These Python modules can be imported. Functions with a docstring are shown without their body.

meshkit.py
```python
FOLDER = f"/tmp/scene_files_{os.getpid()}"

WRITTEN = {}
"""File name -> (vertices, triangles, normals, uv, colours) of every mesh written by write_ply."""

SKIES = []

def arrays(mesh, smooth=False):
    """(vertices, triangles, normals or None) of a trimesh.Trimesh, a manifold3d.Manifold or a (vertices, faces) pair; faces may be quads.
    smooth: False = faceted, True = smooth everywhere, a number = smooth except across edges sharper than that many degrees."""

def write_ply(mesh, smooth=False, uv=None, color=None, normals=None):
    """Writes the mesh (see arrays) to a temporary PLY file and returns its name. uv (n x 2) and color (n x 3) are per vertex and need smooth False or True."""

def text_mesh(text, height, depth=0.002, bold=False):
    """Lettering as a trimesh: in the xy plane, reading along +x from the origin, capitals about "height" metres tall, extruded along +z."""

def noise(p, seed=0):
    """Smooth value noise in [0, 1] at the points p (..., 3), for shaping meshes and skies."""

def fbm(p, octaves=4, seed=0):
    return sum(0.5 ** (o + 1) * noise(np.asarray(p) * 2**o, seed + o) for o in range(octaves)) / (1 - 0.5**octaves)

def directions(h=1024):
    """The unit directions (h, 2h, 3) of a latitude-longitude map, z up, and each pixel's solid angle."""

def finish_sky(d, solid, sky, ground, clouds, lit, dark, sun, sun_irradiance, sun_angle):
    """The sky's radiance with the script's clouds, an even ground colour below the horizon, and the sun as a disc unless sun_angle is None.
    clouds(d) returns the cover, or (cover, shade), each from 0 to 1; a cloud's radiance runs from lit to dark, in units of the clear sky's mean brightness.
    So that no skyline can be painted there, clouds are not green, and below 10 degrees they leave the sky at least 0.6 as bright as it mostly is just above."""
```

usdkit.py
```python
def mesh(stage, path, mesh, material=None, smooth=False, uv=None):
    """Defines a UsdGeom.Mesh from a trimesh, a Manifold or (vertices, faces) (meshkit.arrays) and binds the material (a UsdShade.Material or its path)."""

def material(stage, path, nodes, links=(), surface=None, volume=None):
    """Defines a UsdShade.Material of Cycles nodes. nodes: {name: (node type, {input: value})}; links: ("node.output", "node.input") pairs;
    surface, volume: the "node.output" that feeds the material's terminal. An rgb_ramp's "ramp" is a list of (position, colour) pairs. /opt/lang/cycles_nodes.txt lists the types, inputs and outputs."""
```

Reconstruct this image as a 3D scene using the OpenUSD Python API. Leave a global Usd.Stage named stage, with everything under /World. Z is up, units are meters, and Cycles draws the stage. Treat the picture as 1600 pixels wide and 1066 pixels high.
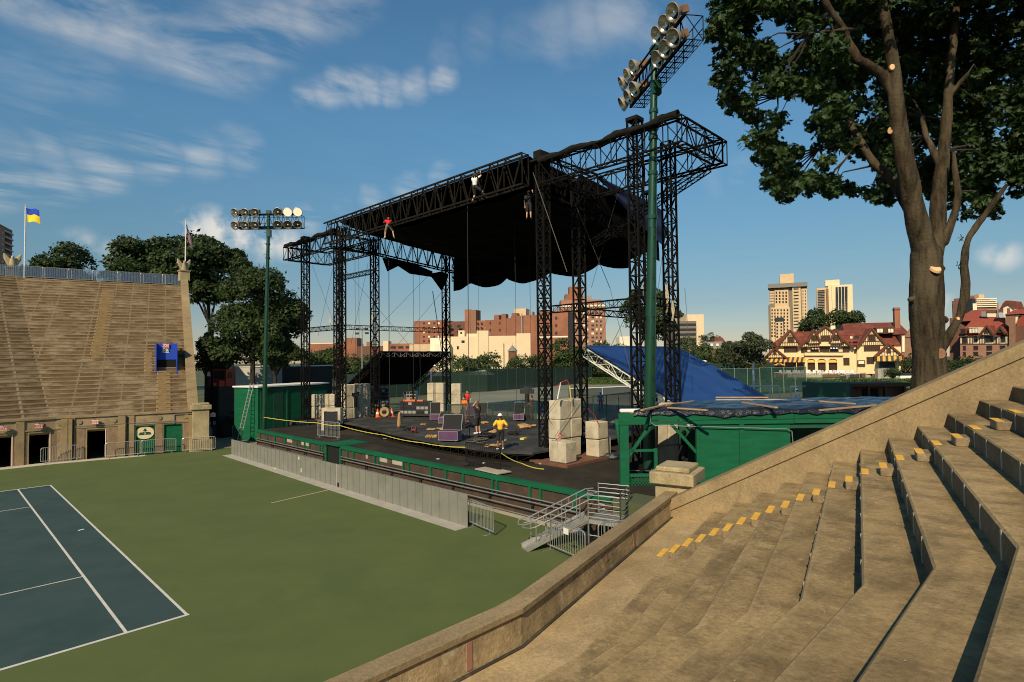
import math, numpy as np, trimesh, usdkit, meshkit
import manifold3d as m3
from shapely.geometry import Polygon, box as sbox, Point
from shapely.ops import unary_union
from pxr import Usd, UsdGeom, UsdLux, UsdShade, Sdf, Gf

# ------------------------------------------------------------------ stage, camera, sky, sun, exposure
stage = Usd.Stage.CreateInMemory()
UsdGeom.SetStageUpAxis(stage, UsdGeom.Tokens.z)
UsdGeom.SetStageMetersPerUnit(stage, 1.0)
UsdGeom.Xform.Define(stage, '/World'); UsdGeom.Scope.Define(stage, '/World/Looks')
rng = np.random.default_rng(7)
FPX, YAW, PITCH, ROLL = 901.67, 0.794378526, 0.0310540560, -0.0114783628      # focal length in photo pixels, heading, tilt, roll
EYE = np.array([-4.98462692, -17.1098901, 6.69994908])                        # stands, row D
FW = np.array([math.sin(YAW)*math.cos(PITCH), math.cos(YAW)*math.cos(PITCH), math.sin(PITCH)])
_r0 = np.array([math.cos(YAW), -math.sin(YAW), 0.0]); _u0 = np.cross(_r0, FW)
RT = math.cos(ROLL)*_r0 + math.sin(ROLL)*_u0; UP = -math.sin(ROLL)*_r0 + math.cos(ROLL)*_u0
cam = UsdGeom.Camera.Define(stage, '/World/camera')
M = Gf.Matrix4d(*RT, 0, *UP, 0, *(-FW), 0, *EYE, 1)
cam.AddTransformOp().Set(M)
cam.CreateHorizontalApertureAttr(36.0); cam.CreateVerticalApertureAttr(36.0*682/1024)
cam.CreateFocalLengthAttr(36.0*FPX/1600); cam.CreateClippingRangeAttr(Gf.Vec2f(0.05, 5000))
EXPOSURE = 0.02
cam.CreateExposureAttr(EXPOSURE)
SUN_EL = math.radians(36); SUN_DIR = np.array([-0.906*math.cos(SUN_EL), -0.423*math.cos(SUN_EL), math.sin(SUN_EL)])   # towards the sun
sun = UsdLux.DistantLight.Define(stage, '/World/sun')
sun.CreateIntensityAttr(1.25); sun.CreateAngleAttr(0.5); sun.CreateColorAttr(Gf.Vec3f(1.0, 0.83, 0.58)); sun.CreateNormalizeAttr(True)
_z = SUN_DIR/np.linalg.norm(SUN_DIR); _x = np.cross([0, 0, 1], _z); _x /= np.linalg.norm(_x); _y = np.cross(_z, _x)
sun.AddTransformOp().Set(Gf.Matrix4d(*_x, 0, *_y, 0, *_z, 0, 0, 0, 50, 1))

def ray(px, py):
    return FW + RT*(px-800)/FPX + UP*(533-py)/FPX
def at_z(px, py, z): d = ray(px, py); return EYE + d*(z-EYE[2])/d[2]
def at_x(px, py, x): d = ray(px, py); return EYE + d*(x-EYE[0])/d[0]
def at_y(px, py, y): d = ray(px, py); return EYE + d*(y-EYE[1])/d[1]
def at_d(px, py, D): return EYE + ray(px, py)*D            # D metres deep along the view axis

SKY_STRENGTH, SKY_SAT, CLOUD = 0.10, 1.15, (8.2, 7.8, 7.1)
def sky_material():
    n = {'tc': ('texture_coordinate', {}),
         'sky': ('sky_texture', {'sky_type': 'single_scattering', 'sun_disc': False, 'sun_elevation': SUN_EL, 'sun_rotation': math.atan2(SUN_DIR[0], SUN_DIR[1]), 'altitude': 50.0, 'air_density': 0.95, 'aerosol_density': 0.12, 'ozone_density': 4.0}),
         'sep': ('separate_xyz', {}), 'zc': ('math', {'math_type': 'maximum', 'value2': 0.06}),
         'dv': ('vector_math', {'math_type': 'divide'}), 'cz': ('combine_xyz', {}),
         'map': ('mapping', {'mapping_type': 'point', 'rotation': (0, 0, 0.35), 'scale': (0.75, 1.45, 1.0)}),
         'nz': ('noise_texture', {'scale': 2.5, 'detail': 9.0, 'roughness': 0.6, 'distortion': 0.35}),
         'rp': ('rgb_ramp', {'ramp': [(0.0, (0, 0, 0)), (0.38, (0, 0, 0)), (0.72, (1, 1, 1)), (1.0, (1, 1, 1))]}),
         'nc': ('noise_texture', {'scale': 14.0, 'detail': 6.0, 'roughness': 0.55}),
         'rc': ('rgb_ramp', {'ramp': [(0.0, (0, 0, 0)), (0.40, (0, 0, 0)), (0.54, (1, 1, 1)), (1.0, (1, 1, 1))]})}
    L = [('tc.generated', 'sep.vector'), ('sep.z', 'zc.value1'), ('zc.value', 'cz.x'), ('zc.value', 'cz.y'), ('zc.value', 'cz.z'),
         ('tc.generated', 'dv.vector1'), ('cz.vector', 'dv.vector2'), ('dv.vector', 'map.vector'), ('map.vector', 'nz.vector'), ('nz.fac', 'rp.fac'),
         ('tc.generated', 'nc.vector'), ('nc.fac', 'rc.fac')]
    # cirrus banks and small cumulus where the photograph's sky has them: (pixel, radius in radians, strength, kind)
    blobs = []
    for line, r, s in (([(110, 5), (160, 25), (210, 48), (260, 66), (310, 84), (350, 84), (395, 62), (440, 40), (490, 14), (530, -8)], .054, .68),
                       ([(485, 152), (515, 146), (545, 136), (575, 136), (610, 142), (645, 134), (690, 126)], .026, .8), ([(0, 222), (70, 222), (140, 226), (210, 232)], .033, .36), ([(10, 292), (80, 282), (160, 268), (240, 258), (310, 250), (375, 238)], .038, .52),
                       ([(480, 342), (540, 326), (590, 312), (650, 290), (700, 274)], .028, .55), ([(690, 75), (760, 68), (830, 60)], .04, .22), ([(880, 55), (930, 38), (985, 28), (1040, 40)], .05, .38), ([(1120, 275), (1170, 258)], .03, .3), ([(60, 130), (150, 110)], .05, .25)):
        blobs += [(p, r, s, 'rp') for p in line]
    blobs += [((290, 362), .030, 1., 'rc'), ((330, 362), .034, 1., 'rc'), ((370, 368), .034, 1., 'rc'), ((410, 374), .034, 1., 'rc'), ((445, 378), .028, .9, 'rc'), ((130, 392), .03, .6, 'rc'), ((170, 396), .022, .4, 'rc'), ((1545, 396), .016, .6, 'rc'), ((1575, 400), .020, .7, 'rc'), ((1415, 410), .012, .3, 'rc'), ((1480, 472), .016, .7, 'rc')]
    n['wn'] = ('noise_texture', {'scale': 5.0, 'detail': 4.0, 'roughness': .6}); n['ws'] = ('vector_math', {'math_type': 'multiply_add', 'vector2': (.14, .14, .05), 'vector3': (-.07, -.07, -.025)}); n['wa'] = ('vector_math', {'math_type': 'add'})
    L += [('tc.generated', 'wn.vector'), ('wn.color', 'ws.vector1'), ('ws.vector', 'wa.vector1'), ('tc.generated', 'wa.vector2')]
    n['wc'] = ('vector_math', {'math_type': 'multiply_add', 'vector2': (.06, .06, .02), 'vector3': (-.03, -.03, -.01)}); n['wd'] = ('vector_math', {'math_type': 'add'}); L += [('wn.color', 'wc.vector1'), ('wc.vector', 'wd.vector1'), ('tc.generated', 'wd.vector2')]
    acc = None
    for k, (p, r, s, kind) in enumerate(blobs):
        d = ray(*p); d = d/np.linalg.norm(d)
        n[f'd{k}'] = ('vector_math', {'math_type': 'distance', 'vector2': tuple(d)})
        n[f'm{k}'] = ('map_range', {'range_type': 'smoothstep', 'from_min': r*1.35, 'from_max': r*0.15, 'to_min': 0.0, 'to_max': s, 'clamp': True})
        n[f'x{k}'] = ('math', {'math_type': 'multiply'})
        L += [('wa.vector' if kind == 'rp' else 'wd.vector', f'd{k}.vector1'), (f'd{k}.value', f'm{k}.value'), (f'm{k}.result', f'x{k}.value1'), (f'{kind}.color', f'x{k}.value2')]
        if acc is None: acc = f'x{k}.value'
        else:
            n[f'a{k}'] = ('math', {'math_type': 'maximum'}); L += [(acc, f'a{k}.value1'), (f'x{k}.value', f'a{k}.value2')]; acc = f'a{k}.value'
    n['thin'] = ('math', {'math_type': 'multiply', 'value2': 0.02}); L += [('rp.color', 'thin.value1')]
    n['all'] = ('math', {'math_type': 'maximum'}); L += [(acc, 'all.value1'), ('thin.value', 'all.value2')]
    n['fade'] = ('map_range', {'from_min': 0.0, 'from_max': 0.05, 'to_min': 0.0, 'to_max': 0.85, 'clamp': True}); L += [('sep.z', 'fade.value')]
    n['amt'] = ('math', {'math_type': 'multiply'}); L += [('all.value', 'amt.value1'), ('fade.result', 'amt.value2')]
    n['deep'] = ('hsv', {'saturation': SKY_SAT, 'value': 1.0, 'hue': 0.487}); L += [('sky.color', 'deep.color')]
    n['tone'] = ('rgb_ramp', {'ramp': [(0, (.68, .57, .52)), (.09, (.73, .61, .56)), (.17, (.92, .80, .70)), (.37, (1.32, 1.20, 1.10)), (.55, (1.28, 1.2, 1.15)), (1, (1.2, 1.15, 1.1))]}); n['toned'] = ('mix_color', {'blend_type': 'multiply', 'fac': 1.0, 'use_clamp_result': False})
    L += [('sep.z', 'tone.fac'), ('deep.color', 'toned.a'), ('tone.color', 'toned.b')]
    n['mix'] = ('mix_color', {'blend_type': 'mix', 'b': CLOUD}); L += [('amt.value', 'mix.fac'), ('toned.result', 'mix.a')]
    n['bg'] = ('background_shader', {'strength': SKY_STRENGTH}); L += [('mix.result', 'bg.color')]
    return usdkit.material(stage, '/World/Looks/sky', n, L, surface='bg.background')
dome = UsdLux.DomeLight.Define(stage, '/World/sky')
UsdShade.MaterialBindingAPI.Apply(dome.GetPrim()).Bind(sky_material())

# ------------------------------------------------------------------ helpers
USED = {}
def numbered(path):
    k = USED.get(path, -1) + 1; USED[path] = k
    return path if k == 0 else f'{path}_{k:03d}'
def tag(o, label=None, cat=None, group=None, kind=None):
    o = o.GetPrim() if hasattr(o, 'GetPrim') else o
    for k, v in (('label', label), ('category', cat), ('group', group), ('kind', kind)):
        if v: o.SetCustomDataByKey(k, v)
    return o
def obj(name, mesh, mat, parent=None, label=None, smooth=False, kind=None):
    base = parent.GetPath().pathString if parent else '/World'
    if isinstance(mesh, MB): mesh = mesh.arr()
    m = usdkit.mesh(stage, numbered(base + '/' + name), mesh, MATS[mat], smooth=smooth)
    if label: m.GetPrim().SetCustomDataByKey('label', label)
    if kind: m.GetPrim().SetCustomDataByKey('kind', kind)
    return m.GetPrim()
def thing(name, label, cat, loc=(0, 0, 0), rz=0.0, group=None, kind=None):
    x = UsdGeom.Xform.Define(stage, numbered('/World/' + name))
    x.AddTranslateOp().Set(Gf.Vec3d(*map(float, loc))); x.AddRotateZOp().Set(float(math.degrees(rz)))
    return tag(x, label, cat, group, kind)
def solo(name, mesh, mat, label, cat, group=None, smooth=False):
    return tag(obj(name, mesh, mat, smooth=smooth), label, cat, group)
def struct(name, mesh, mat, smooth=False): return tag(obj(name, mesh, mat, smooth=smooth), kind='structure')
def stuff(name, mesh, mat, label, cat): return tag(obj(name, mesh, mat), label, cat, kind='stuff')
def dup(src, label, loc, rz=0.0, group=None, scale=1.0):
    base = src.GetName(); was = src.GetCustomData()
    import re
    base = re.sub(r'_\d{3}$', '', base)
    r = UsdGeom.Xform.Define(stage, numbered('/World/' + base))
    r.GetPrim().GetReferences().AddInternalReference(src.GetPath())
    r.GetPrim().SetInstanceable(True)
    r.ClearXformOpOrder()
    for at in ('xformOp:translate', 'xformOp:rotateZ'):
        pass
    r.GetPrim().CreateAttribute('xformOp:translate', Sdf.ValueTypeNames.Double3).Set(Gf.Vec3d(*map(float, loc)))
    r.GetPrim().CreateAttribute('xformOp:rotateZ', Sdf.ValueTypeNames.Float).Set(float(math.degrees(rz)))
    ops = ['xformOp:translate', 'xformOp:rotateZ']
    if scale != 1.0:
        r.GetPrim().CreateAttribute('xformOp:scale', Sdf.ValueTypeNames.Float3).Set(Gf.Vec3f(scale, scale, scale)); ops.append('xformOp:scale')
    r.GetXformOpOrderAttr().Set(ops)
    return tag(r, label, was.get('category'), group or was.get('group'))

def unit(v): v = np.asarray(v, float); return v/max(np.linalg.norm(v), 1e-12)
class MB:
    """collects boxes, bars, tubes and sheets into one mesh"""
    def __init__(s): s.v, s.f, s.n = [], [], 0
    def add(s, v, f):
        v = np.asarray(v, float); f = np.asarray(f, int)
        if f.ndim == 2 and f.shape[1] == 4: f = np.vstack([f[:, [0, 1, 2]], f[:, [0, 2, 3]]])
        s.v.append(v); s.f.append(f + s.n); s.n += len(v); return s
    def tm(s, m): return s.add(m.vertices, m.faces)
    _BF = np.array([[0, 3, 2, 1], [4, 5, 6, 7], [0, 1, 5, 4], [1, 2, 6, 5], [2, 3, 7, 6], [3, 0, 4, 7]])
    def hexa(s, p): return s.add(p, MB._BF)
    def box(s, lo, hi):
        (a, b, c), (d, e, f) = lo, hi
        return s.hexa([(a, b, c), (d, b, c), (d, e, c), (a, e, c), (a, b, f), (d, b, f), (d, e, f), (a, e, f)])
    def cbox(s, c, size, rz=0.0):
        h = np.asarray(size, float)/2; k = np.array([(-1, -1, -1), (1, -1, -1), (1, 1, -1), (-1, 1, -1), (-1, -1, 1), (1, -1, 1), (1, 1, 1), (-1, 1, 1)])*h
        cs, sn = math.cos(rz), math.sin(rz)
        k = np.stack([k[:, 0]*cs-k[:, 1]*sn, k[:, 0]*sn+k[:, 1]*cs, k[:, 2]], 1) + np.asarray(c, float)
        return s.hexa(k)
    def bar(s, p, q, w, h=None, up=(0, 0, 1)):
        p, q = np.asarray(p, float), np.asarray(q, float); h = w if h is None else h
        d = unit(q-p); up = np.asarray(up, float)
        if abs(d@unit(up)) > .99: up = np.array([1., 0, 0])
        a = unit(np.cross(d, up))*w/2; b = unit(np.cross(a, d))*h/2
        return s.hexa([p-a-b, p+a-b, p+a+b, p-a+b, q-a-b, q+a-b, q+a+b, q-a+b])
    def tube(s, p, q, r, n=6, r2=None):
        p, q = np.asarray(p, float), np.asarray(q, float); r2 = r if r2 is None else r2
        d = unit(q-p); a = unit(np.cross(d, (0, 0, 1) if abs(d[2]) < .9 else (1, 0, 0))); b = np.cross(d, a)
        t = np.arange(n)*2*math.pi/n; c = np.outer(np.cos(t), a)+np.outer(np.sin(t), b)
        v = np.vstack([p+c*r, q+c*r2, [p], [q]]); i = np.arange(n); j = (i+1) % n
        f = np.vstack([np.stack([i, j, j+n], 1), np.stack([i, j+n, i+n], 1), np.stack([j, i, np.full(n, 2*n)], 1), np.stack([i+n, j+n, np.full(n, 2*n+1)], 1)])
        return s.add(v, f)
    def path(s, pts, r, n=6):
        for a, b in zip(pts[:-1], pts[1:]): s.tube(a, b, r, n)
        return s
    def sheet(s, a, b, c, d): return s.add([a, b, c, d], [[0, 1, 2, 3]])
    def prism(s, poly, z0, z1):
        for g in getattr(poly, 'geoms', [poly]):
            if g.is_empty or g.area < 1e-6: continue
            m = trimesh.creation.extrude_polygon(g, z1-z0, engine='earcut'); m.apply_translation((0, 0, z0)); s.tm(m)
        return s
    def xf(s, fn):
        s.v = [fn(v) for v in s.v]; return s
    def arr(s): return np.vstack(s.v), np.vstack(s.f)
def grid(P):
    """sheet through a (h, w, 3) grid of points"""
    h, w = P.shape[:2]; i = np.arange(h*w).reshape(h, w)
    return P.reshape(-1, 3), np.stack([i[:-1, :-1], i[:-1, 1:], i[1:, 1:], i[1:, :-1]], -1).reshape(-1, 4)
def thick(P, t):
    """closed cloth or slab: grid P with a copy t below it"""
    v, f = grid(P); v2 = v - np.array([0, 0, t]) if np.ndim(t) == 0 else v - np.asarray(t)
    h, w = P.shape[:2]; n = h*w; i = np.arange(n).reshape(h, w)
    rim = np.concatenate([i[0, :], i[1:, -1], i[-1, -2::-1], i[-2:0:-1, 0]]); j = np.roll(rim, -1)
    return np.vstack([v, v2]), np.vstack([f, f[:, ::-1]+n, np.stack([rim, rim+n, j+n, j], 1)])
class Face:
    """a vertical plane through two ground points; pixels to (u, v), and local meshes (u, v, out) to the world"""
    def __init__(s, A, B):
        s.A = np.array([A[0], A[1], 0.0]); d = np.array([B[0]-A[0], B[1]-A[1], 0.0]); s.len = np.linalg.norm(d); s.U = d/s.len
        s.N = np.array([s.U[1], -s.U[0], 0.0])
        if s.N @ (EYE-s.A) < 0: s.N = -s.N
    def uv(s, px, py):
        d = ray(px, py); t = ((s.A-EYE)@s.N)/(d@s.N); X = EYE+d*t; return np.array([(X-s.A)@s.U, X[2]])
    def P(s, u, v, w=0.0): return s.A + s.U*u + np.array([0, 0, v]) + s.N*w
    def put(s, mb):
        def fn(v): return s.A + np.outer(v[:, 0], s.U) + np.outer(v[:, 1], (0, 0, 1.)) + np.outer(v[:, 2], s.N)
        mb.xf(fn)
        if np.dot(np.cross(s.U, (0, 0, 1)), s.N) < 0: mb.f = [f[:, ::-1] for f in mb.f]
        return mb
    def slab(s, poly, w0, w1): return s.put(MB().prism(poly, w0, w1))
    def rect(s, u0, v0, u1, v1, w0, w1): return s.put(MB().box((min(u0, u1), min(v0, v1), w0), (max(u0, u1), max(v0, v1), w1)))
def hullmesh(pts):
    m = m3.Manifold.hull_points(np.asarray(pts, np.float32)).to_mesh(); return np.asarray(m.vert_properties)[:, :3], np.asarray(m.tri_verts)
def rbox(size, ch=.02, rs=None, jit=0.0):
    """a chamfered block"""
    h = np.asarray(size, float)/2; pts = []
    for sx in (-1, 1):
        for sy in (-1, 1):
            for sz in (-1, 1):
                j = rs.uniform(-jit, jit, 3) if rs is not None else np.zeros(3)
                for k in range(3):
                    q = h.copy(); q[[a for a in range(3) if a != k]] -= ch
                    pts.append(np.array([sx, sy, sz])*q + j)
    return hullmesh(pts)
def lathe(prof, n=16):
    prof = np.asarray(prof, float); t = np.arange(n)*2*math.pi/n
    P = np.stack([np.outer(prof[:, 0], np.cos(t)), np.outer(prof[:, 0], np.sin(t)), np.repeat(prof[:, 1:2], n, 1)], -1)
    k = len(prof); i = np.arange(k*n).reshape(k, n)
    f = np.stack([i[:-1], np.roll(i[:-1], -1, 1), np.roll(i[1:], -1, 1), i[1:]], -1).reshape(-1, 4)
    return P.reshape(-1, 3), f
def orient(v, z, loc, x=None):
    z = unit(z); x = unit(np.cross((0, 0, 1.) if abs(z[2]) < .95 else (0, 1., 0), z)) if x is None else unit(x); y = np.cross(z, x)
    return np.asarray(v)@np.array([x, y, z]) + np.asarray(loc, float)
ORD = ['first', 'second', 'third', 'fourth', 'fifth', 'sixth', 'seventh', 'eighth', 'ninth', 'tenth', 'eleventh', 'twelfth', 'thirteenth', 'fourteenth', 'fifteenth', 'sixteenth', 'seventeenth', 'eighteenth', 'nineteenth', 'twentieth']

# ------------------------------------------------------------------ materials
MATS = {}
def mat(name, c1, c2=None, scale=2.0, rough=.8, bump=0.0, bscale=None, metal=0.0, detail=5.0, stretch=None, c3=None, s3=.4, lo=.35, hi=.65, island=0.0, spec=.5, coat=0.0):
    n = {'g': ('geometry', {}), 'p': ('principled_bsdf', {'base_color': c1, 'roughness': rough, 'metallic': metal, 'specular_ior_level': spec, 'coat_weight': coat})}; L = []; src = 'g.position'
    if stretch:
        n['mp'] = ('mapping', {'mapping_type': 'point', 'scale': stretch}); L.append(('g.position', 'mp.vector')); src = 'mp.vector'
    if c2 is not None:
        n['n1'] = ('noise_texture', {'scale': scale, 'detail': detail, 'roughness': .6}); n['r1'] = ('rgb_ramp', {'ramp': [(0, c1), (lo, c1), (hi, c2), (1, c2)]})
        L += [(src, 'n1.vector'), ('n1.fac', 'r1.fac')]; out = 'r1.color'
        if c3 is not None:
            n['n2'] = ('noise_texture', {'scale': s3, 'detail': 6.0, 'roughness': .65}); n['r2'] = ('rgb_ramp', {'ramp': [(0, (0, 0, 0)), (.48, (0, 0, 0)), (.62, (1, 1, 1)), (1, (1, 1, 1))]})
            n['x2'] = ('mix_color', {'blend_type': 'mix', 'b': c3}); L += [(src, 'n2.vector'), ('n2.fac', 'r2.fac'), ('r2.color', 'x2.fac'), (out, 'x2.a')]; out = 'x2.result'
        if island:
            n['hs'] = ('hsv', {}); n['mr'] = ('map_range', {'from_min': 0., 'from_max': 1., 'to_min': 1-island, 'to_max': 1+island}); L += [('g.random_per_island', 'mr.value'), ('mr.result', 'hs.value'), (out, 'hs.color')]; out = 'hs.color'
        L.append((out, 'p.base_color'))
    if bump:
        n['nb'] = ('noise_texture', {'scale': bscale or scale*6, 'detail': 6.0, 'roughness': .65}); n['b'] = ('bump', {'strength': 1.0, 'distance': bump})
        L += [('g.position', 'nb.vector'), ('nb.fac', 'b.height'), ('b.normal', 'p.normal')]
    MATS[name] = usdkit.material(stage, '/World/Looks/' + name, n, L, surface='p.BSDF')
def emit(name, c, s):
    MATS[name] = usdkit.material(stage, '/World/Looks/' + name, {'e': ('emission', {'color': c, 'strength': s})}, [], surface='e.emission')
def leafmat(name, dark, light, trans=.25):
    n = {'g': ('geometry', {}), 'r': ('rgb_ramp', {'ramp': [(0, dark), (.6, tuple((np.array(dark)+np.array(light))/2)), (1, light)]}), 'nz': ('noise_texture', {'scale': .35, 'detail': 3.0}), 'hs': ('hsv', {}), 'mr': ('map_range', {'from_min': .3, 'from_max': .7, 'to_min': .6, 'to_max': 1.35}),
         'p': ('principled_bsdf', {'roughness': .55, 'specular_ior_level': .35}), 't': ('translucent_bsdf', {}), 'm': ('mix_closure', {'fac': trans})}
    L = [('g.random_per_island', 'r.fac'), ('g.position', 'nz.vector'), ('nz.fac', 'mr.value'), ('mr.result', 'hs.value'), ('r.color', 'hs.color'), ('hs.color', 'p.base_color'), ('hs.color', 't.color'), ('p.BSDF', 'm.closure1'), ('t.BSDF', 'm.closure2')]
    MATS[name] = usdkit.material(stage, '/World/Looks/' + name, n, L, surface='m.closure')
def screenmat(name, c, alpha):
    MATS[name] = usdkit.material(stage, '/World/Looks/' + name, {'t': ('transparent_bsdf', {}), 'd': ('principled_bsdf', {'base_color': c, 'roughness': .9}), 'm': ('mix_closure', {'fac': alpha})}, [('t.BSDF', 'm.closure1'), ('d.BSDF', 'm.closure2')], surface='m.closure')

def concrete(name, base, dark, light, bump=.012, streak=(.5, 2.2, 1.0), island=.03, dirt=.8, pale=.5, dirt2=.7, side=1.0, tread_bands=None):
    """weathered cast concrete: grain, blotches, dirt streaks, pale worn patches"""
    n = {'g': ('geometry', {}), 'p': ('principled_bsdf', {'roughness': .93, 'specular_ior_level': .3}),
         'mp': ('mapping', {'mapping_type': 'point', 'scale': streak}),
         'n1': ('noise_texture', {'scale': 1.6, 'detail': 9.0, 'roughness': .68}), 'r1': ('rgb_ramp', {'ramp': [(0, (0, 0, 0)), (.44, (0, 0, 0)), (.66, (1, 1, 1)), (1, (1, 1, 1))]}),
         'n2': ('noise_texture', {'scale': 2.3, 'detail': 9.0, 'roughness': .7, 'distortion': .4}), 'r2': ('rgb_ramp', {'ramp': [(0, (0, 0, 0)), (.54, (0, 0, 0)), (.66, (1, 1, 1)), (1, (1, 1, 1))]}),
         'n3': ('noise_texture', {'scale': 17.0, 'detail': 10.0, 'roughness': .78}), 'm3': ('map_range', {'from_min': .3, 'from_max': .7, 'to_min': .68, 'to_max': 1.32}),
         'n4': ('noise_texture', {'scale': .33, 'detail': 3.0}), 'm4': ('map_range', {'from_min': .3, 'from_max': .7, 'to_min': .84, 'to_max': 1.16}),
         'mq': ('mapping', {'mapping_type': 'point', 'scale': (.55, 1.9, 1.0)}), 'n5': ('noise_texture', {'scale': .8, 'detail': 9.0, 'roughness': .66}), 'r5': ('rgb_ramp', {'ramp': [(0, (0, 0, 0)), (.50, (0, 0, 0)), (.64, (1, 1, 1)), (1, (1, 1, 1))]}), 'f5': ('math', {'math_type': 'multiply', 'value2': dirt2}), 'x5': ('mix_color', {'blend_type': 'mix', 'b': dark}),
         'f1': ('math', {'math_type': 'multiply', 'value2': dirt}), 'f2': ('math', {'math_type': 'multiply', 'value2': pale}),
         'x1': ('mix_color', {'blend_type': 'mix', 'a': base, 'b': dark}), 'x2': ('mix_color', {'blend_type': 'mix', 'b': light}),
         'h1': ('hsv', {}), 'h2': ('hsv', {}), 'h3': ('hsv', {}), 'mi': ('map_range', {'from_min': 0., 'from_max': 1., 'to_min': 1-island, 'to_max': 1+island}),
         'b': ('bump', {'strength': 1.0, 'distance': bump}), 'nb': ('noise_texture', {'scale': 16.0, 'detail': 8.0, 'roughness': .72})}
    L = [('g.position', 'mp.vector'), ('mp.vector', 'n1.vector'), ('g.position', 'n2.vector'), ('g.position', 'n3.vector'), ('g.position', 'n4.vector'), ('g.position', 'nb.vector'),
         ('n1.fac', 'r1.fac'), ('r1.color', 'f1.value1'), ('f1.value', 'x1.fac'), ('g.position', 'mq.vector'), ('mq.vector', 'n5.vector'), ('n5.fac', 'r5.fac'), ('r5.color', 'f5.value1'), ('f5.value', 'x5.fac'), ('x1.result', 'x5.a'), ('n2.fac', 'r2.fac'), ('r2.color', 'f2.value1'), ('f2.value', 'x2.fac'), ('x5.result', 'x2.a'),
         ('x2.result', 'h1.color'), ('n3.fac', 'm3.value'), ('m3.result', 'h1.value'), ('h1.color', 'h2.color'), ('n4.fac', 'm4.value'), ('m4.result', 'h2.value'), ('h2.color', 'h3.color'), ('g.random_per_island', 'mi.value'), ('mi.result', 'h3.value'), ('h3.color', 'p.base_color'),
         ('nb.fac', 'b.height'), ('b.normal', 'p.normal')]
    if tread_bands:           # patchy darker band at the back of the treads and a worn pale front edge: (yc, yy0, run, kx, slant)
        yc, y0, run, kx, sl = tread_bands
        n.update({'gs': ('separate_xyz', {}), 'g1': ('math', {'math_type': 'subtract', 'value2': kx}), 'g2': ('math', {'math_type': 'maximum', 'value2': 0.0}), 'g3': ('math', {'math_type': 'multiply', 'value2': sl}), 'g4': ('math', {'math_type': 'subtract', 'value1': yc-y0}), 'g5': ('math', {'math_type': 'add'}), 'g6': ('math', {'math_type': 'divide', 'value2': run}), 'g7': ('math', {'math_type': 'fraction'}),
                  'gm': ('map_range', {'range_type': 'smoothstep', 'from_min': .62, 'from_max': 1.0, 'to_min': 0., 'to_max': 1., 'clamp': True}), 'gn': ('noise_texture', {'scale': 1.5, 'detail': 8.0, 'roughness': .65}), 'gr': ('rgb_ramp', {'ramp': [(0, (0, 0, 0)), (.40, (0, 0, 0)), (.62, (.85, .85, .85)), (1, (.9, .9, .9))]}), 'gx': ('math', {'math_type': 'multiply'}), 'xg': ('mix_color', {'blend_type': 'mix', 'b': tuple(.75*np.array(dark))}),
                  'wm': ('map_range', {'range_type': 'smoothstep', 'from_min': .13, 'from_max': .0, 'to_min': 0., 'to_max': .6, 'clamp': True}), 'wx': ('math', {'math_type': 'multiply'}), 'xw': ('mix_color', {'blend_type': 'mix', 'b': light})})
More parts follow.
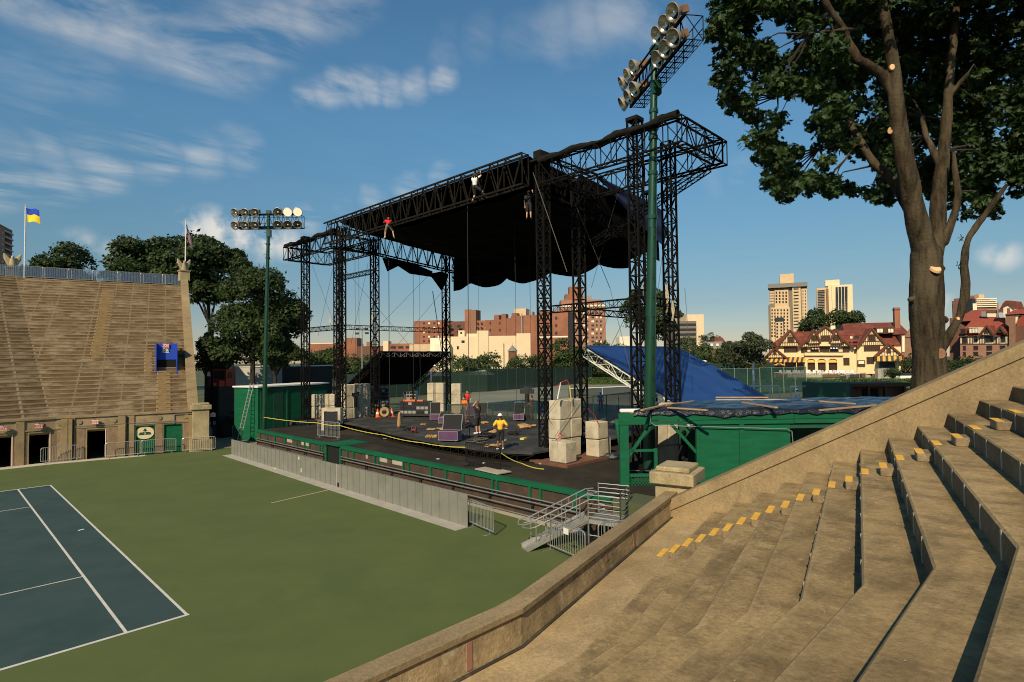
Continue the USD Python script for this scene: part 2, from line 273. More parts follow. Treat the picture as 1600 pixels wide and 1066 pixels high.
        L = [x for x in L if x != ('x2.result', 'h1.color')] + [('g.position', 'gs.vector'), ('gs.x', 'g1.value1'), ('g1.value', 'g2.value1'), ('g2.value', 'g3.value1'), ('gs.y', 'g4.value2'), ('g4.value', 'g5.value1'), ('g3.value', 'g5.value2'), ('g5.value', 'g6.value1'), ('g6.value', 'g7.value1'), ('g7.value', 'gm.value'), ('g.position', 'gn.vector'), ('gn.fac', 'gr.fac'), ('gm.result', 'gx.value1'), ('gr.color', 'gx.value2'), ('gx.value', 'xg.fac'), ('x2.result', 'xg.a'),
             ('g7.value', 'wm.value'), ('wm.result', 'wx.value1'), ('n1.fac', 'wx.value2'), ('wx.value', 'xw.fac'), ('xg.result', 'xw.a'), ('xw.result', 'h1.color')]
    if side < 1.0:      # upright faces darkened: riser shade put into the colour, with some grime
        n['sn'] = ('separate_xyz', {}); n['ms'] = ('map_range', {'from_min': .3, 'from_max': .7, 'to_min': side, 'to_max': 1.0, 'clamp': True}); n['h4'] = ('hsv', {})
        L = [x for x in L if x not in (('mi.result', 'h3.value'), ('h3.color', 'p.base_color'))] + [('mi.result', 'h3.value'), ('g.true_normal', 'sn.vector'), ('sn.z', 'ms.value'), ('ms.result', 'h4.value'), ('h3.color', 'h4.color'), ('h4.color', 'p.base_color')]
    MATS[name] = usdkit.material(stage, '/World/Looks/' + name, n, L, surface='p.BSDF')

concrete('concrete_tier', (.335, .24, .115), (.150, .108, .052), (.46, .345, .185), .016, (1.5, .8, 1.0), dirt2=.7, side=.42, tread_bands=(11.3, 22.84, .572, 1.4, .24))
concrete('concrete_walk', (.40, .295, .155), (.17, .13, .072), (.48, .37, .21), .014, (1.0, 1.0, 1.0), dirt=.35, dirt2=.3)
concrete('concrete_wall', (.44, .33, .18), (.20, .15, .085), (.58, .49, .32), .03, (.9, .9, .55), dirt=.9, pale=.7)
concrete('gutter_dirt', (.06, .05, .032), (.03, .025, .018), (.16, .12, .07), .02)
concrete('concrete_coping', (.30, .222, .118), (.20, .15, .082), (.38, .29, .165), .012, (1, 1, 1), dirt=.4, pale=.3)
concrete('concrete_pier', (.40, .325, .185), (.25, .20, .115), (.50, .43, .27), .014, (1, 1, .7), dirt=.5)
concrete('step_block', (.25, .185, .105), (.14, .105, .06), (.40, .33, .21), .012, (1, 1, 1))
mat('concrete_far', (.115, .078, .038), (.215, .147, .076), 1.2, .95, 0, c3=(.34, .27, .18), s3=.55, stretch=(.8, 1.5, 1.5), island=.16, lo=.3, hi=.7)
mat('concrete_patch', (.33, .31, .24), (.25, .23, .17), 2, .9, .008, 20)
mat('nosing_far', (.31, .225, .125), (.21, .145, .075), 1.4, .95, detail=9.0); mat('tarp_navy', (.008, .016, .055), (.012, .024, .08), 1.2, .6, .01, 3)
mat('joint_strip', (.27, .215, .135), (.36, .30, .20), 1.5, .95)
mat('stair_far', (.36, .255, .12), (.28, .19, .09), 2.5, .95)
mat('stone_wall', (.27, .195, .115), (.34, .26, .155), 1.6, .95, .01, 10, c3=(.20, .145, .085), s3=1.1)
mat('brown_infill', (.20, .13, .075), (.27, .185, .105), 3., .95, .01, 14)
mat('yellow_paint', (.80, .46, .06), (.66, .36, .05), 6, .7, .004, 30)
mat('court_green', (.088, .116, .037), (.100, .126, .042), .5, .9, .003, 40, c3=(.082, .111, .036), s3=.35, detail=11.0, spec=.2)
mat('court_blue', (.036, .066, .065), (.044, .075, .072), .7, .9, .003, 40, c3=(.032, .061, .061), s3=.4, detail=11.0, spec=.2)
mat('court_line', (.62, .60, .54), (.52, .50, .45), 3, .85)
mat('gravel', (.42, .37, .29), (.60, .55, .46), 30, .95, .02, 60)
mat('ground_tan', (.20, .155, .10), (.27, .21, .14), .5, .95, .01, 10)
mat('asphalt', (.020, .0175, .013), (.032, .027, .019), .8, .95, .008, 30, c3=(.044, .036, .024), s3=.25, detail=9.0, spec=.2)
mat('terrain', (.05, .07, .028), (.075, .085, .04), .12, .95)
mat('clay_court', (.145, .15, .105), (.19, .19, .14), .25, .95, c3=(.12, .13, .09), s3=.1)
mat('lawn', (.055, .105, .022), (.075, .13, .03), .15, .95, .01, 60, stretch=(1, .25, 1))
mat('galvanised', (.185, .188, .155), (.24, .238, .20), 1.6, .6, .002, 8, metal=.1, c3=(.21, .212, .18), s3=.9, island=.03, detail=9.0)
mat('toe_plate', (.40, .375, .32), (.33, .31, .265), 1.5, .75, metal=.1)
mat('steel_pipe', (.52, .51, .47), (.42, .41, .38), 4, .38, metal=.75)
mat('aluminium', (.50, .49, .45), (.40, .39, .36), 5, .45, metal=.6)
mat('white_steel', (.72, .71, .67), None, rough=.5)
mat('green_paint', (.006, .112, .050), (.005, .085, .038), 1.0, .75, .004, 12, stretch=(1, 1, 5), spec=.2)
mat('green_dark', (.008, .085, .045), (.007, .06, .034), 1.5, .6)
mat('green_pole', (.006, .052, .026), (.005, .040, .021), 1.5, .35, coat=.2)
mat('brick_old', (.045, .027, .016), (.085, .052, .03), 2.6, .95, .01, 9, c3=(.045, .032, .022), s3=.7)
mat('stone_pale', (.40, .36, .28), (.32, .28, .21), 2, .9)
mat('stage_black', (.024, .024, .022), (.044, .043, .040), 1.2, .8, .003, 12, c3=(.068, .066, .060), s3=.5, detail=9.0, spec=.25)
mat('truss_black', (.004, .004, .004), (.008, .0075, .007), 3, .85, spec=.12)
mat('truss_brown', (.010, .009, .007), (.016, .014, .011), 3, .85, spec=.12)
mat('cloth_black', (.003, .003, .003), (.005, .005, .005), 1, .95, spec=.05)
mat('tarp_blue', (.010, .042, .175), (.014, .053, .215), 1.2, .5, .01, 3)
mat('tarp_black', (.008, .010, .016), (.016, .020, .028), 1.5, .22, .06, 4)
mat('portal_blue', (.010, .055, .42), (.012, .065, .46), 2, .6)
mat('block_concrete', (.56, .50, .37), (.47, .41, .29), 1.8, .95, .012, 12, c3=(.38, .33, .24), s3=1.1, island=.06)
mat('rust_plate', (.16, .07, .035), (.11, .05, .03), 2, .9)
mat('lumber', (.46, .29, .15), (.36, .22, .11), 2, .85, stretch=(1, 1, 6))
mat('cardboard', (.42, .25, .11), (.33, .19, .08), 3, .9)
mat('case_purple', (.085, .035, .09), (.10, .045, .105), 3, .5)
mat('case_foam', (.012, .012, .013), None, rough=.9)
mat('black_plastic', (.014, .014, .015), None, rough=.5)
mat('rope', (.10, .09, .075), None, rough=.9)
mat('rope_dark', (.02, .02, .02), None, rough=.8)
mat('yellow_tape', (.60, .52, .10), None, rough=.6)
mat('sling_red', (.55, .04, .03), None, rough=.7)
mat('cone_orange', (.85, .14, .03), None, rough=.6)
mat('white_plain', (.78, .76, .70), (.70, .68, .62), 2, .6)
mat('white_tent', (.80, .79, .76), None, rough=.7)
mat('truck_red', (.62, .012, .012), None, rough=.35, coat=.5)
mat('truck_grey', (.42, .44, .45), (.36, .38, .40), 1.5, .5)
mat('rubber', (.02, .02, .02), None, rough=.8)
mat('glass_dark', (.025, .03, .035), None, rough=.12)
mat('glass_brown', (.05, .028, .016), None, rough=.2)
mat('sign_red', (.75, .05, .05), None, rough=.5)
mat('sign_pink', (.85, .62, .56), None, rough=.5)
mat('sign_cream', (.72, .58, .33), None, rough=.6)
mat('dark_void', (.006, .006, .006), None, rough=1.0)
mat('skin', (.48, .26, .16), None, rough=.6); mat('skin_dark', (.20, .10, .06), None, rough=.6)
mat('hair_brown', (.05, .03, .018), None, rough=.7)
for nm, c in dict(shirt_yellow=(.85, .50, .03), shirt_red=(.65, .02, .02), shirt_orange=(.85, .20, .03), shirt_blue=(.12, .25, .50), shirt_white=(.78, .77, .75), cloth_dark=(.014, .014, .016), cloth_khaki=(.20, .16, .11), hat_white=(.82, .82, .80), hat_green=(.10, .30, .03), shoe_white=(.75, .74, .72), shoe_dark=(.03, .025, .02), cloth_maroon=(.10, .03, .04), denim=(.06, .09, .16)).items(): mat(nm, c, tuple(.85*np.array(c)), 6, .85)
mat('flag_blue', (.006, .05, .42), None, rough=.8); mat('flag_yellow', (.85, .60, .01), None, rough=.8); mat('flag_red', (.55, .02, .03), None, rough=.8); mat('flag_white', (.75, .74, .72), None, rough=.8); mat('flag_navy', (.02, .025, .10), None, rough=.8)
mat('lamp_reflector', (.46, .47, .40), (.36, .37, .31), 5, .32, metal=.85); mat('lamp_shell', (.55, .50, .42), (.42, .36, .29), 3, .5, metal=.5); mat('rust_box', (.22, .12, .075), (.15, .085, .055), 5, .8)
emit('lamp_lit', (1.0, .52, .32), 1.75)
mat('bark', (.070, .052, .030), (.020, .0155, .010), 7.0, .95, .05, 9, stretch=(1, 1, .16), c3=(.088, .070, .043), s3=1.8, detail=9.0, spec=.2)
mat('bark_far', (.03, .024, .017), None, rough=.95)
mat('cut_wood', (.80, .50, .26), (.70, .40, .19), 8, .8); mat('cut_wood_old', (.30, .15, .085), (.20, .10, .06), 8, .85)
leafmat('leaf_maple', (.026, .054, .011), (.078, .122, .024), .22)
leafmat('leaf_dark', (.036, .060, .014), (.105, .135, .034), .28)
leafmat('leaf_mid', (.050, .078, .020), (.115, .150, .040), .25)
leafmat('leaf_olive', (.050, .062, .026), (.095, .105, .045), .2)
leafmat('leaf_hedge', (.07, .115, .025), (.14, .19, .045), .25)
screenmat('windscreen', (.012, .035, .024), .80); screenmat('netting', (.03, .035, .03), .38); screenmat('mesh_blue', (.08, .15, .26), .28); screenmat('mesh_green', (.012, .06, .045), .5)
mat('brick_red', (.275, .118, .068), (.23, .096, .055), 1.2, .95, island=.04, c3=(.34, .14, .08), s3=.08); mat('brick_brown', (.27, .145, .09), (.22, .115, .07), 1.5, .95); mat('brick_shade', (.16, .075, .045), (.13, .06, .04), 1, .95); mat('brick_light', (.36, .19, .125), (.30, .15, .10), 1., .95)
mat('cream_wall', (.74, .59, .38), (.70, .55, .35), .3, .9); mat('cream_tudor', (.78, .62, .34), (.72, .56, .30), 1.0, .9); mat('stucco_white', (.78, .71, .52), None, rough=.9); mat('tan_wall', (.62, .46, .27), (.56, .41, .24), .4, .9); mat('pale_tower', (.78, .62, .38), (.72, .57, .35), .3, .9); mat('tan_shade', (.30, .20, .11), None, rough=.9)
mat('tile_roof', (.155, .038, .021), (.12, .031, .018), 2.2, .9, c3=(.23, .06, .034), s3=.6); mat('tile_bright', (.30, .065, .034), (.24, .05, .028), 1.6, .9)
mat('timber', (.075, .034, .018), None, rough=.85); mat('awning_orange', (.80, .40, .07), None, rough=.8); mat('awning_dark', (.065, .055, .05), None, rough=.8); mat('awning_white', (.70, .66, .56), None, rough=.8); mat('awning_blue', (.03, .07, .28), None, rough=.8)
mat('grey_office', (.20, .165, .12), (.17, .14, .10), .5, .8); mat('window_frame', (.72, .70, .62), None, rough=.6); mat('metal_grey', (.25, .25, .24), None, rough=.6); mat('roof_grey', (.20, .19, .17), None, rough=.9)
# ------------------------------------------------------------------ the setting: ground, courts, paving
DECK = 1.45                                   # level of the asphalt terrace and of everything beyond it
def gz(x, y):
    """terrain height: the bowl of the stadium is 0, the club grounds beyond lie at deck level"""
    return DECK*np.clip(np.where(y > 28.4, (x-17)/9.0, np.where(y < -12, 1.0, (x-12.95)/.1)), 0, 1)
xs = np.unique(np.concatenate([np.linspace(-400, -40, 10), np.linspace(-40, 12.9, 30), [13.13, 13.14, 13.3, 13.31], np.linspace(14, 40, 27), np.linspace(45, 200, 20), np.linspace(220, 1500, 14)]))
ys = np.unique(np.concatenate([np.linspace(-600, -20, 14), np.linspace(-18, 28, 30), [28.39, 28.41], np.linspace(29, 60, 20), np.linspace(65, 200, 16), np.linspace(220, 1500, 14)]))
X, Y = np.meshgrid(xs, ys)
inb = (X < 13.135) & (Y > -12) & (Y < 36)
Z = np.where(X < 13.3, np.where(inb | (X < 12.9), 0.0, 0.0), 0.0)
Z = np.where((X >= 13.135) & (Y <= 28.39), DECK, 0.0) + np.where(Y > 28.39, DECK*np.clip((X-19)/10.0, 0, 1), 0.0)
Z = Z - 0.03
struct('terrain', grid(np.stack([X, Y, Z], -1)), 'terrain')
def flat(name, poly, z, m):
    return struct(name, MB().prism(poly, z-.02, z), m)
flat('court_surround', Polygon([(-30, -12), (13.05, -12), (13.05, 28.2), (12.2, 30.3), (9.4, 31.2), (1.4, 33.2), (-30, 33.2)]), 0.0, 'court_green')
flat('tennis_court', Polygon([(-10.97, 0), (0, 0), (0, 23.77), (-10.97, 23.77)]), 0.004, 'court_blue')
def court_line(a, b, w, lab):
    a, b = np.array(a, float), np.array(b, float); d = unit(b-a); n = np.array([-d[1], d[0]])*w/2
    tag(obj('court_line', MB().prism(Polygon([a+n, b+n, b-n, a-n]), .0045, .008), 'court_line'), kind='structure')
for a, b, w, t in [((-10.97, 0), (0.05, 0), .10, 'near baseline'), ((-10.97, 23.77), (0.05, 23.77), .10, 'far baseline'), ((0, .05), (0, 23.72), .07, 'outer sideline'), ((-1.37, .05), (-1.37, 23.72), .07, 'inner sideline'), ((-9.6, .05), (-9.6, 23.72), .07, 's'), ((-10.97, .05), (-10.97, 23.72), .07, 's'), ((-9.56, 5.485), (-1.41, 5.485), .05, 'service'), ((-9.56, 18.285), (-1.41, 18.285), .05, 'service')]: court_line(a, b, w, t)
flat('gravel_strip', Polygon([(-30, 32.2), (1.2, 32.2), (6.4, 31.2), (6.3, 31.95), (1.4, 33.28), (-30, 33.28)]), .006, 'gravel')
flat('exit_ground', Polygon([(10.2, 30.9), (12.2, 30.25), (13.1, 28.3), (18.8, 28.3), (18.8, 60), (10.2, 60)]), .0, 'ground_tan')
flat('gravel_edging', Polygon([(12.45, -4.4), (13.02, -4.4), (13.02, 4.4), (12.75, 4.4)]), .006, 'stone_pale')
flat('repair_patch', Polygon([(8.35, -5.9), (10.1, -5.0), (9.6, -4.2), (7.7, -4.9)]), .004, 'court_green')
p, q = at_z(424, 786, .004), at_z(520, 764, .004); tag(obj('chalk_mark', MB().bar(p, q, .05, .004), 'sign_cream'), kind='structure')
# a scrap of paper on the court
stuff_p = at_z(127, 828, .012)
solo('paper_scrap', MB().cbox(stuff_p, (.20, .10, .01), .4), 'white_plain', 'small white paper scrap lying on the blue court near the sideline', 'scrap')

# ------------------------------------------------------------------ grandstands
YC = 11.3; KX = 1.4; SL = .24; RISE = .3045; RUN = .572; Z0 = 2.36; YY0 = 22.84; XE0 = 9.4; XL = -16.0
def yy(x, i): return YY0 + RUN*i - SL*max(x-KX, 0.0)
def xe(i): return XE0 + SL*RUN*i
def zt(i): return Z0 + RISE*i
def WP(side, x, y_, z): return np.array([x, YC + side*y_, z])
def tier(side, i):
    z1, z0, D = zt(i), zt(i-1)-.06, RUN+.05
    prof = [(0, z0), (0, z1-.022), (.022, z1), (D, z1), (D, z0)]
    rows = []
    for x in (XL, KX, xe(i)+.05):
        rows.append([WP(side, x, yy(x, i)+a, z) for a, z in prof])
    R = np.array(rows); n = len(prof); i0 = np.arange(3*n).reshape(3, n); f = []
    for s in range(2):
        for k in range(n):
            f.append([i0[s, k], i0[s, (k+1) % n], i0[s+1, (k+1) % n], i0[s+1, k]])
    tri = []
    for e, flip in ((0, False), (2, True)):
        for k in range(1, n-1):
            t = [i0[e, 0], i0[e, k], i0[e, k+1]]; tri.append(t[::-1] if flip else t)
    f = np.array(f); f = np.vstack([f[:, [0, 1, 2]], f[:, [0, 2, 3]], tri])
    if side > 0: f = f[:, ::-1]
    return R.reshape(-1, 3), f
def endwall(side, i1, nm, T):
    """sloping end wall with its coping, along the normal of the rows"""
    def at(t, off):
        x = XE0 + SL*RUN*t + off*.972; return x, yy(XE0+SL*RUN*t, t) - off*.233
    ts = np.linspace(-1.6, i1, 12)
    for part, w0, w1, a, b, m in (('end_wall', 0.0, .62, -9, .50, 'concrete_coping'), ('coping', -.05, .68, .50, .80, 'concrete_coping')):
        P = []
        for t in ts:
            row = []
            for off, dz in ((w0, a), (w1, a), (w1, b), (w0, b)):
                x, y_ = at(t, off); z = zt(max(t, -1.6)) + dz
                if a < -5 and dz == a: z = 0.0
                row.append(WP(side, x, y_, z))
            P.append(row)
        P = np.array(P); n = len(ts); i0 = np.arange(n*4).reshape(n, 4); f = []
        for s in range(n-1):
            for k in range(4): f.append([i0[s, k], i0[s+1, k], i0[s+1, (k+1) % 4], i0[s, (k+1) % 4]])
        f += [[*i0[0]], [*i0[-1][::-1]]]; f = np.array(f)
        if side > 0: f = f[:, ::-1]
        obj(part, (P.reshape(-1, 3), f), m, T)
def pier(side, T):
    x, y_ = (9.90, 19.72) if side > 0 else (10.32, 20.02)
    b = MB()
    def bx(w, d, z0, z1, m, nm):
        v, f = rbox((w, d, z1-z0), .03); v = v.copy(); a = math.atan(SL)*(1 if side < 0 else -1)
        c, s = math.cos(a), math.sin(a); v = np.stack([v[:, 0]*c - v[:, 1]*s, v[:, 0]*s + v[:, 1]*c, v[:, 2]], 1)
        obj(nm, (v + WP(side, x, y_, (z0+z1)/2), f), m, T)
    if side > 0: bx(1.55, 1.3, -.02, .85, 'concrete_pier', 'pier_base')
    bx(1.12, 1.0, .82 if side > 0 else 0, 3.12, 'concrete_pier', 'pier_shaft'); bx(1.42, 1.24, 3.12, 3.46, 'concrete_pier', 'pier_cap'); bx(1.12, .94, 3.46, 3.60, 'concrete_pier', 'pier_capstone')
def ring(side, y0, y1, z0, z1, xr=XE0-.02):
    """a strip following the front line between offsets y0, y1 and heights z0, z1"""
    P = np.array([[WP(side, x, a - SL*max(x-KX, 0), z) for a, z in ((y0, z0), (y1, z0), (y1, z1), (y0, z1))] for x in (XL, KX, xr)])
    i0 = np.arange(12).reshape(3, 4); f = []
    for s in range(2):
        for k in range(4): f.append([i0[s, k], i0[s+1, k], i0[s+1, (k+1) % 4], i0[s, (k+1) % 4]])
    f += [[*i0[0]], [*i0[-1][::-1]]]; f = np.array(f)
    return P.reshape(-1, 3), f if side < 0 else f[:, ::-1]

# ---- near stand, where the photographer stands
near = thing('grandstand', 'weathered concrete terraces with yellow painted aisle steps in the right foreground', 'grandstand')
obj('walkway', ring(-1, 22.25, YY0+RUN+.1, 1.9, Z0), 'concrete_walk', near)
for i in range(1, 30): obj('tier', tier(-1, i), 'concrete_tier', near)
endwall(-1, 30, 'end', near); pier(-1, near)
obj('parapet', ring(-1, 22.0, 22.27, 0, 2.86, 9.84), 'concrete_wall', near)
obj('parapet_coping', ring(-1, 21.97, 22.31, 2.86, 2.94, 9.80), 'concrete_coping', near)
obj('gutter', ring(-1, 22.272, 22.33, Z0-.02, Z0+.018, 9.3), 'gutter_dirt', near)  # thin dark strip along the inner foot of the parapet
# repairs and slots seen on the inner face of the parapet
def on_parapet(x, z, w, h, m, nm, tilt=0.0, d=.012):
    y_ = 22.27 - SL*max(x-KX, 0); c = WP(-1, x, y_, z); a = -math.atan(SL)*0 + (math.atan(SL) if x > KX else 0)
    v = np.array([(sx*w/2 + tilt*sz, sy*d, sz*h/2) for sx, sy, sz in [(-1, -1, -1), (1, -1, -1), (1, 1, -1), (-1, 1, -1), (-1, -1, 1), (1, -1, 1), (1, 1, 1), (-1, 1, 1)]])
    cs, sn = math.cos(a), math.sin(a); v = np.stack([v[:, 0]*cs - v[:, 1]*sn, v[:, 0]*sn + v[:, 1]*cs, v[:, 2]], 1)
    return obj(nm, MB().hexa(v + c), m, near)
on_parapet(-1.15, 2.66, .26, .26, 'stone_pale', 'inset_plate'); on_parapet(6.35, 2.58, .11, .36, 'brick_brown', 'repair_slot', -.05); on_parapet(4.75, 2.68, .10, .16, 'brick_brown', 'repair_slot', -.03); on_parapet(.35, 2.6, .10, .38, 'brick_light', 'crack_fill')
obj('buttress', MB().cbox(WP(-1, 1.3, 21.88, 1.4), (1.25, .35, 2.75), .12), 'concrete_coping', near)
# aisle with half steps, yellow nosings
AX = at_z(1295, 756.7, zt(6)); ax0 = AX[0] - SL*RUN*6
def aisle(side, T, x_of, i0, i1, w, ymat, bmat, stripes=True):
    for i in range(i0, i1):
        x = x_of(i); a = (math.atan(SL) if side < 0 else -math.atan(SL)) if x > KX else 0
        y1 = yy(x, i+1); zc = zt(i)
        v, f = rbox((w, .25, RISE*.5), .012); c, s = math.cos(a), math.sin(a)
        def put(v, yo, z): v = np.stack([v[:, 0]*c - v[:, 1]*s, v[:, 0]*s + v[:, 1]*c, v[:, 2]], 1); return v + WP(side, x, yo, z)
        obj('half_step', (put(v, y1-.125+.004, zc+RISE*.25), f), bmat, T)
        if stripes:
            k = MB().cbox((0, 0, 0), (w*.98, .12, .006)).v[0]
            obj('yellow_nosing', (put(k, y1-.25+.052, zc+RISE*.5+.004), MB._BF), ymat, T)
            obj('yellow_nosing', (put(k, yy(x, i)+.075, zc+.004), MB._BF), ymat, T)
aisle(-1, near, lambda i: ax0 + SL*RUN*i, 0, 24, .58, 'yellow_paint', 'step_block')

b = MB()
for i in range(6, 26):
    for x in np.arange(KX+.55+.23*(i % 3), xe(i)-.9, 1.05):
        y0 = yy(x, i); a_ = math.atan(SL); c = WP(-1, x, y0-.004, (zt(i)+zt(i-1))/2-.005); b.cbox(c, (.05, .016, RISE-.03), a_)
obj('riser_joints', b, 'concrete_patch', near, kind='stuff')
rg = np.random.default_rng(31); b = MB()
for k in range(420):
    i = int(rg.integers(1, 13)); x = rg.uniform(-3, xe(i)-.1); f_ = rg.uniform(.06, .95); s_ = rg.uniform(.003, .009); c = WP(-1, x, yy(x, i)+RUN*f_, zt(i)+s_*.4)
    v, fc = hullmesh(c + rg.normal(0, 1, (7, 3))*[s_, s_, s_*.5]); b.add(v, fc)
stuff('grit', b, 'joint_strip', 'small pale chips and grit scattered over the near concrete treads', 'grit')
# ---- far stand
NR = 43
far = thing('grandstand', 'far concrete stand of many narrow tiers behind the court with flagpoles on top', 'grandstand')
obj('walkway', ring(1, 22.3, YY0+RUN+.1, 1.9, Z0), 'concrete_walk', far)
for i in range(1, NR+1):
    obj('tier', tier(1, i), 'concrete_far', far)
    b = MB()
    for x0, x1 in ((XL, KX), (KX, xe(i))):
        P = [WP(1, x, yy(x, i)+o, z) for z in (zt(i)-.085, zt(i)+.006) for x, o in ((x0, -.022), (x1, -.022), (x1, .05), (x0, .05))]; b.hexa(P)
    obj('tier_nosing', b, 'nosing_far', far)
endwall(1, NR+1.2, 'end', far); pier(1, far)
obj('top_walk', ring(1, YY0+RUN*(NR+1), YY0+RUN*(NR+1)+2.2, zt(NR)-1.0, zt(NR)+.02, xe(NR)+.6), 'concrete_far', far)
obj('back_wall', ring(1, YY0+RUN*(NR+1)+2.1, YY0+RUN*(NR+1)+2.3, 0, zt(NR)-.1, xe(NR)+.6), 'stone_wall', far)
# worn joint strips running up the tiers
def strip_at(xfun, i0, i1, w, m='joint_strip', nm='joint_strip'):
    b = MB()
    for i in range(i0, i1):
        x = xfun(i); y0 = yy(x, i)
        b.box(tuple(WP(1, x-w/2, y0-.006, zt(i-1)+.004)), tuple(WP(1, x+w/2, y0+RUN-.004, zt(i)+.006)))
    obj(nm, b, m, far)
for k in range(1, 12):
    fs = lambda i, k=k: xe(i) - 1.45*k
    i0 = next((i for i in range(1, NR+1) if fs(i) > KX+.15), None)
    if i0 is not None and k != 6: strip_at(fs, i0, NR+1, .13)
for k in range(0, 5): strip_at(lambda i, k=k: KX - 1.5*k, 1, NR+1, .16)
# stair flights with half steps: one low down under the portal, one up to the top rail
slopeN = unit(np.cross([1, -SL, 0], [0, RUN, RISE])); slopeP = WP(1, KX, YY0, Z0)
def on_slope(px, py): d = ray(px, py); return EYE + d*((slopeP-EYE)@slopeN)/(d@slopeN)
def flight(p_top, p_bot, w, nm):
    A, B = on_slope(*p_top), on_slope(*p_bot)
    iA, iB = (A[2]-Z0)/RISE, (B[2]-Z0)/RISE
    xf = lambda i: B[0] + (A[0]-B[0])*(i-iB)/(iA-iB)
    for i in range(max(1, int(round(iB))), int(round(iA))):
        x = xf(i); y1 = yy(x, i+1)
        obj(nm, MB().box(tuple(WP(1, x-w/2, y1-.27, zt(i)+.003)), tuple(WP(1, x+w/2, y1+.003, zt(i)+RISE*.52))), 'stair_far', far)
        obj('stair_tread', MB().box(tuple(WP(1, x-w/2, yy(x, i)-.014, zt(i-1)+.01)), tuple(WP(1, x+w/2, yy(x, i)+.02, zt(i)+.002))).box(tuple(WP(1, x-w/2, yy(x, i)-.008, zt(i)-.05)), tuple(WP(1, x+w/2, yy(x, i)+.30, zt(i)+.008))), 'stair_far', far)
flight((258, 582), (258, 642), .95, 'stair_step'); flight((172, 450), (155, 552), 1.05, 'stair_step')
flight((234, 548), (234, 580), .55, 'stair_step'); flight((284, 560), (284, 580), .45, 'stair_step')
# front wall of the far stand: two planes, door openings, pilasters, bosses
K3, E3, L3 = WP(1, KX, 22.0, 0), WP(1, 9.45, 22.0-SL*(9.45-KX), 0), WP(1, XL, 22.0, 0)
F1, F2 = Face(K3, E3), Face(L3, K3)
doors1 = [((134, 717.5), (166, 674), 'open'), ((211, 709), (242, 668), 'green'), ((255, 706), (285, 666), 'green')]
doors2 = [((43, 727), (79, 680), 'open'), ((-16, 733), (20, 684), 'open')]
WT = 2.96
for F, doors in ((F1, doors1), (F2, doors2)):
    wall = sbox(0, 0, F.len, WT)
    for a, b, kind in doors:
        u0, v0 = F.uv(*a); u1, v1 = F.uv(*b); v1 = 2.12
        wall = wall.difference(sbox(u0, -.1, u1, v1))
        fr = obj('door_frame', F.put(MB().box((u0, 0, -.30), (u0+.06, v1, .012)).box((u1-.06, 0, -.30), (u1, v1, .012)).box((u0+.06, v1-.06, -.30), (u1-.06, v1, .012))), 'concrete_coping' if kind == 'open' else 'green_dark', far)
        if kind == 'green': obj('door', F.rect(u0+.06, .02, u1-.06, v1-.06, -.16, -.10), 'green_paint', far)
        else:
            bx_ = MB()
            bx_.box((u0-.1, 0, -4.0), (u1+.1, v1+.1, -3.9)).box((u0-.1, 0, -3.9), (u0, v1+.1, -.31)).box((u1, 0, -3.9), (u1+.1, v1+.1, -.31)).box((u0, v1, -3.9), (u1, v1+.1, -.31))
            obj('passage', F.put(bx_), 'dark_void', far)
            obj('gate_edge', F.rect(u1-.055, .04, u1-.005, v1-.08, .0125, .03), 'sign_pink', far)
    obj('front_wall', F.slab(wall, -.28, 0), 'stone_wall', far)
    obj('wall_cornice', F.rect(0, WT-.02, F.len, WT+.12, -.3, .10), 'concrete_coping', far)
    obj('wall_band', F.rect(0, 2.20, F.len, 2.28, .002, .05), 'concrete_coping', far)
for F, pxs in ((F1, [(101, 660, 700), (111, 660, 700), (190, 660, 700), (204, 660, 700)]), (F2, [(31, 660, 700)])):
    for px, _, _ in pxs:
        u = F.uv(px, 680)[0]; obj('pilaster', F.rect(u-.22, 0, u+.22, WT-.03, .003, .07), 'concrete_coping', far)
for F, spans in ((F1, ((117, 132.5), (168, 185.5), (206, 209.5), (243.5, 253.5), (286.5, 296))), (F2, ((21.5, 26), (37, 41.5), (81, 97)))):
    for p_, q_ in spans: obj('wall_infill', F.rect(F.uv(p_, 690)[0], .02, F.uv(q_, 690)[0], 2.16, .002, .02), 'brown_infill', far)
for px in (114, 198):
    u = F1.uv(px, 690)[0]; obj('drain_pipe', F1.put(MB().tube((u, 0, .12), (u, WT-.1, .12), .045, 8)), 'truss_brown', far)
for px in (92, 124, 178, 206, 249, 291):
    u = F1.uv(px, 657)[0]; obj('wall_boss', F1.put(MB().tube((u, 2.62, .002), (u, 2.62, .06), .16, 14)), 'concrete_coping', far)
for px in (31, 64): 
    u = F2.uv(px, 664)[0]; obj('wall_boss', F2.put(MB().tube((u, 2.62, .002), (u, 2.62, .06), .16, 14)), 'concrete_coping', far)
uA, uB, uC = F1.uv(118, 668)[0], F1.uv(272, 652)[0], F1.uv(283, 660)[0]
obj('conduit', F1.put(MB().path([(uA, 2.36, .08), (uB+.1, 2.36, .08)], .025)), 'steel_pipe', far)
obj('conduit', F1.put(MB().path([(uB, 2.12, .07), (uB, 2.82, .07), (uC+.9, 2.82, .07)], .03)), 'steel_pipe', far)
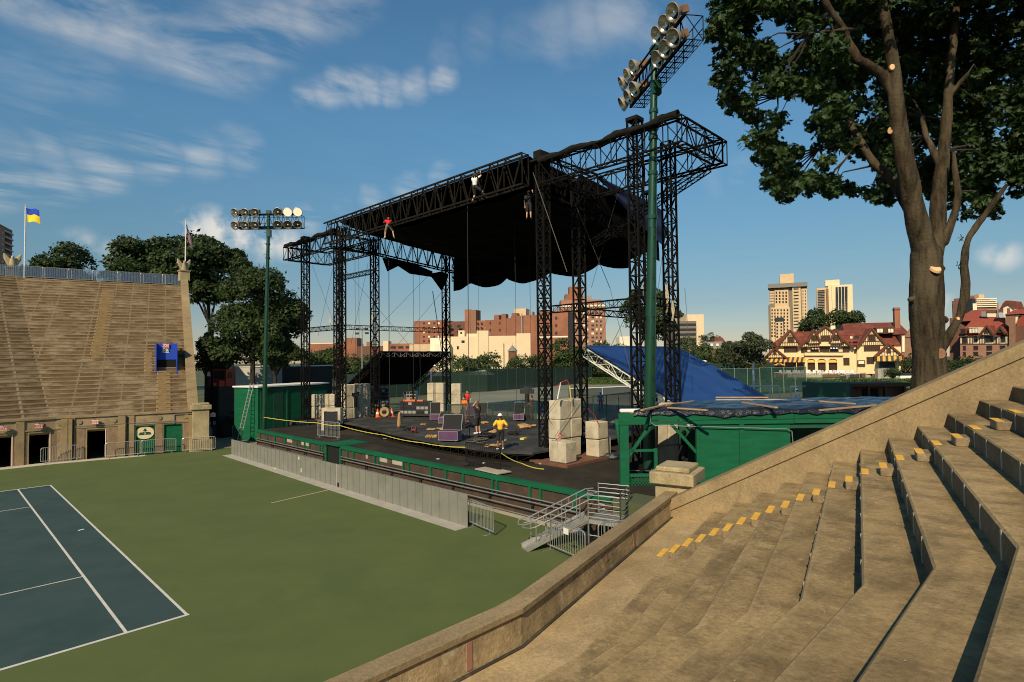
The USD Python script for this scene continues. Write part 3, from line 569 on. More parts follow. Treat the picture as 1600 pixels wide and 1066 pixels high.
# oval club sign on the first green door
uS, vS = F1.uv(226.5, 676.5)
sg = thing('door_sign', 'cream oval sign with a dark green emblem on the first green door', 'sign')
el = Point(0, 0).buffer(1, 20); import shapely.affinity as sa
obj('sign_board', F1.slab(sa.translate(sa.scale(el, .57, .46), uS, vS), -.09, -.06), 'sign_cream', sg)
em = unary_union([Polygon([(-.14, .12), (0, .34), (.14, .12)]), sbox(-.03, .02, .03, .14), Polygon([(-.40, -.16), (-.33, .02), (-.08, .05), (0, -.02), (.08, .05), (.33, .02), (.40, -.16)]).difference(Polygon([(-.07, -.12), (0, .0), (.07, -.12)]))])
obj('emblem', F1.slab(sa.translate(em, uS, vS+.01), -.058, -.05), 'green_dark', sg)
# exit signs
def exit_sign(P, N, U, lab, s=.36):
    t = thing('exit_sign', lab, 'exit sign', group=None)
    m = np.array([U, (0, 0, 1), N]); loc = lambda v: np.asarray(v)@m + P
    b = MB().box((-s*.56, -s*.36, -.12), (s*.56, s*.36, 0)); obj('sign_box', (loc(b.v[0]), b.f[0]), 'sign_pink', t)
    tx = meshkit.text_mesh('EXIT', s*.40, .008, True); w = tx.vertices[:, 0].max(); obj('lettering', (loc(tx.vertices + [-w/2, -s*.2, .004]), tx.faces), 'sign_red', t)
    b = MB().box((-.03, s*.36, -.12), (.03, s*.62, -.06)).box((-.09, s*.5, -.12), (.09, s*.62, .05)); obj('bracket', (loc(b.v[0]), b.f[0]) if len(b.v) == 1 else (loc(np.vstack(b.v)), np.vstack(b.f)), 'steel_pipe', t)
for (px, py), F, lab in (((149, 659), F1, 'red and white exit sign over the third open doorway nearest the green doors'), ((60, 665), F2, 'red and white exit sign over the middle open doorway'), ((4, 669), F2, 'red and white exit sign over the open doorway at the left edge')):
    u, v = F.uv(px, py); exit_sign(F.P(u, v, .32), F.N, F.U, lab)
pp = at_y(320, 643, 30.6); exit_sign(np.array([10.75, 30.92, 2.62]), np.array([0, -1., 0]), np.array([1., 0, 0]), 'red and white exit sign on the corner pier')
obj('plaque', MB().cbox((9.95, 31.07, 2.05), (.62, .05, .17), -math.atan(SL)), 'roof_grey', far)
# blue portal
pB = on_slope(260, 580); pt = thing('portal_hood', 'blue plywood entrance hood with dark doorway set into the far tiers', 'entrance')
Fp = Face(pB + [-1, SL, 0], pB + [1, -SL, 0]); uL, vB = Fp.uv(243, 580); uR, _ = Fp.uv(277, 578); vT = Fp.uv(243, 536)[1]; vM = Fp.uv(260, 562)[1]
dp = 3.6
obj('side_panel', Fp.put(MB().box((uL, vB-.3, -dp), (uL+.07, vT, 0))), 'portal_blue', pt); obj('side_panel', Fp.put(MB().box((uR-.07, vB-.3, -dp), (uR, vT, 0))), 'portal_blue', pt)
obj('back_panel', Fp.put(MB().box((uL+.07, vM, -.62), (uR-.07, vT-.02, -.55))), 'portal_blue', pt)
obj('doorway', Fp.put(MB().box((uL+.08, vB-.2, -.9), (uR-.08, vM-.001, -.60))), 'dark_void', pt)
us, vs = Fp.uv(259.5, 540); exit_sign(Fp.P(us, vs, -.42), Fp.N, Fp.U, 'red and white exit sign on the blue entrance hood', .42)
us, vs = Fp.uv(259.5, 547.5); u0 = us
nb = thing('number_sign', 'small white numbered section sign under the exit sign of the blue hood', 'sign'); obj('sign_board', Fp.rect(us-.24, vs-.2, us+.24, vs+.2, -.548, -.52), 'white_plain', nb)
tx = meshkit.text_mesh('23', .26, .006, True); b = MB().tm(tx); b.xf(lambda v: v*[1, 1, 1] + [us-.17, vs-.13, -.518]); obj('lettering', Fp.put(b), 'truss_black', nb)

# crowd barriers: one prototype, then instances
def barrier_proto(name, label, m, L=2.2, H=1.08, mesh=None, group=None, loc=(0, 0, 0), rz=0.0, n=17):
    t = thing(name, label, 'barrier', loc, rz, group)
    r = .025; b = MB(); c = .12
    pts = [(-L/2, 0, .18), (-L/2, 0, H-c), (-L/2+c*.3, 0, H-c*.3), (-L/2+c, 0, H), (L/2-c, 0, H), (L/2-c*.3, 0, H-c*.3), (L/2, 0, H-c), (L/2, 0, .18), (-L/2, 0, .18)]
    obj('frame', b.path(pts, r, 6), m, t)
    b = MB()
    for k in range(1, n): x = -L/2 + L*k/n; b.tube((x, 0, .18), (x, 0, H), .0135, 4)
    obj('upright_bars', b, m, t, kind='stuff')
    for x in (-L/2+.25, L/2-.25):
        obj('foot', MB().tube((x, 0, .2), (x, 0, .04), .016, 5).bar((x, -.30, .02), (x, .30, .02), .05, .025), m, t)
    if mesh: obj('mesh_cloth', MB().box((-L/2+.03, -.006, .2), (L/2-.03, .006, H-.05)), mesh, t)
    return t.GetPrim() if hasattr(t, 'GetPrim') else t
def place_barrier(src, A, B, label, group=None):
    A, B = np.asarray(A, float), np.asarray(B, float); c = (A+B)/2
    return dup(src, label, c, math.atan2(B[1]-A[1], B[0]-A[0]), group, scale=1.0)
A, B = at_z(733, 823, 0), at_z(766, 838, 0)
c1 = (A+B)/2
bar0 = barrier_proto('crowd_barrier', 'steel crowd barrier standing on the green court at the end of the metal fence', 'steel_pipe', loc=(10.32, -.28, 0), rz=math.atan2(B[1]-A[1], B[0]-A[0]), L=1.75)
bar1 = barrier_proto('crowd_barrier', 'steel crowd barrier with a small white notice in front of the ramp', 'steel_pipe', loc=tuple((at_z(853, 857, 0)+at_z(915, 884, 0))/2), rz=math.atan2(*(at_z(915, 884, 0)-at_z(853, 857, 0))[[1, 0]]), L=2.1)
obj('notice', MB().box((-.02, -.035, .78), (.24, -.024, .98)), 'white_plain', UsdGeom.Xform(bar1))
nn = 0
for (pa, pb) in (((75, 722), (112, 718)), ((168, 716), (219, 710)), ((223, 709.5), (272, 704.5)), ((277, 704), (327, 699))):
    F = F1 if pa[0] > 90 else F2
    ua, ub = F.uv(*pa)[0], F.uv(*pb)[0]; Pa, Pb = F.P(ua, 0, .5), F.P(ub, 0, .5)
    if nn == 3: Pa, Pb = np.array([8.55, 30.75, 0]), np.array([10.6, 29.95, 0])
    if nn == 0: pr = barrier_proto('crowd_barrier', 'steel crowd barrier beside the open doorways of the far wall', 'steel_pipe', loc=tuple((Pa+Pb)/2), rz=math.atan2(*(Pb-Pa)[[1, 0]]), L=2.2)
    else: place_barrier(pr, Pa, Pb, 'steel crowd barrier ' + ['', 'between the last open doorway and the oval sign door', 'in front of both green doors', 'in front of the corner pier'][nn])
    nn += 1
ytop = YY0+RUN*(NR+1)+.15; nb = 0
LAB = ['at the left edge of the top row', 'behind the left flagpole', 'second right of the left flagpole', 'third right of the left flagpole', 'above the upper stair flight', 'fourth from the right end', 'third from the right end', 'second from the right end', 'beside the right flagpole']
pxb = [(-14, 23), (27, 64), (70, 108), (110, 147), (149, 184), (187, 221), (223, 256), (258, 289)]
Ftop = [Face(WP(1, XL, ytop, 0), WP(1, KX, ytop, 0)), Face(WP(1, KX, ytop, 0), WP(1, xe(NR), yy(xe(NR), NR+1)+.15, 0))]
for (a, b) in pxb:
    m = (a+b)/2; F = Ftop[0] if m < 38 else Ftop[1]; u = F.uv(m, 440)[0]; c = F.P(u, zt(NR)+.02); L = 2.35; rz = math.atan2(F.U[1], F.U[0])
    lab = 'blue netted barrier atop the far stand, ' + LAB[nb]
    if nb == 0: prt = barrier_proto('top_barrier', lab, 'steel_pipe', loc=tuple(c), rz=rz, L=2.42, H=1.25, mesh='mesh_blue')
    else: dup(prt, lab, c, rz)
    nb += 1
# stone eagles and flagpoles
def eagle(c, lab):
    t = thing('eagle_finial', lab, 'statue', tuple(c)); b = MB().cbox((0, 0, .55), (1.0, .8, 1.1)).cbox((0, 0, 1.14), (1.15, .95, .12)); obj('pedestal', b, 'concrete_pier', t)
    pts = [np.array(p) for p in ((0, 0, 1.2), (0, 0, 1.9), (0, -.08, 2.2))]
    mm = m3.Manifold()
    def cap(p, q, r1, r2): return m3.Manifold.batch_hull([m3.Manifold.sphere(r1, 14).translate(tuple(p)), m3.Manifold.sphere(r2, 14).translate(tuple(q))])
    mm = cap((0, 0, 1.3), (0, 0, 1.85), .30, .24) + cap((0, -.05, 1.85), (0, -.16, 2.2), .17, .13) + cap((0, -.2, 2.2), (0, -.36, 2.12), .07, .03)
    for s in (-1, 1):
        mm += m3.Manifold.batch_hull([m3.Manifold.sphere(.12, 12).translate((s*.25, .05, 1.3)), m3.Manifold.sphere(.17, 12).translate((s*.52, .08, 2.0)), m3.Manifold.sphere(.10, 12).translate((s*.62, .1, 2.45)), m3.Manifold.sphere(.13, 12).translate((s*.22, .05, 1.9))])
    q = mm.to_mesh(); obj('eagle', (np.asarray(q.vert_properties)[:, :3], np.asarray(q.tri_verts)), 'concrete_pier', t, smooth=40)
eagle(WP(1, 1.15, ytop+.6, zt(NR)), 'stone eagle with raised wings on a pedestal behind the left flagpole'); te = NR+.4; xe_ = XE0+SL*RUN*te+.30; eagle(WP(1, xe_, yy(XE0+SL*RUN*te, te)-.07, zt(te)+.45), 'stone eagle with raised wings on the corner beside the right flagpole')
def flagpole(px, pyb, pyt, D, lab):
    c = at_d(px, pyb, D); top = at_d(px+1.3, pyt, D); h = top[2]-c[2]
    t = thing('flagpole', lab, 'flagpole', tuple(c)); obj('pole', MB().tube((0, 0, -.2), (0, 0, h), .085, 10, .05), 'white_plain', t); obj('finial', (lathe([(0, -.1), (.09, 0), (0, .1)], 10)[0] + [0, 0, h+.08], lathe([(0, -.1), (.09, 0), (0, .1)], 10)[1]), 'sign_cream', t)
    return c, h
cF, hF = flagpole(38, 437, 321, 68.5, 'white flagpole carrying the blue and yellow flag'); cU, hU = flagpole(289.5, 447, 344, 72, 'white flagpole carrying the hanging striped flag')
def wave(w, h, nx, ny, f): return np.array([[f(i/(nx-1)*w, j/(ny-1)*h) for i in range(nx)] for j in range(ny)])
fl = thing('flag', 'blue and yellow flag flying from the left flagpole', 'flag', tuple(cF + [0, 0, hF-.25]))
dr = unit(RT*[1, 1, 0]); dn = unit(FW*[1, 1, 0])
def fp(x, y): return dr*(.08+x*.98) + dn*.22*math.sin(x*3.0+y*.7) + np.array([0, 0, -y - .10*x*x - .05*math.sin(x*4)])
W = wave(1.75, 1.6, 18, 14, fp); obj('blue_half', thick(W[:7], dn*.01), 'flag_blue', fl); obj('yellow_half', thick(W[6:], dn*.01), 'flag_yellow', fl)
fl = thing('flag', 'red and white striped flag hanging limp on the right flagpole', 'flag', tuple(cU + [0, 0, hU-.45]))
def fu(x, y): return dr*(.07+x*.36+y*.13) + dn*.14*math.sin(x*9) + np.array([0, 0, -y - x*.95])
W = wave(1.5, 1.9, 16, 27, fu)
for k in range(13): obj('stripe', thick(W[2*k:2*k+3, (6 if k < 7 else 0):], dn*.01), 'flag_red' if k % 2 == 0 else 'flag_white', fl)
obj('canton', thick(W[:15, :7], dn*.01), 'flag_navy', fl)
pL = at_d(330, 560, 60); 
# ------------------------------------------------------------------ asphalt terrace with its brick face
DX = 13.2                                                       # terrace edge
deck_poly = Polygon([(DX, -4.6), (DX, 15.55), (15.2, 15.55), (15.2, 17.15), (DX, 17.15), (DX, 28.3), (60, 28.3), (60, -11), (14.5, -11), (14.5, -4.6)])
flat('terrace', Polygon([(DX, -4.6), (DX, 28.3), (44, 28.3), (44, -11), (14.5, -11), (14.5, -4.6)]), DECK, 'asphalt')
rw = thing('retaining_wall', 'dark brick terrace wall with green edge beam, short posts and pipe rails', 'wall')
obj('brick_face', MB().box((13.06, -4.5, 0), (DX-.02, 15.5, DECK-.16)).box((13.06, 17.2, 0), (DX-.02, 28.2, DECK-.16)), 'brick_old', rw)
obj('tunnel', MB().box((13.3, 15.5, 0), (16, 15.52, DECK-.17)).box((13.3, 17.18, 0), (16, 17.2, DECK-.17)).box((15.9, 15.52, 0), (16, 17.18, DECK-.17)), 'brick_old', rw)
obj('tunnel_mouth', MB().box((13.08, 15.56, 0), (13.11, 17.14, DECK-.16)), 'dark_void', rw)  # black panel put in for the dark inside the tunnel
obj('tunnel_hood', MB().box((12.9, 15.42, DECK-.02), (15.0, 17.3, DECK+.05)), 'green_paint', rw)
for y0, y1 in ((-4.5, 15.5), (17.2, 28.2)): obj('edge_beam', MB().box((12.98, y0, DECK-.15), (DX+.06, y1, DECK+.035)), 'green_paint', rw)
for y in [15.44, 17.26]: obj('tunnel_post', MB().box((12.96, y-.09, 0), (13.05, y+.09, DECK-.15)), 'green_paint', rw)
yp = [27.6, 26.2, 24.9, 23.2, 21.4, 20.2, 19.5, 18.1, 17.75, 14.6, 13.9, 11.6, 11.2, 8.8, 8.3, 6.4, 5.2, 3.9, 1.9, 1.6, -.4, -1.0, -2.8]
for y in yp: obj('rail_post', MB().box((12.975, y-.055, DECK-.72), (13.055, y+.055, DECK-.15)), 'green_paint', rw)
for a, b in (((12.6, 12.4)), ((9.9, 8.8)), ((11.3, 10.4)), ((20.8, 19.6)), ((23.0, 22.2))):
    obj('pale_stone', MB().box((13.045, b, DECK-.42), (13.059, a, DECK-.18)), 'stone_pale', rw)
for y0, y1 in ((-3.2, 15.2), (17.4, 28.0)):
    for x, z in ((12.9, .86), (12.88, .71), (12.84, .41), (12.95, .08)):
        obj('pipe_rail', MB().tube((x, y0, z), (x, y1, z), .026, 8), 'steel_pipe', rw)
    for y in np.arange(y0, y1+.1, 2.6): obj('rail_bracket', MB().bar((13.05, y, .6), (12.84, y, .40), .035).bar((12.89, y, .40), (12.89, y, .86), .03), 'truss_brown', rw)
flat('service_gully', Polygon([(12.2, 4.4), (13.05, 4.4), (13.05, 28.2), (12.2, 28.2)]), .005, 'asphalt')

# ------------------------------------------------------------------ galvanised sheet fence on the court
fn = thing('sheet_fence', 'long low galvanised sheet metal fence with toe plates along the green court', 'fence')
BA, BB = np.array([10.72, 27.0, 0]), np.array([10.30, .50, 0]); n = 22
for k in range(n):
    p, q = BA+(BB-BA)*k/n, BA+(BB-BA)*(k+1)/n; h = 1.10+.19*(k+.5)/n
    bow = .003*(-1)**k; g = unit(q-p)*.006
    b = MB().hexa([p+g+[bow, 0, .01], q-g+[bow, 0, .01], q-g+[bow+.025, 0, .01], p+g+[bow+.025, 0, .01], p+g+[bow*.3, 0, h], q-g+[bow*.3, 0, h], q-g+[bow*.3+.025, 0, h], p+g+[bow*.3+.025, 0, h]])
    obj('fence_panel', b, 'galvanised', fn)
    rb_ = MB()
    for m_ in (.02, .5): o = p+(q-p)*m_; rb_.cbox(o+[bow*.6-.014, 0, h/2], (.016, .022, h-.02))
    obj('rib', rb_, 'galvanised', fn)
    w0, w1 = .62, .52
    obj('toe_plate', MB().hexa([p+g*.2+[-w0, 0, .002], q-g*.2+[-w0, 0, .002], q-g*.2+[.02, 0, .004], p+g*.2+[.02, 0, .004], p+g*.2+[-w0, 0, .012], q-g*.2+[-w0, 0, .012], q-g*.2+[.02, 0, .025], p+g*.2+[.02, 0, .025]]), 'toe_plate', fn)
obj('fence_post', MB().cbox((10.44, 11.2, .62), (.05, .06, 1.22)), 'toe_plate', fn); obj('vent_hole', MB().cbox((10.425, 11.05, .16), (.03, .10, .20)), 'dark_void', fn)
for py, px, h in ((716, 467, .16), (735, 470.5, .22)):
    q = at_x(px, py, 10.53); obj('torn_sticker', MB().cbox(q, (.012, .07, h), .1), 'white_plain', fn)
for k, (px, py) in enumerate(((430, 732), (464, 739), (389, 717))): q = at_z(px, py, .03); solo('paper_scrap', MB().cbox(q, (.28, .10, .012), .9+k), 'white_plain', ['white paper scrap on the toe plates below the torn sticker', 'white paper scrap on the toe plates nearest the black vent', 'white paper scrap on the toe plates at the left end of the fence'][k], 'scrap')

# ------------------------------------------------------------------ aluminium ramp and landing
rp = thing('access_ramp', 'aluminium access ramp with tube handrails rising to a railed landing', 'ramp')
r0L, r0R = np.array([9.95, -2.78, .03]), np.array([9.82, -3.28, .03]); zl = .92
r0L, r0R = at_z(816, 856, .03), at_z(829, 866, .03)
dirr = np.array([.93, -.37, 0])
r1L = at_z(918, 802, zl); r1R = at_z(918, 813, zl)
r0L = np.array([9.95, -2.80, .03]); r0R = np.array([9.78, -3.25, .03]); r1L = np.array([12.28, -3.86, zl]); r1R = np.array([11.78, -4.38, zl])
b = MB().hexa([r0L-[0, 0, .03], r0R-[0, 0, .03], r1R-[0, 0, .12], r1L-[0, 0, .12], r0L+[0, 0, .02], r0R+[0, 0, .02], r1R, r1L]); obj('ramp_deck', b, 'aluminium', rp)
for a, c in ((r0L, r1L), (r0R, r1R)): obj('ramp_kerb', MB().bar(a+[0, 0, .05], c+[0, 0, .04], .05, .16), 'aluminium', rp)
for nm, a, c in (('left', r0L, r1L), ('right', r0R, r1R)):
    d = c-a; a0 = a + d*.13
    for hh, r in ((.92, .024), (.68, .022)):
        b = MB(); p0 = a0+[0, 0, hh]; p1 = c+[0, 0, hh]
        pts = [p0 - unit(d)*.05 + [0, 0, 0], p1, p1 + unit(d*[1, 1, 0])*.35]
        b.path(pts, r, 7)
        if hh > .8: b.path([p0, p0 - unit(d*[1, 1, 0])*.42 + [0, 0, -.06], p0 - unit(d*[1, 1, 0])*.46 + [0, 0, -.22], p0 - unit(d*[1, 1, 0])*.2 + [0, 0, -.27], p0 + [0, 0, -.24]], r*.9, 6)
        obj('handrail', b, 'steel_pipe', rp)
    for t in (.14, .38, .62, .86):
        q = a+d*t; obj('rail_upright', MB().tube(q+[0, 0, .02], q+[0, 0, .92], .022, 6), 'steel_pipe', rp)
    for t in (.26, .5, .74): q = a+d*t; obj('rail_link', MB().tube(q+[0, 0, .68], q+[0, 0, .92], .014, 5), 'steel_pipe', rp)
la = np.array([12.12, -4.52, zl]); lw = unit(np.array([r1L[0]-r1R[0], r1L[1]-r1R[1], 0])); ld = unit(np.array([.93, -.37, 0]))
c0 = r1R; c1_ = np.array([12.07, -5.55, zl]); c2 = np.array([13.35, -5.1, zl]); c3 = np.array([13.0, -3.95, zl])
obj('landing_deck', MB().hexa([q-[0, 0, .14] for q in (c0, c1_, c2, c3)]+[q for q in (c0, c1_, c2, c3)]), 'aluminium', rp)
for q in (c0, (c0+c1_)/2, c1_, c2, c3): obj('landing_leg', MB().tube([q[0], q[1], 0], q, .03, 6), 'steel_pipe', rp)
for (a, c) in ((c0, c1_), (c1_, c2), (c2, c3)):
    b = MB()
    for k in range(7): b.tube(a+[0, 0, .10+.155*k], c+[0, 0, .10+.155*k], .016, 6)
    obj('guard_bars', b, 'steel_pipe', rp)
    for q in (a, c): obj('guard_post', MB().tube(q, q+[0, 0, 1.06], .024, 6), 'steel_pipe', rp)
obj('leg_brace', MB().tube(c0+[0, 0, -.55], (c0+c1_)/2+[0, 0, -.55], .018, 6), 'steel_pipe', rp)
gq, gr = at_d(981, 776, 25.4), at_d(1019, 782, 25.6)
for k in range(7): obj('rear_guard_bar', MB().tube(gq*[1, 1, 0]+[0, 0, .62+.185*k], gr*[1, 1, 0]+[0, 0, .60+.175*k], .018, 6), 'steel_pipe', rp)
for q in (gq, gr): obj('rear_guard_post', MB().tube(q*[1, 1, 0], q*[1, 1, 0]+[0, 0, 1.74], .024, 6), 'steel_pipe', rp)
tarp = np.array([[np.array([11.6+2.4*i/11+.0*j, -3.9-1.3*j/7, .02]) + [0, 0, .10*meshkit.fbm(np.array([i*.7, j*.7, 2.]), 3)+.25*(i/11)] for i in range(12)] for j in range(8)])
solo('black_sheet', thick(tarp, .01), 'tarp_black', 'crumpled black plastic sheeting under the ramp landing', 'sheet')
bar2 = dup(bar1, 'steel crowd barrier half hidden behind the parapet beside the ramp', (12.1, -5.75, 0), math.radians(-28))
q = at_z(975, 716, DECK)

# ------------------------------------------------------------------ green timber shelter with tarped roof
def H(px, py, D): return at_d(px, py, D)
HZ = 4.42; ha = at_z(968, 646, HZ); hb = ha + unit(RT*[1, 1, 0])*11.5; hn = unit(FW*[1, 1, 0]); hu = unit(RT*[1, 1, 0])
FH = Face(ha, hb)
sh = thing('timber_shelter', 'green painted timber shelter with posts, plywood wall and flat tarped roof', 'shelter')
def hp(u, v, w): return FH.P(u, v, -w)                          # w metres behind the front face
def hbox(u0, v0, w0, u1, v1, w1): return FH.put(MB().box((u0, v0, -w1), (u1, v1, -w0)))
for u0 in (0, 4.9): obj('post', hbox(u0, 0, 0, u0+.36 if u0 == 0 else u0+.2, 3.94, .3), 'green_paint', sh)
uw0, uw1 = FH.uv(1094, 700)[0], FH.uv(1236, 690)[0]; uj = FH.uv(1240, 660)[0]
obj('wall_panel', hbox(uw0, 1.0, .06, uw1, 3.92, .16), 'green_paint', sh); obj('wall_panel', hbox(uw1+.02, 3.72, .09, 11.3, 3.93, .2), 'green_dark', sh)
obj('post', hbox(uw0-.13, 0, .03, uw0-.01, 3.92, .2), 'green_paint', sh)
um = FH.uv(1018, 660)[0]
obj('fascia_board', hbox(-.04, 3.95, -.03, um, HZ, .05), 'green_paint', sh); obj('fascia_board', hbox(um+.01, 4.12, -.05, uj, HZ+.04, .05), 'green_paint', sh); obj('fascia_board', hbox(um+.01, 3.93, -.02, uj, 4.105, .05), 'green_paint', sh)
obj('fascia_board', hbox(uj+.02, 4.12, -.045, 11.4, HZ+.03, .05), 'green_paint', sh); obj('fascia_board', hbox(uj+.02, 3.94, -.02, 11.4, 4.10, .05), 'green_paint', sh)
ld = unit(np.array([.995, -.11, 0]))
def hq(u, v, w): return ha*[1, 1, 0] + hu*u + np.array([0, 0, v]) + ld*w
RD_ = lambda z: [hq(.03, z, .10), hq(11.4, z, .10), hq(11.4, z, 9.6), hq(.03, z, 9.6)]
obj('roof_deck', MB().hexa(RD_(HZ-.14)+RD_(HZ-.03)), 'lumber', sh)
def hbar(p, q, w, h=None): return MB().bar(hp(*p), hp(*q), w, h)
obj('knee_brace', hbar((.30, 2.55, .15), (1.32, 3.97, .15), .10, .12), 'green_paint', sh)
obj('knee_brace', hbar((uw0-.1, 2.75, .15), (uw0-1.15, 3.97, .15), .10, .12), 'green_paint', sh); obj('knee_brace', hbar((.2, 2.3, .2), (.2, 3.97, 1.7), .22, .12), 'green_paint', sh)
obj('back_wall', hbox(uw0, 0, 5.0, 11.3, 3.9, 5.1), 'green_dark', sh)
lt = MB(); 
for k in range(-8, 16):
    for s in (1, -1):
        p, q = np.array([.36 + k*.13, .95]), np.array([.36 + k*.13 + s*.85, 1.8])
        lo, hi = .36, 1.42
        def clip(p, q):
            d = q-p; t0, t1 = 0., 1.
            ta, tb = sorted(((lo-p[0])/d[0], (hi-p[0])/d[0])); t0, t1 = max(t0, ta), min(t1, tb); return (p+d*t0, p+d*t1) if t1-t0 > .02 else None
        c = clip(p, q)
        if c: lt.bar(hp(c[0][0], c[0][1], .16+.012*s), hp(c[1][0], c[1][1], .16+.012*s), .035, .012, up=hn)
obj('lattice', lt, 'green_paint', sh); obj('lattice_frame', hbox(.36, 1.8, .1, 1.5, 1.92, .22), 'green_paint', sh); obj('lattice_frame', hbox(1.42, .0, .1, 1.55, 2.95, .22), 'green_paint', sh); obj('lattice_frame', hbox(.36, 2.82, .1, 1.42, 2.92, .22), 'green_paint', sh)
cp = [hp(*FH.uv(1015, 648), -.08), hp(*FH.uv(1016, 660), -.08), hp(*FH.uv(1022, 664.5), -.08), hp(*FH.uv(1228, 670), -.08), hp(*FH.uv(1236, 674), -.08), hp(*FH.uv(1237.5, 692), -.08)]
obj('conduit', MB().path(cp, .019, 7), 'steel_pipe', sh)
# tarp over the roof, with hanging front edge
nx, ny = 60, 26; T = np.zeros((ny, nx, 3))
for j in range(ny):
    for i in range(nx):
        u = .55 + 9.6*i/(nx-1); w = .12 + 9.0*(j-2)/(ny-3)
        wr = meshkit.fbm(np.array([u*1.1+w*.5, w*1.6, 3.]), 4)-.5; rid = abs(math.sin(u*1.7+w*2.3+3*wr))
        v = HZ + .07 + .16*max(wr+.12, -.06) + .05*rid + .10*math.sin(j/(ny-1)*math.pi)
        if j < 2: w = -.105 - .03*abs(math.sin(u*5.3)) if j == 0 else -.095
        if j == 0: v = HZ - .03 - .09*abs(math.sin(u*1.7+.5))*abs(math.sin(u*4.1)) - .10*(3 < u < 6)*math.sin((u-3)/3*math.pi)
        if j == 1: v = HZ + .075
        T[j, i] = hp(u, v, w) if j < 2 else hq(u, v, w)
solo('roof_tarp', thick(T, .012), 'tarp_black', 'wrinkled black plastic tarp spread over the green shelter roof', 'tarp', smooth=60)
PL = [((1003, 641), (1042, 632), .0, 'leaning along the left edge of the shelter tarp'), ((1044, 637), (1105, 641), .0, 'lying on the front left of the shelter tarp'), ((1040, 633), (1083, 627), .0, 'lying behind the front left board of the shelter tarp'), ((1118, 621), (1200, 621), 0, 'lying along the back of the shelter tarp'), ((1160, 629), (1213, 637), 0, 'lying diagonally across the middle of the shelter tarp'), ((1250, 625), (1336, 631), 0, 'lying along the back right of the shelter tarp'), ((1282, 641), (1370, 633), 0, 'lying diagonally near the right end of the shelter tarp'), ((1118, 624.5), (1230, 624.5), 0, 'grey board lying along the back edge')]
for (a, c, _, lab) in PL:
    p, q = at_z(*a, HZ+.22), at_z(*c, HZ+.22)
    solo('timber_board', MB().bar(p, q, .13, .05), 'lumber' if 'grey' not in lab else 'stone_pale', ('sawn timber board ' + lab) if 'grey' not in lab else 'weathered grey board lying behind the boards on the shelter tarp', 'board')
p = at_z(985, 642, HZ+.05); solo('folded_cloth', (rbox((.9, .3, .16), .05)[0]@np.array([hu, hn, (0, 0, 1)]) + p, rbox((.9, .3, .16), .05)[1]), 'white_plain', 'folded pale cloth on the left corner of the shelter roof', 'cloth')
# ------------------------------------------------------------------ green container store with ladder at the left
cs = thing('green_container', 'dark green site container with white roof beside the left light mast', 'container')
g0 = at_z(403, 690, 0); ux, uy = np.array([.955, .295, 0]), np.array([-.295, .955, 0])
def cbx(a, b, c, d, e, f): 
    m = MB().box((a, b, c), (d, e, f)); return m.xf(lambda v: g0 + np.outer(v[:, 0], ux) + np.outer(v[:, 1], uy) + np.outer(v[:, 2], (0, 0, 1)))
ZC = at_x(403, 606, g0[0])[2]
obj('shell', cbx(0, 0, 0, 7.8, 3.0, ZC), 'green_paint', cs); obj('roof_sheet', cbx(-.12, -.12, ZC+.002, 8.0, 3.1, ZC+.12), 'white_plain', cs)
for x in (.25, 3.0, 5.4): obj('wall_batten', cbx(x, -.05, .3, x+.12, -.002, ZC-.05), 'green_dark', cs)
obj('recess', cbx(1.6, -.02, .3, 2.6, -.001, ZC-.1), 'green_dark', cs); obj('wall_rail', cbx(.3, -.06, ZC-.25, 7.8, -.003, ZC-.12), 'green_dark', cs); obj('window', cbx(5.0, -.06, 2.5, 5.45, -.003, 3.3), 'glass_dark', cs)
ld_ = thing('ladder', 'aluminium ladder leaning against the end of the green container', 'ladder')
A, B = at_d(374.5, 686, 38.2), None
la0 = g0 + uy*.55 + ux*-1.45; la0[2] = 0.05; lt0 = g0 + uy*.55 + ux*-.15 + np.array([0, 0, ZC+.35])
for s in (-.21, .21): obj('stile', MB().bar(la0+uy*s, lt0+uy*s, .07, .035), 'aluminium', ld_)
for k in range(1, 16): q = la0+(lt0-la0)*k/16; obj('rung', MB().tube(q-uy*.2, q+uy*.2, .02, 5), 'aluminium', ld_)
# ------------------------------------------------------------------ concert stage under construction
SX, YL_, YR_, SB = 18.3, 24.84, 3.3, 29.0        # front tower line, left and right tower lines, back tower line
WA, WB = 6.2, 5.8                                # how far the left and right wings reach out
ZS = 2.0                                         # stage floor
front = [at_z(px, py, ZS)[:2] for px, py in ((560, 664.5), (600, 674.5), (640, 683.5), (690, 692.5), (740, 700.5), (780, 705), (821, 713))]
front[-1] = np.array([16.4, 2.55])
fl_poly = Polygon([tuple(q) for q in front] + [(28.6, 2.55), (28.6, 25.6), (18.4, 25.6), (17.6, 24.4)])
sd = thing('stage_platform', 'low black stage floor with curved front edge on an open steel frame', 'stage')
obj('stage_floor', MB().prism(fl_poly, ZS-.10, ZS), 'stage_black', sd)
fp = [np.array([17.9, 24.9])] + front; b = MB(); b2 = MB()
for p, q in zip(fp[:-1], fp[1:]):
    L = np.linalg.norm(q-p); n = max(1, int(L/.62)); inn = np.array([.10, 0])
    for k in range(n):
        a, c = p+(q-p)*k/n+inn, p+(q-p)*(k+1)/n+inn
        b.bar([*a, DECK], [*a, ZS-.1], .035).bar([*a, DECK+.04], [*c, ZS-.14], .025)
    a, c = p+inn, q+inn; b2.bar([*a, DECK+.05], [*c, DECK+.05], .05).bar([*a, ZS-.16], [*c, ZS-.16], .05)
obj('front_bracing', b, 'truss_brown', sd); obj('front_rail', b2, 'truss_brown', sd)
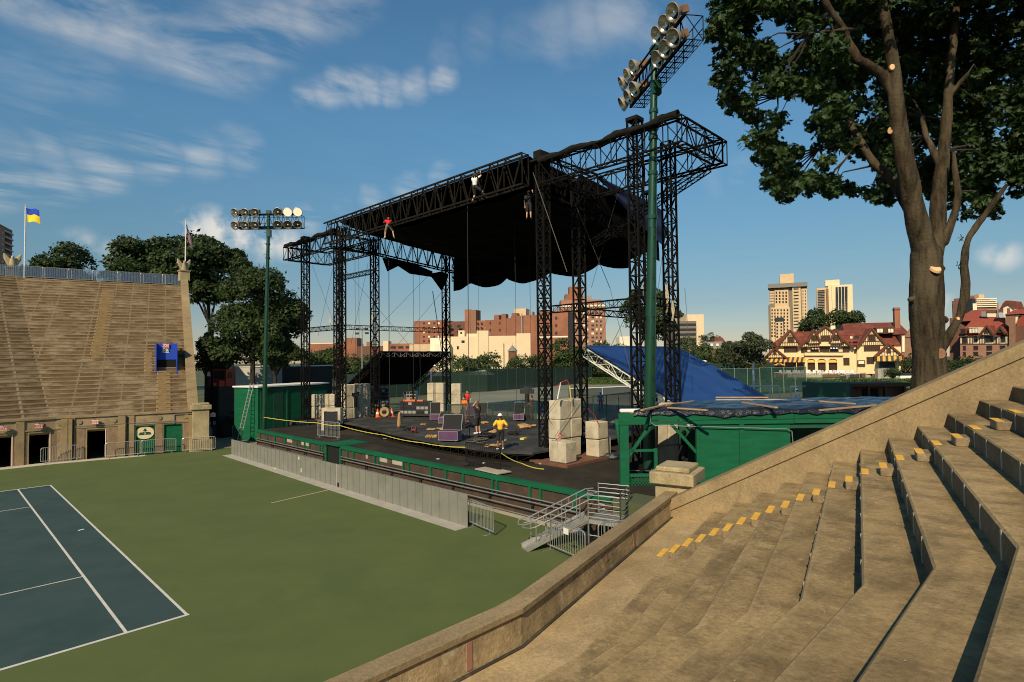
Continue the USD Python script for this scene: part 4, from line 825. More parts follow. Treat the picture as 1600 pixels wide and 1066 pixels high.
obj('skirt', MB().prism(fl_poly.buffer(-.9), DECK+.01, ZS-.11), 'cloth_black', sd)
# lattice towers
TW = .50
def lattice(p, q, w, h, bays, up=(0, 0, 1), r=.038, chord=None, X=False):
    """chords (list of MB) and bracing (MB) of a box truss from p to q"""
    p, q = np.asarray(p, float), np.asarray(q, float); d = unit(q-p); a = unit(np.cross(d, up)); b = np.cross(a, d)
    cs = [s*a*w/2 + t*b*h/2 for s, t in ((-1, -1), (1, -1), (1, 1), (-1, 1))]
    ch = [MB().bar(p+c, q+c, chord or r*2.2, up=up if abs(d@np.asarray(up)) < .9 else (1, 0, 0)) for c in cs]; br = MB()
    for k in range(bays+1):
        o = p+(q-p)*k/bays
        for i in range(4):
            if k < bays or True: br.bar(o+cs[i], o+cs[(i+1) % 4], r*1.1)
        if k < bays:
            o2 = p+(q-p)*(k+1)/bays
            for i in range(4):
                s, e = (cs[i], cs[(i+1) % 4]) if (k+i) % 2 == 0 else (cs[(i+1) % 4], cs[i])
                br.bar(o+s, o2+e, r*1.1)
                if X: br.bar(o+e, o2+s, r*.9)
    return ch, br
def tower(x, y, z1, lab, cap=True, X=False, z0=DECK, grp=None):
    t = thing('lattice_tower', lab, 'tower', group='black lattice towers of the stage')
    obj('base_plate', MB().cbox((x, y, z0+.10), (1.25, 1.1, .2)).cbox((x, y, z0+.3), (.75, .75, .22)), 'truss_black', t)
    ch, br = lattice((x, y, z0+.4), (x, y, z1), TW, TW, int((z1-z0)/.68), up=(1, 0, 0), X=X)
    for c in ch: obj('upright', c, 'truss_black', t)
    obj('bracing', br, 'truss_black', t, kind='stuff')
    for z in (9.35,): obj('sleeve', MB().cbox((x, y, z), (TW+.12, TW+.12, .5)), 'truss_brown', t) if False else None
    if cap: obj('tower_head', MB().cbox((x, y, z1+.02), (.95, .95, .10)).cbox((x, y, z1+.30), (.92, .5, .40)) if cap == 2 else MB().cbox((x, y, z1+.04), (.62, .62, .16)), 'truss_brown', t)
    return t
TOW = dict(T1=(SX, YL_+WA, 17.5, 'outermost left lattice tower of the stage, beside the tall tree', 1), T2=(SX, YL_, 17.4, 'front left lattice tower carrying the left end of the stage roof', 0), T2b=(SX+3.08, YL_+WA, 17.2, 'rear outer lattice tower of the left wing, seen through the front left tower', 0), T3=(SX+3.08, YL_, 17.0, 'lattice tower behind the front left tower, at the inner rear of the left wing', 0), T4=(SB, YL_, 16.4, 'rear left lattice tower at the back of the stage', 0),
           T5=(SX, YR_, 17.35, 'front right lattice tower with a square head beside the concrete block stack', 2), T6=(SX+3.08, YR_, 16.9, 'lattice tower behind the front right tower, rising behind the block stack', 1), T7=(SX, YR_-WB, 17.85, 'lattice tower rising immediately left of the green light mast', 1), T8=(SX+3.08, YR_-WB, 17.6, 'outermost right lattice tower of the stage, right of the green light mast', 0), T9=(SB, YR_, 17.75, 'rear right lattice tower half hidden behind the green light mast', 1))
for k, (x, y, z1, lab, cap) in TOW.items(): tower(x, y, z1, lab, cap, X=(k in ('T5',)))
def truss(p, q, w, h, bays, name, lab, r=.026, m='truss_black', up=(0, 0, 1), X=False, cat='truss'):
    t = thing(name, lab, cat); ch, br = lattice(p, q, w, h, bays, up, r, X=X)
    for c in ch: obj('chord', c, m, t)
    obj('bracing', br, m, t, kind='stuff'); return t
# ring beams at 9.4 m
ZB = 9.4
for p, q, lab in (((SX, YL_+.3, ZB), (SX, YL_+WA-.3, ZB), 'thin horizontal truss linking the two front towers of the left wing'), ((SX+.3, YL_, ZB), (SX+2.8, YL_, ZB), 'thin horizontal truss linking the inner towers of the left wing'), ((SX+3.4, YL_, ZB), (SB-.3, YL_, ZB), 'thin horizontal truss along the left side of the stage at mid height'),
                  ((SX+3.08, YL_+.3, 14.2), (SX+3.08, YL_+WA-.2, 14.2), 'thin horizontal truss high up between the rear towers of the left wing'),
                  ((SX, YR_-.3, ZB-.1), (SX, YR_-WB+.3, ZB-.1), 'thin horizontal truss linking the two front towers of the right wing'), ((SX+.3, YR_-WB, ZB), (SX+2.8, YR_-WB, ZB), 'thin horizontal truss crossing behind the green light mast'), ((SX+3.4, YR_, ZB), (SB-.3, YR_, ZB), 'thin horizontal truss along the right side of the stage at mid height')):
    truss(p, q, .32, .36, max(3, int(np.linalg.norm(np.subtract(q, p))/.45)), 'link_truss', lab, .018)
# roof: deep front truss, side trusses, back truss
def deep(p, q, h, lab, step=.55, w=.7, name='roof_truss', m='truss_black', r=.05):
    t = thing(name, lab, 'truss'); p, q = np.asarray(p, float), np.asarray(q, float); d = unit(q-p); a = unit(np.cross(d, (0, 0, 1)))*w/2; L = np.linalg.norm(q-p); n = int(L/step)
    for s in (-1, 1):
        for z in (0, h): obj('chord', MB().bar(p+a*s+[0, 0, z], q+a*s+[0, 0, z], .10), m, t)
    b = MB()
    for k in range(n+1):
        o = p+(q-p)*k/n
        for s in (-1, 1):
            if k % 3 == 0: b.bar(o+a*s, o+a*s+[0, 0, h], r*1.1)
            if k < n:
                o2 = p+(q-p)*(k+1)/n; z0, z1 = (0, h) if (k+(s > 0)) % 2 else (h, 0)
                b.bar(o+a*s+[0, 0, z0], o2+a*s+[0, 0, z1], r)
        if k % 2 == 0: b.bar(o-a, o+a, r*.8).bar(o-a+[0, 0, h], o+a+[0, 0, h], r*.8)
    obj('web', b, m, t, kind='stuff'); return t
FXt = SX-.55
deep((FXt, 4.05, 16.15), (FXt, YL_+1.3, 16.15), 1.68, 'deep black front roof truss spanning the whole stage between the front towers', .62, .5, m='truss_brown')
deep((SX+.5, YL_-.1, 15.85), (SB+2.0, YL_-.1, 14.85), 1.62, 'deep black side truss along the left edge of the stage roof', .55)
deep((SX+.5, YR_+.75, 15.85), (SB+1.0, YR_+.75, 14.85), 1.62, 'deep black side truss along the right edge of the stage roof', .8)
deep((SB+.7, YR_+1.2, 14.0), (SB+.7, YL_-.5, 14.0), 1.5, 'deep black rear roof truss under the stage roof', .8)
# roof skin: sloping black sheet, ceiling lining, scalloped rear drop
def zr(x): return 17.72 - (x-SX)*(1.15/11.5)
nx, ny = 24, 44
G_ = np.array([[[SX-.35+(12.2)*i/(nx-1), 3.9+(YL_-4.3)*j/(ny-1), zr(SX+12.2*i/(nx-1)) - .10*abs(math.sin(i*.9))*(1 if 0 < i < nx-1 else 0)] for i in range(nx)] for j in range(ny)])
solo('roof_sheet', thick(G_, .03), 'cloth_black', 'black fabric roof sheet stretched over the stage trusses', 'roof sheet')
Gc = np.array([[[SX+.1+(11.5)*i/(nx-1), 4.3+(YL_-5.6)*j/(ny-1), 15.98-(11.5*i/(nx-1))*.105 + 1.30*min(1, max(0, ((YL_-5.6)*j/(ny-1)+4.3-(YL_-9.5))/7.5))**2 - .16*abs(math.sin(j*.55))*math.sin(i/(nx-1)*math.pi) - .08*meshkit.noise(np.array([i*.8, j*.6, 1.]))] for i in range(nx)] for j in range(ny)])
solo('ceiling_lining', thick(Gc, .03), 'cloth_black', 'black cloth lining hanging below the stage roof', 'roof lining')
nb_, nz_ = 90, 8; W = np.zeros((nz_, nb_, 3))
for i in range(nb_):
    y = 3.5 + (YL_+.1-3.5)*i/(nb_-1); zb = 13.75 - .55*abs(math.sin((y-3.5)/21.3*math.pi*4.5))**.7 - .25*meshkit.noise(np.array([y*.5, 0, 4.])) + (.55 if y < 5.5 else 0)
    for k in range(nz_):
        f = k/(nz_-1); W[k, i] = (SB+1.05 + .12*math.sin(y*2.4)*f, y, 16.4 + (zb-16.4)*f)
solo('rear_drop', thick(W, np.array([.03, 0, 0])), 'cloth_black', 'black cloth drop with scalloped hem hanging at the back of the stage roof', 'curtain')
W = np.zeros((7, 50, 3))
for i in range(50):
    x = SX+3.0 + 8.6*i/49; zb = 15.35 - .12*(x-SX) + .2 - .35*abs(math.sin(x*1.1))**.8
    for k in range(7): W[k, i] = (x, YR_-.15 - .10*math.sin(x*3)*k/6, zr(x)-.1 + (zb - .6*(i/49)**.7 - zr(x)+.1)*k/6)
solo('side_drop', thick(W, np.array([0, .03, 0])), 'cloth_black', 'black cloth side drop along the right edge of the stage roof', 'curtain')
W = np.zeros((9, 36, 3))
for i in range(36):
    f = i/35; x = SX+4.4 + 7.4*f
    for k in range(9):
        g = k/8; W[k, i] = (x, YR_-.45 - .14*math.sin(g*9+f*3) - .25*g, zr(x)+.12 - (.25+2.3*f**.8)*g)
solo('blue_flap', thick(W, np.array([0, .03, 0])), 'tarp_navy', 'loose dark blue tarpaulin flap folded over the right rear roof edge', 'tarp', smooth=60)
# hanging scraps on the left side truss
for pts, lab in (([(597, 403), (606, 424), (622, 416), (640, 428), (676, 433), (676, 424), (640, 410)], 'torn black cloth hanging under the left side truss'), ([(671, 428), (690, 455), (701, 430), (690, 424)], 'pointed scrap of black cloth hanging beside the rear left tower'), ([(706, 432), (714, 448), (730, 442), (728, 430)], 'scrap of black cloth at the left end of the rear drop')):
    P = [at_y(px, py, YL_-.5) for px, py in pts]; P2 = [(q[0], q[2]) for q in P]
    m = MB().prism(Polygon(P2), -.04, .04); m.xf(lambda v: np.stack([v[:, 0], YL_-.5 + v[:, 2] + .06*np.sin(v[:, 0]*4), v[:, 1]], 1)); m.f = [f[:, ::-1] for f in m.f]
    solo('cloth_scrap', m, 'cloth_black', lab, 'cloth')
# wings: box frames of truss round four towers with cantilever ends
for side, y0, y1, yo, nm in ((1, YL_, YL_+WA, YL_+WA+2.9, 'left'), (-1, YR_, YR_-WB, YR_-WB-2.75, 'right')):
    z0, h = (15.85, 1.15) if side > 0 else (15.95, 1.15)
    xi, xo = SX-.45, SX+3.55
    def wing(p, q, lab): 
        t = thing('wing_truss', lab, 'truss'); ch, br = lattice(np.array([*p, z0+h/2]), np.array([*q, z0+h/2]), .45, h, max(3, int(np.linalg.norm(np.subtract(q, p))/.85)), (0, 0, 1), .034, X=False)
        for c in ch: obj('chord', c, 'truss_black', t)
        obj('bracing', br, 'truss_black', t, kind='stuff')
    wing((xi, y0+side*.35), (xi, yo), f'front box truss of the {nm} speaker wing high on the stage'); wing((xo, y0+side*.35), (xo, yo), f'rear box truss of the {nm} speaker wing high on the stage')
    wing((xi+.25, yo-side*.25), (xo-.25, yo-side*.25), f'end box truss closing the {nm} speaker wing'); wing((xi+.25, y0+side*1.0), (xo-.25, y0+side*1.0), f'inner box truss of the {nm} speaker wing')
    # rolled cloth on the front truss
    n = 40; pts = []
    for i in range(n+1):
        f = i/n; y = y0+side*.2+(yo-side*.2-y0-side*.2)*f; pts.append((xi-.05+.1*math.sin(f*17), y, z0+h+.10+.04*math.sin(f*23)+.04*math.sin(f*7+1)))
    b = MB(); prof = []
    t_ = np.arange(9)*2*math.pi/9; P = np.array([[np.array(c)+[math.cos(a)*(.15+.09*meshkit.noise(np.array([i*.6, a, 2.]))), 0, math.sin(a)*(.14+.09*meshkit.noise(np.array([i*.7, a, 5.])))] for a in np.r_[t_, t_[:1]]] for i, c in enumerate(pts)])
    v, f = grid(P); solo('cloth_roll', (v, f if side < 0 else f[:, ::-1]), 'truss_brown', f'rolled dark cloth lying along the front truss of the {nm} wing', 'cloth roll', smooth=True)
truss((SX+3.3, YR_-WB-2.0, 15.9), (SX+3.3, YR_-.9, 13.2), .38, .38, 14, 'brace_truss', 'diagonal brace truss under the cantilevered end of the right wing', .022)
# side canopies: blue tarp over sloping truss frames
def canopy(x0, x1, ya, za, yb, zb, lab, nm):
    n, m = 30, 18; P = np.array([[np.array([x0+(x1-x0)*i/n, ya+(yb-ya)*j/m, za+(zb-za)*j/m + .05*math.sin(i*.9)*math.sin(j/m*math.pi)+.03*meshkit.noise(np.array([i*.5, j*.5, 1.]))]) for i in range(n+1)] for j in range(m+1)])
    if ya < yb: pass
    t = thing('side_canopy', lab, 'canopy'); v, f = thick(P if yb < ya else P[::-1], .03); obj('tarp', (v, f), 'tarp_blue', t)
    P2 = P.copy(); P2[..., 2] -= .06; v, f = thick(P2 if yb < ya else P2[::-1], .02); obj('lining', (v, f), 'cloth_black', t)
    for x in (x0+.1, x1-.1):
        ch, br = lattice((x, ya, za-.42), (x, yb, zb-.42), .3, .5, 9, (0, 0, 1), .022)
        for c in ch: obj('frame_chord', c, 'white_steel' if x < (x0+x1)/2 and ya < 10 else 'truss_brown', t)
        obj('frame_bracing', br, 'white_steel' if x < (x0+x1)/2 and ya < 10 else 'truss_brown', t)
    ch, br = lattice((x0+.1, ya, za-.3), (x1-.1, ya, za-.3), .3, .42, 12, (0, 0, 1), .022)
    for c in ch: obj('ridge_chord', c, 'truss_black', t)
    obj('ridge_bracing', br, 'metal_grey', t)
    for x in (x0+.1, x1-.1): obj('post', MB().bar((x, yb, DECK), (x, yb, zb-.4), .12), 'truss_black', t)
c0 = at_y(590, 549, YL_+.7); c1_ = at_y(704, 546, YL_+.7)
canopy(c0[0]+.2, c1_[0], YL_+.7, c0[2], YL_+6.6, 4.35, 'black lined side canopy sloping down to the left of the stage', 'left')
d0 = at_y(915, 540, YR_-.4)
canopy(d0[0], d0[0]+10.5, YR_-.4, d0[2], -4.3, 3.55, 'blue tarpaulin side canopy sloping down to the right of the stage', 'right')
# ropes and guy wires
def rope(p, q, lab, r=.014, m='rope_dark', sag=0.0, nm='hanging_rope', cat='rope', grp='thin ropes and wires rigged on the stage frame'):
    p, q = np.asarray(p, float), np.asarray(q, float); n = 1 if not sag else 10; pts = [p+(q-p)*k/n - np.array([0, 0, sag*4*(k/n)*(1-k/n)]) for k in range(n+1)]
    solo(nm, MB().path(pts, r, 5), m, lab, cat, grp)
ropes = [(732.5, 322, 690, 'long'), (806, 350, 690, ''), (838, 0, 0, '')]
for k, (px, xw, zt_, zb_, r) in enumerate(((555, 20.0, 15.6, 2.2, .012), (561, 20.0, 15.6, 2.2, .012), (608, 20.8, 15.4, 2.0, .024), (646, 24.5, 15.2, 2.0, .018), (656, 25.5, 15.2, 2.0, .012), (732, 18.0, 16.0, 2.0, .022), (748, 27.0, 14.9, 2.0, .012), (806, 21.5, 15.5, 2.0, .014), (829, 25.5, 15.0, 2.0, .012))):
    q = at_x(px, 520, xw); rope((xw, q[1], zt_), (xw, q[1], zb_), f'thin rope hanging from the stage roof, {ORD[k]} counted from the left', r, grp='ropes hanging from the stage roof')
# slack and diagonal ones given by pixels on a chosen plane
for (a, c, pl, r, m, lab) in (((833, 270), (886, 425), ('x', SX-.3), .02, 'rope', 'pale guy wire running down from the head of the front right tower'), ((893, 305), (953, 450), ('y', YR_-.4), .02, 'rope', 'pale guy wire running down from the lattice tower behind the front right tower'), ((966, 300), (924, 450), ('y', YR_-1.2), .012, 'rope_dark', 'thin dark wire rising to the right wing, left of the mast'), ((953, 450), (1000, 640), ('x', SX+1.2), .012, 'rope', 'thin wire sloping down to the shelter roof'),
                      ((676, 455), (690, 548), ('y', YL_-.8), .035, 'rope_dark', 'thick black cable hanging beside the rear left tower'), ((668, 432), (597, 505), ('x', 24.), .012, 'rope_dark', 'thin diagonal wire left of the rear left tower, upper'), ((704, 440), (600, 565), ('x', 26.), .012, 'rope_dark', 'thin diagonal wire behind the rear left tower, lower'), ((541, 424), (640, 540), ('y', YL_+.5), .012, 'rope_dark', 'thin diagonal wire falling right from the front left tower'), ((520, 420), (497, 525), ('x', SX+.6), .012, 'rope_dark', 'thin diagonal wire falling left from the front left tower'), ((488, 415), (520, 500), ('x', SX+1.), .012, 'rope_dark', 'thin diagonal wire falling right from the outermost left tower'), ((575, 412), (548, 540), ('x', SX+2.2), .012, 'rope_dark', 'thin diagonal wire between the left wing towers'),
                      ((1010, 430), (955, 540), ('x', SX+1.0), .012, 'rope_dark', 'thin wire left of the mast sloping to the left'), ((1078, 560), (1070, 450), ('x', SX+4.), .012, 'rope', 'thin pale wire right of the outermost right tower'), ((1028, 455), (1036, 390), ('x', SX+2.), .010, 'rope', 'thin pale wire just right of the mast'), ((958, 470), (935, 540), ('x', 24.), .010, 'rope_dark', 'thin wire in front of the tall brick building')):
    f = at_x if pl[0] == 'x' else at_y; rope(f(*a, pl[1]), f(*c, pl[1]), lab, r, m, nm='guy_wire', cat='wire', grp=None)
# pale slings tied on the towers
for px, py, xw, lab in ((705/1., 0, 0, ''),)[:0]: pass
for px, py, L, twr, lab in ((1042, 445, 1.4, 'T8', 'pale knotted sling hanging on the outermost right tower, upper'), (1051, 470, 1.0, 'T8', 'pale knotted sling hanging on the outermost right tower, lower'), (1006, 425, 2.4, 'T9', 'long pale sling hanging on the rear right tower'), (516, 490, 1.2, 'T2', 'pale frayed sling on the front left tower'), (582, 490, .8, 'T3', 'pale frayed sling on the lattice tower behind the front left tower')):
    x, y = TOW[twr][:2]; q = at_x(px, py, x-.35); b = MB(); pz = q[2]
    b.path([q, q+[.02, .05, -L*.4], q+[-.02, -.03, -L*.7], q+[.03, .06, -L]], .05, 5).path([q+[0, 0, -.1], q+[.0, -.08, -L*.5], q+[.02, .02, -L*.8]], .035, 5); solo('sling', b, 'block_concrete', lab, 'sling')

# ------------------------------------------------------------------ concrete ballast blocks
def block(c, size, lab, rz=0.0, grp=None):
    v, f = rbox(size, .045, rng, .012); a = math.cos(rz), math.sin(rz); v = np.stack([v[:, 0]*a[0]-v[:, 1]*a[1], v[:, 0]*a[1]+v[:, 1]*a[0], v[:, 2]], 1)
    solo('ballast_block', (v+np.asarray(c, float), f), 'block_concrete', lab, 'concrete block', grp)
def stack(x0, y0, nx_, ny_, nz, sx, sy, sz, where, z0=DECK+.15, jit=.03, skip=()):
    for k in range(nz):
        for i in range(nx_):
            for j in range(ny_):
                if (i, j, k) in skip: continue
                lev = ['bottom', 'second', 'third', 'fourth'][k] if k < nz-1 or nz == 1 else 'top'
                col = f'{ORD[nx_-1-i] if False else ORD[i]} from the left, ' if nx_ > 1 else (f'{ORD[ny_-1-j]} from the left, ' if ny_ > 1 else '')
                if nx_ > 1 and ny_ > 1: col = f'{ORD[i]} across, {"front" if j == 0 else "rear"}, '
                block((x0+(i+.5)*sx+rng.uniform(-jit, jit), y0+(j+.5)*sy+rng.uniform(-jit, jit), z0+(k+.5)*sz+.004*k), (sx-.03, sy-.03, sz-.008), f'{lev} row, {col}{where}')
def plate(x0, y0, x1, y1, lab, m='rust_plate'): solo('base_mat', MB().box((x0, y0, DECK+.002), (x1, y1, DECK+.14)), m, lab, 'base plate')
bR = at_z(868, 731, DECK+.15)
plate(16.55, .45, 20.6, 2.9, 'rusty steel base plate under the right front block stack')
stack(17.55, 1.72, 2, 1, 3, .92, .78, .98, 'tall concrete stack by the front right tower', z0=DECK+.16)
stack(16.78, .72, 1, 2, 1, .90, .55, 1.02, 'concrete pair before the tall right stack')
stack(19.25, .62, 1, 1, 2, .95, .85, .90, 'two-high concrete block stack right of the tall right stack'); block((20.45, 1.15, DECK+.15+.42), (.5, .7, .84), 'narrow concrete block behind the two-high right stack')
r4 = at_d(1012, 700, 26.2)
rr = Face(at_d(1013, 700, 27.0), at_d(1063, 700, 27.6))
for k in range(3):
    for i in range(3):
        c = rr.P(.30+.58*i, DECK+.55+1.0*k, -.4); block(c, (.56, .7, .99), f'concrete block seen under the shelter, {["bottom", "middle", "top"][k]} row, {ORD[i]} from the left', math.atan2(rr.U[1], rr.U[0]))
stack(20.1, 26.9, 1, 4, 3, .8, .68, 1.0, 'left block stack beside the green container', z0=DECK+.05) if False else None
fl1 = Face(at_z(486, 656, DECK), at_z(523, 655, DECK))
for k in range(2):
    for i in range(4): block(fl1.P(.02+fl1.len*(i+.5)/4, DECK+.1+1.08*(k+.5), -.4), (fl1.len/4-.03, .75, 1.05), f'concrete block, {["bottom", "top"][k]} row, {ORD[i]} from the left, stack nearest the container', math.atan2(fl1.U[1], fl1.U[0]))
ql = at_z(541, 657, DECK+.35); qr = at_z(581, 653, DECK+.35); fl2 = Face(ql, qr)
for k in range(3):
    for i in range(4): block(fl2.P(fl2.len*(i+.5)/4, DECK+.35+.98*(k+.5), -.4), (fl2.len/4-.02, .75, .97), f'concrete block, {["bottom", "middle", "top"][k]} row, {ORD[i]} from the left, stack beside the front left tower', math.atan2(fl2.U[1], fl2.U[0]))
def facestack(pa, pb, z0, nz, ncol, hh, where, dep=.7):
    F = Face(at_z(*pa, z0), at_z(*pb, z0))
    for k in range(nz):
        for i in range(ncol): block(F.P(F.len*(i+.5)/ncol, z0+hh*(k+.5), -dep/2), (F.len/ncol-.02, dep, hh-.01), f'concrete block, {["bottom", "middle", "top"][k] if k < nz-1 else "top"} row, {(ORD[i]+" from the left, ") if ncol > 1 else ""}{where}', math.atan2(F.U[1], F.U[0]))
facestack((667, 647.5), (693, 648), ZS-.3, 3, 2, .96, 'stack left of the rear left tower'); facestack((705, 651), (720, 651), ZS-.3, 3, 1, .96, 'stack right of the rear left tower')
plate(19.2, 29.6, 22.4, 33.2, 'rusty steel base plate under the outermost left tower')
plate(16.95, 2.5, 18.9, 4.1, 'black steel base under the front right tower', 'truss_black')
# ratchet straps on the right stack
for a, c, m, lab in (((874, 618), (847, 655), 'rope_dark', 'dark strap crossing the left side of the tall right stack'), ((905, 626), (862, 690), 'rope_dark', 'dark strap falling diagonally across the tall right stack'), ((857, 655), (884, 690), 'rope_dark', 'dark strap ending at the red ratchets')):
    rope(at_x(*a, 17.42) if a[0] < 880 else at_y(*a, 1.62), at_x(*c, 17.42) if c[0] < 860 else at_y(*c, 1.62), lab, .011, 'rope', nm='strap', cat='strap', grp=None)
for pts, lab in (([(870, 606), (876, 598), (886, 594), (891, 604)], 'red lifting sling on top of the tall right stack'), ([(872, 683), (874, 676), (879, 681), (868, 688)], 'red ratchet strap at the foot of the tall right stack'), ([(919, 639), (930, 651), (936, 664)], 'red strap hanging over the two-high right stack')):
    solo('red_sling', MB().path([at_y(px, py, 1.5 if px < 900 else .55) for px, py in pts], .02, 6), 'sling_red', lab, 'sling')
for a, c, m, lab in (((871, 619), (876, 598), 'white_steel', 'white rod holding up the red sling on the tall right stack'), ((892, 619), (890, 603), 'yellow_tape', 'yellow rod holding up the red sling on the tall right stack')): solo('rod', MB().tube(at_y(*a, 1.5)-[0, 0, .15], at_y(*c, 1.5), .03, 6), m, lab, 'rod')
# ------------------------------------------------------------------ things lying on the stage
def on(px, py, z=ZS): return at_z(px, py, z)
def flight_case(px, py, w, d, h, rz, lab, open_=False, m='case_purple'):
    c = on(px, py); t = thing('flight_case', lab, 'flight case', tuple(c), rz)
    obj('body', MB().box((-w/2, -d/2, .12), (w/2, d/2, .12+h)), m, t); e = MB(); s = .022
    for x in (-w/2, w/2):
        for y in (-d/2, d/2): e.cbox((x, y, .12+h/2), (s, s, h+.02))
    for z in (.12, .12+h):
        for y in (-d/2, d/2): e.cbox((0, y, z), (w+.03, s, s))
        for x in (-w/2, w/2): e.cbox((x, 0, z), (s, d+.03, s))
    obj('edge_trim', e, 'aluminium', t)
    for x in (-w/2+.12, w/2-.12):
        for y in (-d/2+.1, d/2-.1): obj('castor', MB().tube((x, y-.03, .06), (x, y+.03, .06), .055, 8).cbox((x, y, .11), (.07, .05, .03)), 'black_plastic', t)
    if open_: obj('lid', MB().hexa([(-w/2, d/2, .12+h), (w/2, d/2, .12+h), (w/2, d/2+.10, .12+h), (-w/2, d/2+.10, .12+h), (-w/2, d/2+.25, .12+h+.85), (w/2, d/2+.25, .12+h+.85), (w/2, d/2+.35, .12+h+.85), (-w/2, d/2+.35, .12+h+.85)]), 'case_foam', t); obj('lid_rim', MB().bar((-w/2, d/2+.25, h+.98), (w/2, d/2+.25, h+.98), .03).bar((-w/2, d/2, h+.12), (-w/2, d/2+.25, h+.98), .03).bar((w/2, d/2, h+.12), (w/2, d/2+.25, h+.98), .03), 'metal_grey', t)
    return t
rzf = math.atan2(_r0[1], _r0[0]) - .15
flight_case(703, 690, 1.15, .7, .50, rzf-.1, 'purple flight case with its black lid standing open at the stage front', True)
flight_case(698, 663, 1.05, .7, .42, rzf, 'closed purple flight case behind the open case')
flight_case(680, 657, .75, .5, .38, rzf+.2, 'small purple flight case with white label and raised lid', True)
flight_case(736, 651, .95, .7, .85, rzf, 'purple flight case standing behind the people in dark clothes')
flight_case(811, 658, .75, .55, .42, rzf, 'small purple flight case with lid raised, near the tall camera stand', True)
flight_case(751, 655, .9, .6, .3, rzf, 'dark case with open lid right of the person in black', True, 'case_foam')
c = on(824, 653); st = thing('camera_crane', 'black studio pedestal with a wide head standing at the back of the stage', 'pedestal', tuple(c))
obj('column', MB().tube((0, 0, 0), (0, 0, 1.9), .18, 8).cbox((0, 0, .1), (.8, .8, .2)), 'black_plastic', st); obj('head', MB().cbox((0, 0, 2.1), (1.1, .4, .35), rzf).cbox((.1, 0, 2.36), (.6, .25, .2), rzf), 'black_plastic', st)
def heap(px, py, sx, sy, sz, m, name, lab, cat, seed, z=ZS):
    r_ = np.random.default_rng(seed); c = on(px, py, z); b = MB()
    for k in range(7):
        q = r_.normal(0, .33, 2); v, f = rbox((sx*r_.uniform(.3, .6), sy*r_.uniform(.3, .6), sz*r_.uniform(.4, .9)), .04, r_, .05); a = r_.uniform(0, 3); v = np.stack([v[:, 0]*math.cos(a)-v[:, 1]*math.sin(a), v[:, 0]*math.sin(a)+v[:, 1]*math.cos(a), v[:, 2]], 1)
        b.add(v + [c[0]+q[0]*sx, c[1]+q[1]*sy, c[2]+sz*.42], f)
    solo(name, b, m, lab, cat)
def coil(px, py, r, n, m, lab, seed, z=ZS):
    r_ = np.random.default_rng(seed); c = on(px, py, z); b = MB()
    for k in range(n):
        o = r_.normal(0, r*.25, 2); rr_ = r*r_.uniform(.6, 1.1); t = np.linspace(0, 2*math.pi, 13); b.path([c+[o[0]+math.cos(a)*rr_, o[1]+math.sin(a)*rr_*.8, .03+.035*k+.02*math.sin(a*3+k)] for a in t], .028, 5)
    solo('cable_coil', b, m, lab, 'cable')
coil(762, 685, .62, 7, 'black_plastic', 'heap of black cable between the person in yellow and the open case', 1); coil(752, 690, .5, 5, 'rope', 'tangle of grey cable left of the person in yellow', 2); coil(730, 668, .4, 9, 'black_plastic', 'black cable drum lying beside the orange waistcoat worker', 3); coil(802, 680, .3, 6, 'black_plastic', 'coiled black cable right of the person in yellow', 4)
coil(638, 673, .35, 5, 'black_plastic', 'black cable heap near the curved left stage edge', 5)
for k, (px, py, sx, sy, sz, lab) in enumerate(((674, 684, .35, .3, .2, 'crumpled brown paper left of the open purple case'), (723, 682, .5, .4, .22, 'brown cardboard right of the open purple case'), (768, 698, .7, .4, .12, 'flattened cardboard in front of the person in yellow'), (822, 668, 1.1, .9, .22, 'pile of brown cardboard near the right tower'), (680, 672, 1.0, .5, .12, 'strip of brown cardboard in the middle of the stage'), (664, 664, .5, .3, .1, 'orange brown scrap left of the flight cases'), (772, 676, .8, .3, .15, 'brown board behind the person in yellow'), (756, 662, .4, .3, .15, 'orange brown scrap behind the person in black'), (716, 650, .6, .4, .25, 'brown bundle at the foot of the rear right block stack'), (785, 655, .5, .4, .2, 'brown scraps at the rear of the stage'))):
    heap(px, py, sx, sy, sz, 'cardboard', 'cardboard', lab, 'cardboard', 40+k)
for k, (px, py, lab) in enumerate(((647, 677, 'red cable reel near the curved left stage edge'), (731, 663, 'red cable reel beside the orange waistcoat worker'))):
    c = on(px, py); t = thing('cable_reel', lab, 'cable reel', tuple(c), .6); obj('drum', MB().tube((0, -.12, .2), (0, .12, .2), .13, 12), 'black_plastic', t)
    for y in (-.14, .12): obj('flange', MB().tube((0, y, .2), (0, y+.02, .2), .2, 14), 'sling_red', t)
c = on(625, 668); b = MB()
solo('jacket', (lambda q: (q[0]*[1, 1, 1]+c+[0, 0, .55], q[1]))(rbox((.35, .25, 1.05), .1, rng, .06)), 'cardboard', 'tan jacket hanging on a stand near the left stage edge', 'jacket')
q = on(818, 687); solo('yellow_box', MB().cbox(q+[0, 0, .06], (.45, .25, .1), .3), 'yellow_tape', 'small yellow box on the bare stage right of the person in yellow', 'box')
pc = on(616, 668, ZS)
for k, (px, py, lab) in enumerate(((590, 652, 'orange traffic cone beside the left front block stack'), (612, 651, 'orange traffic cone right of the tyre'))):
    c = on(px, py); t = thing('traffic_cone', lab, 'cone', tuple(c)); v, f = lathe([(.2, .03), (.17, .05), (.05, .68), (.0, .7)], 12); obj('cone', (v, f), 'cone_orange', t); obj('base', MB().cbox((0, 0, .02), (.42, .42, .04)), 'cone_orange', t); v, f = lathe([(.135, .26), (.105, .43)], 12); obj('band', (v*[1.04, 1.04, 1], f), 'white_plain', t)
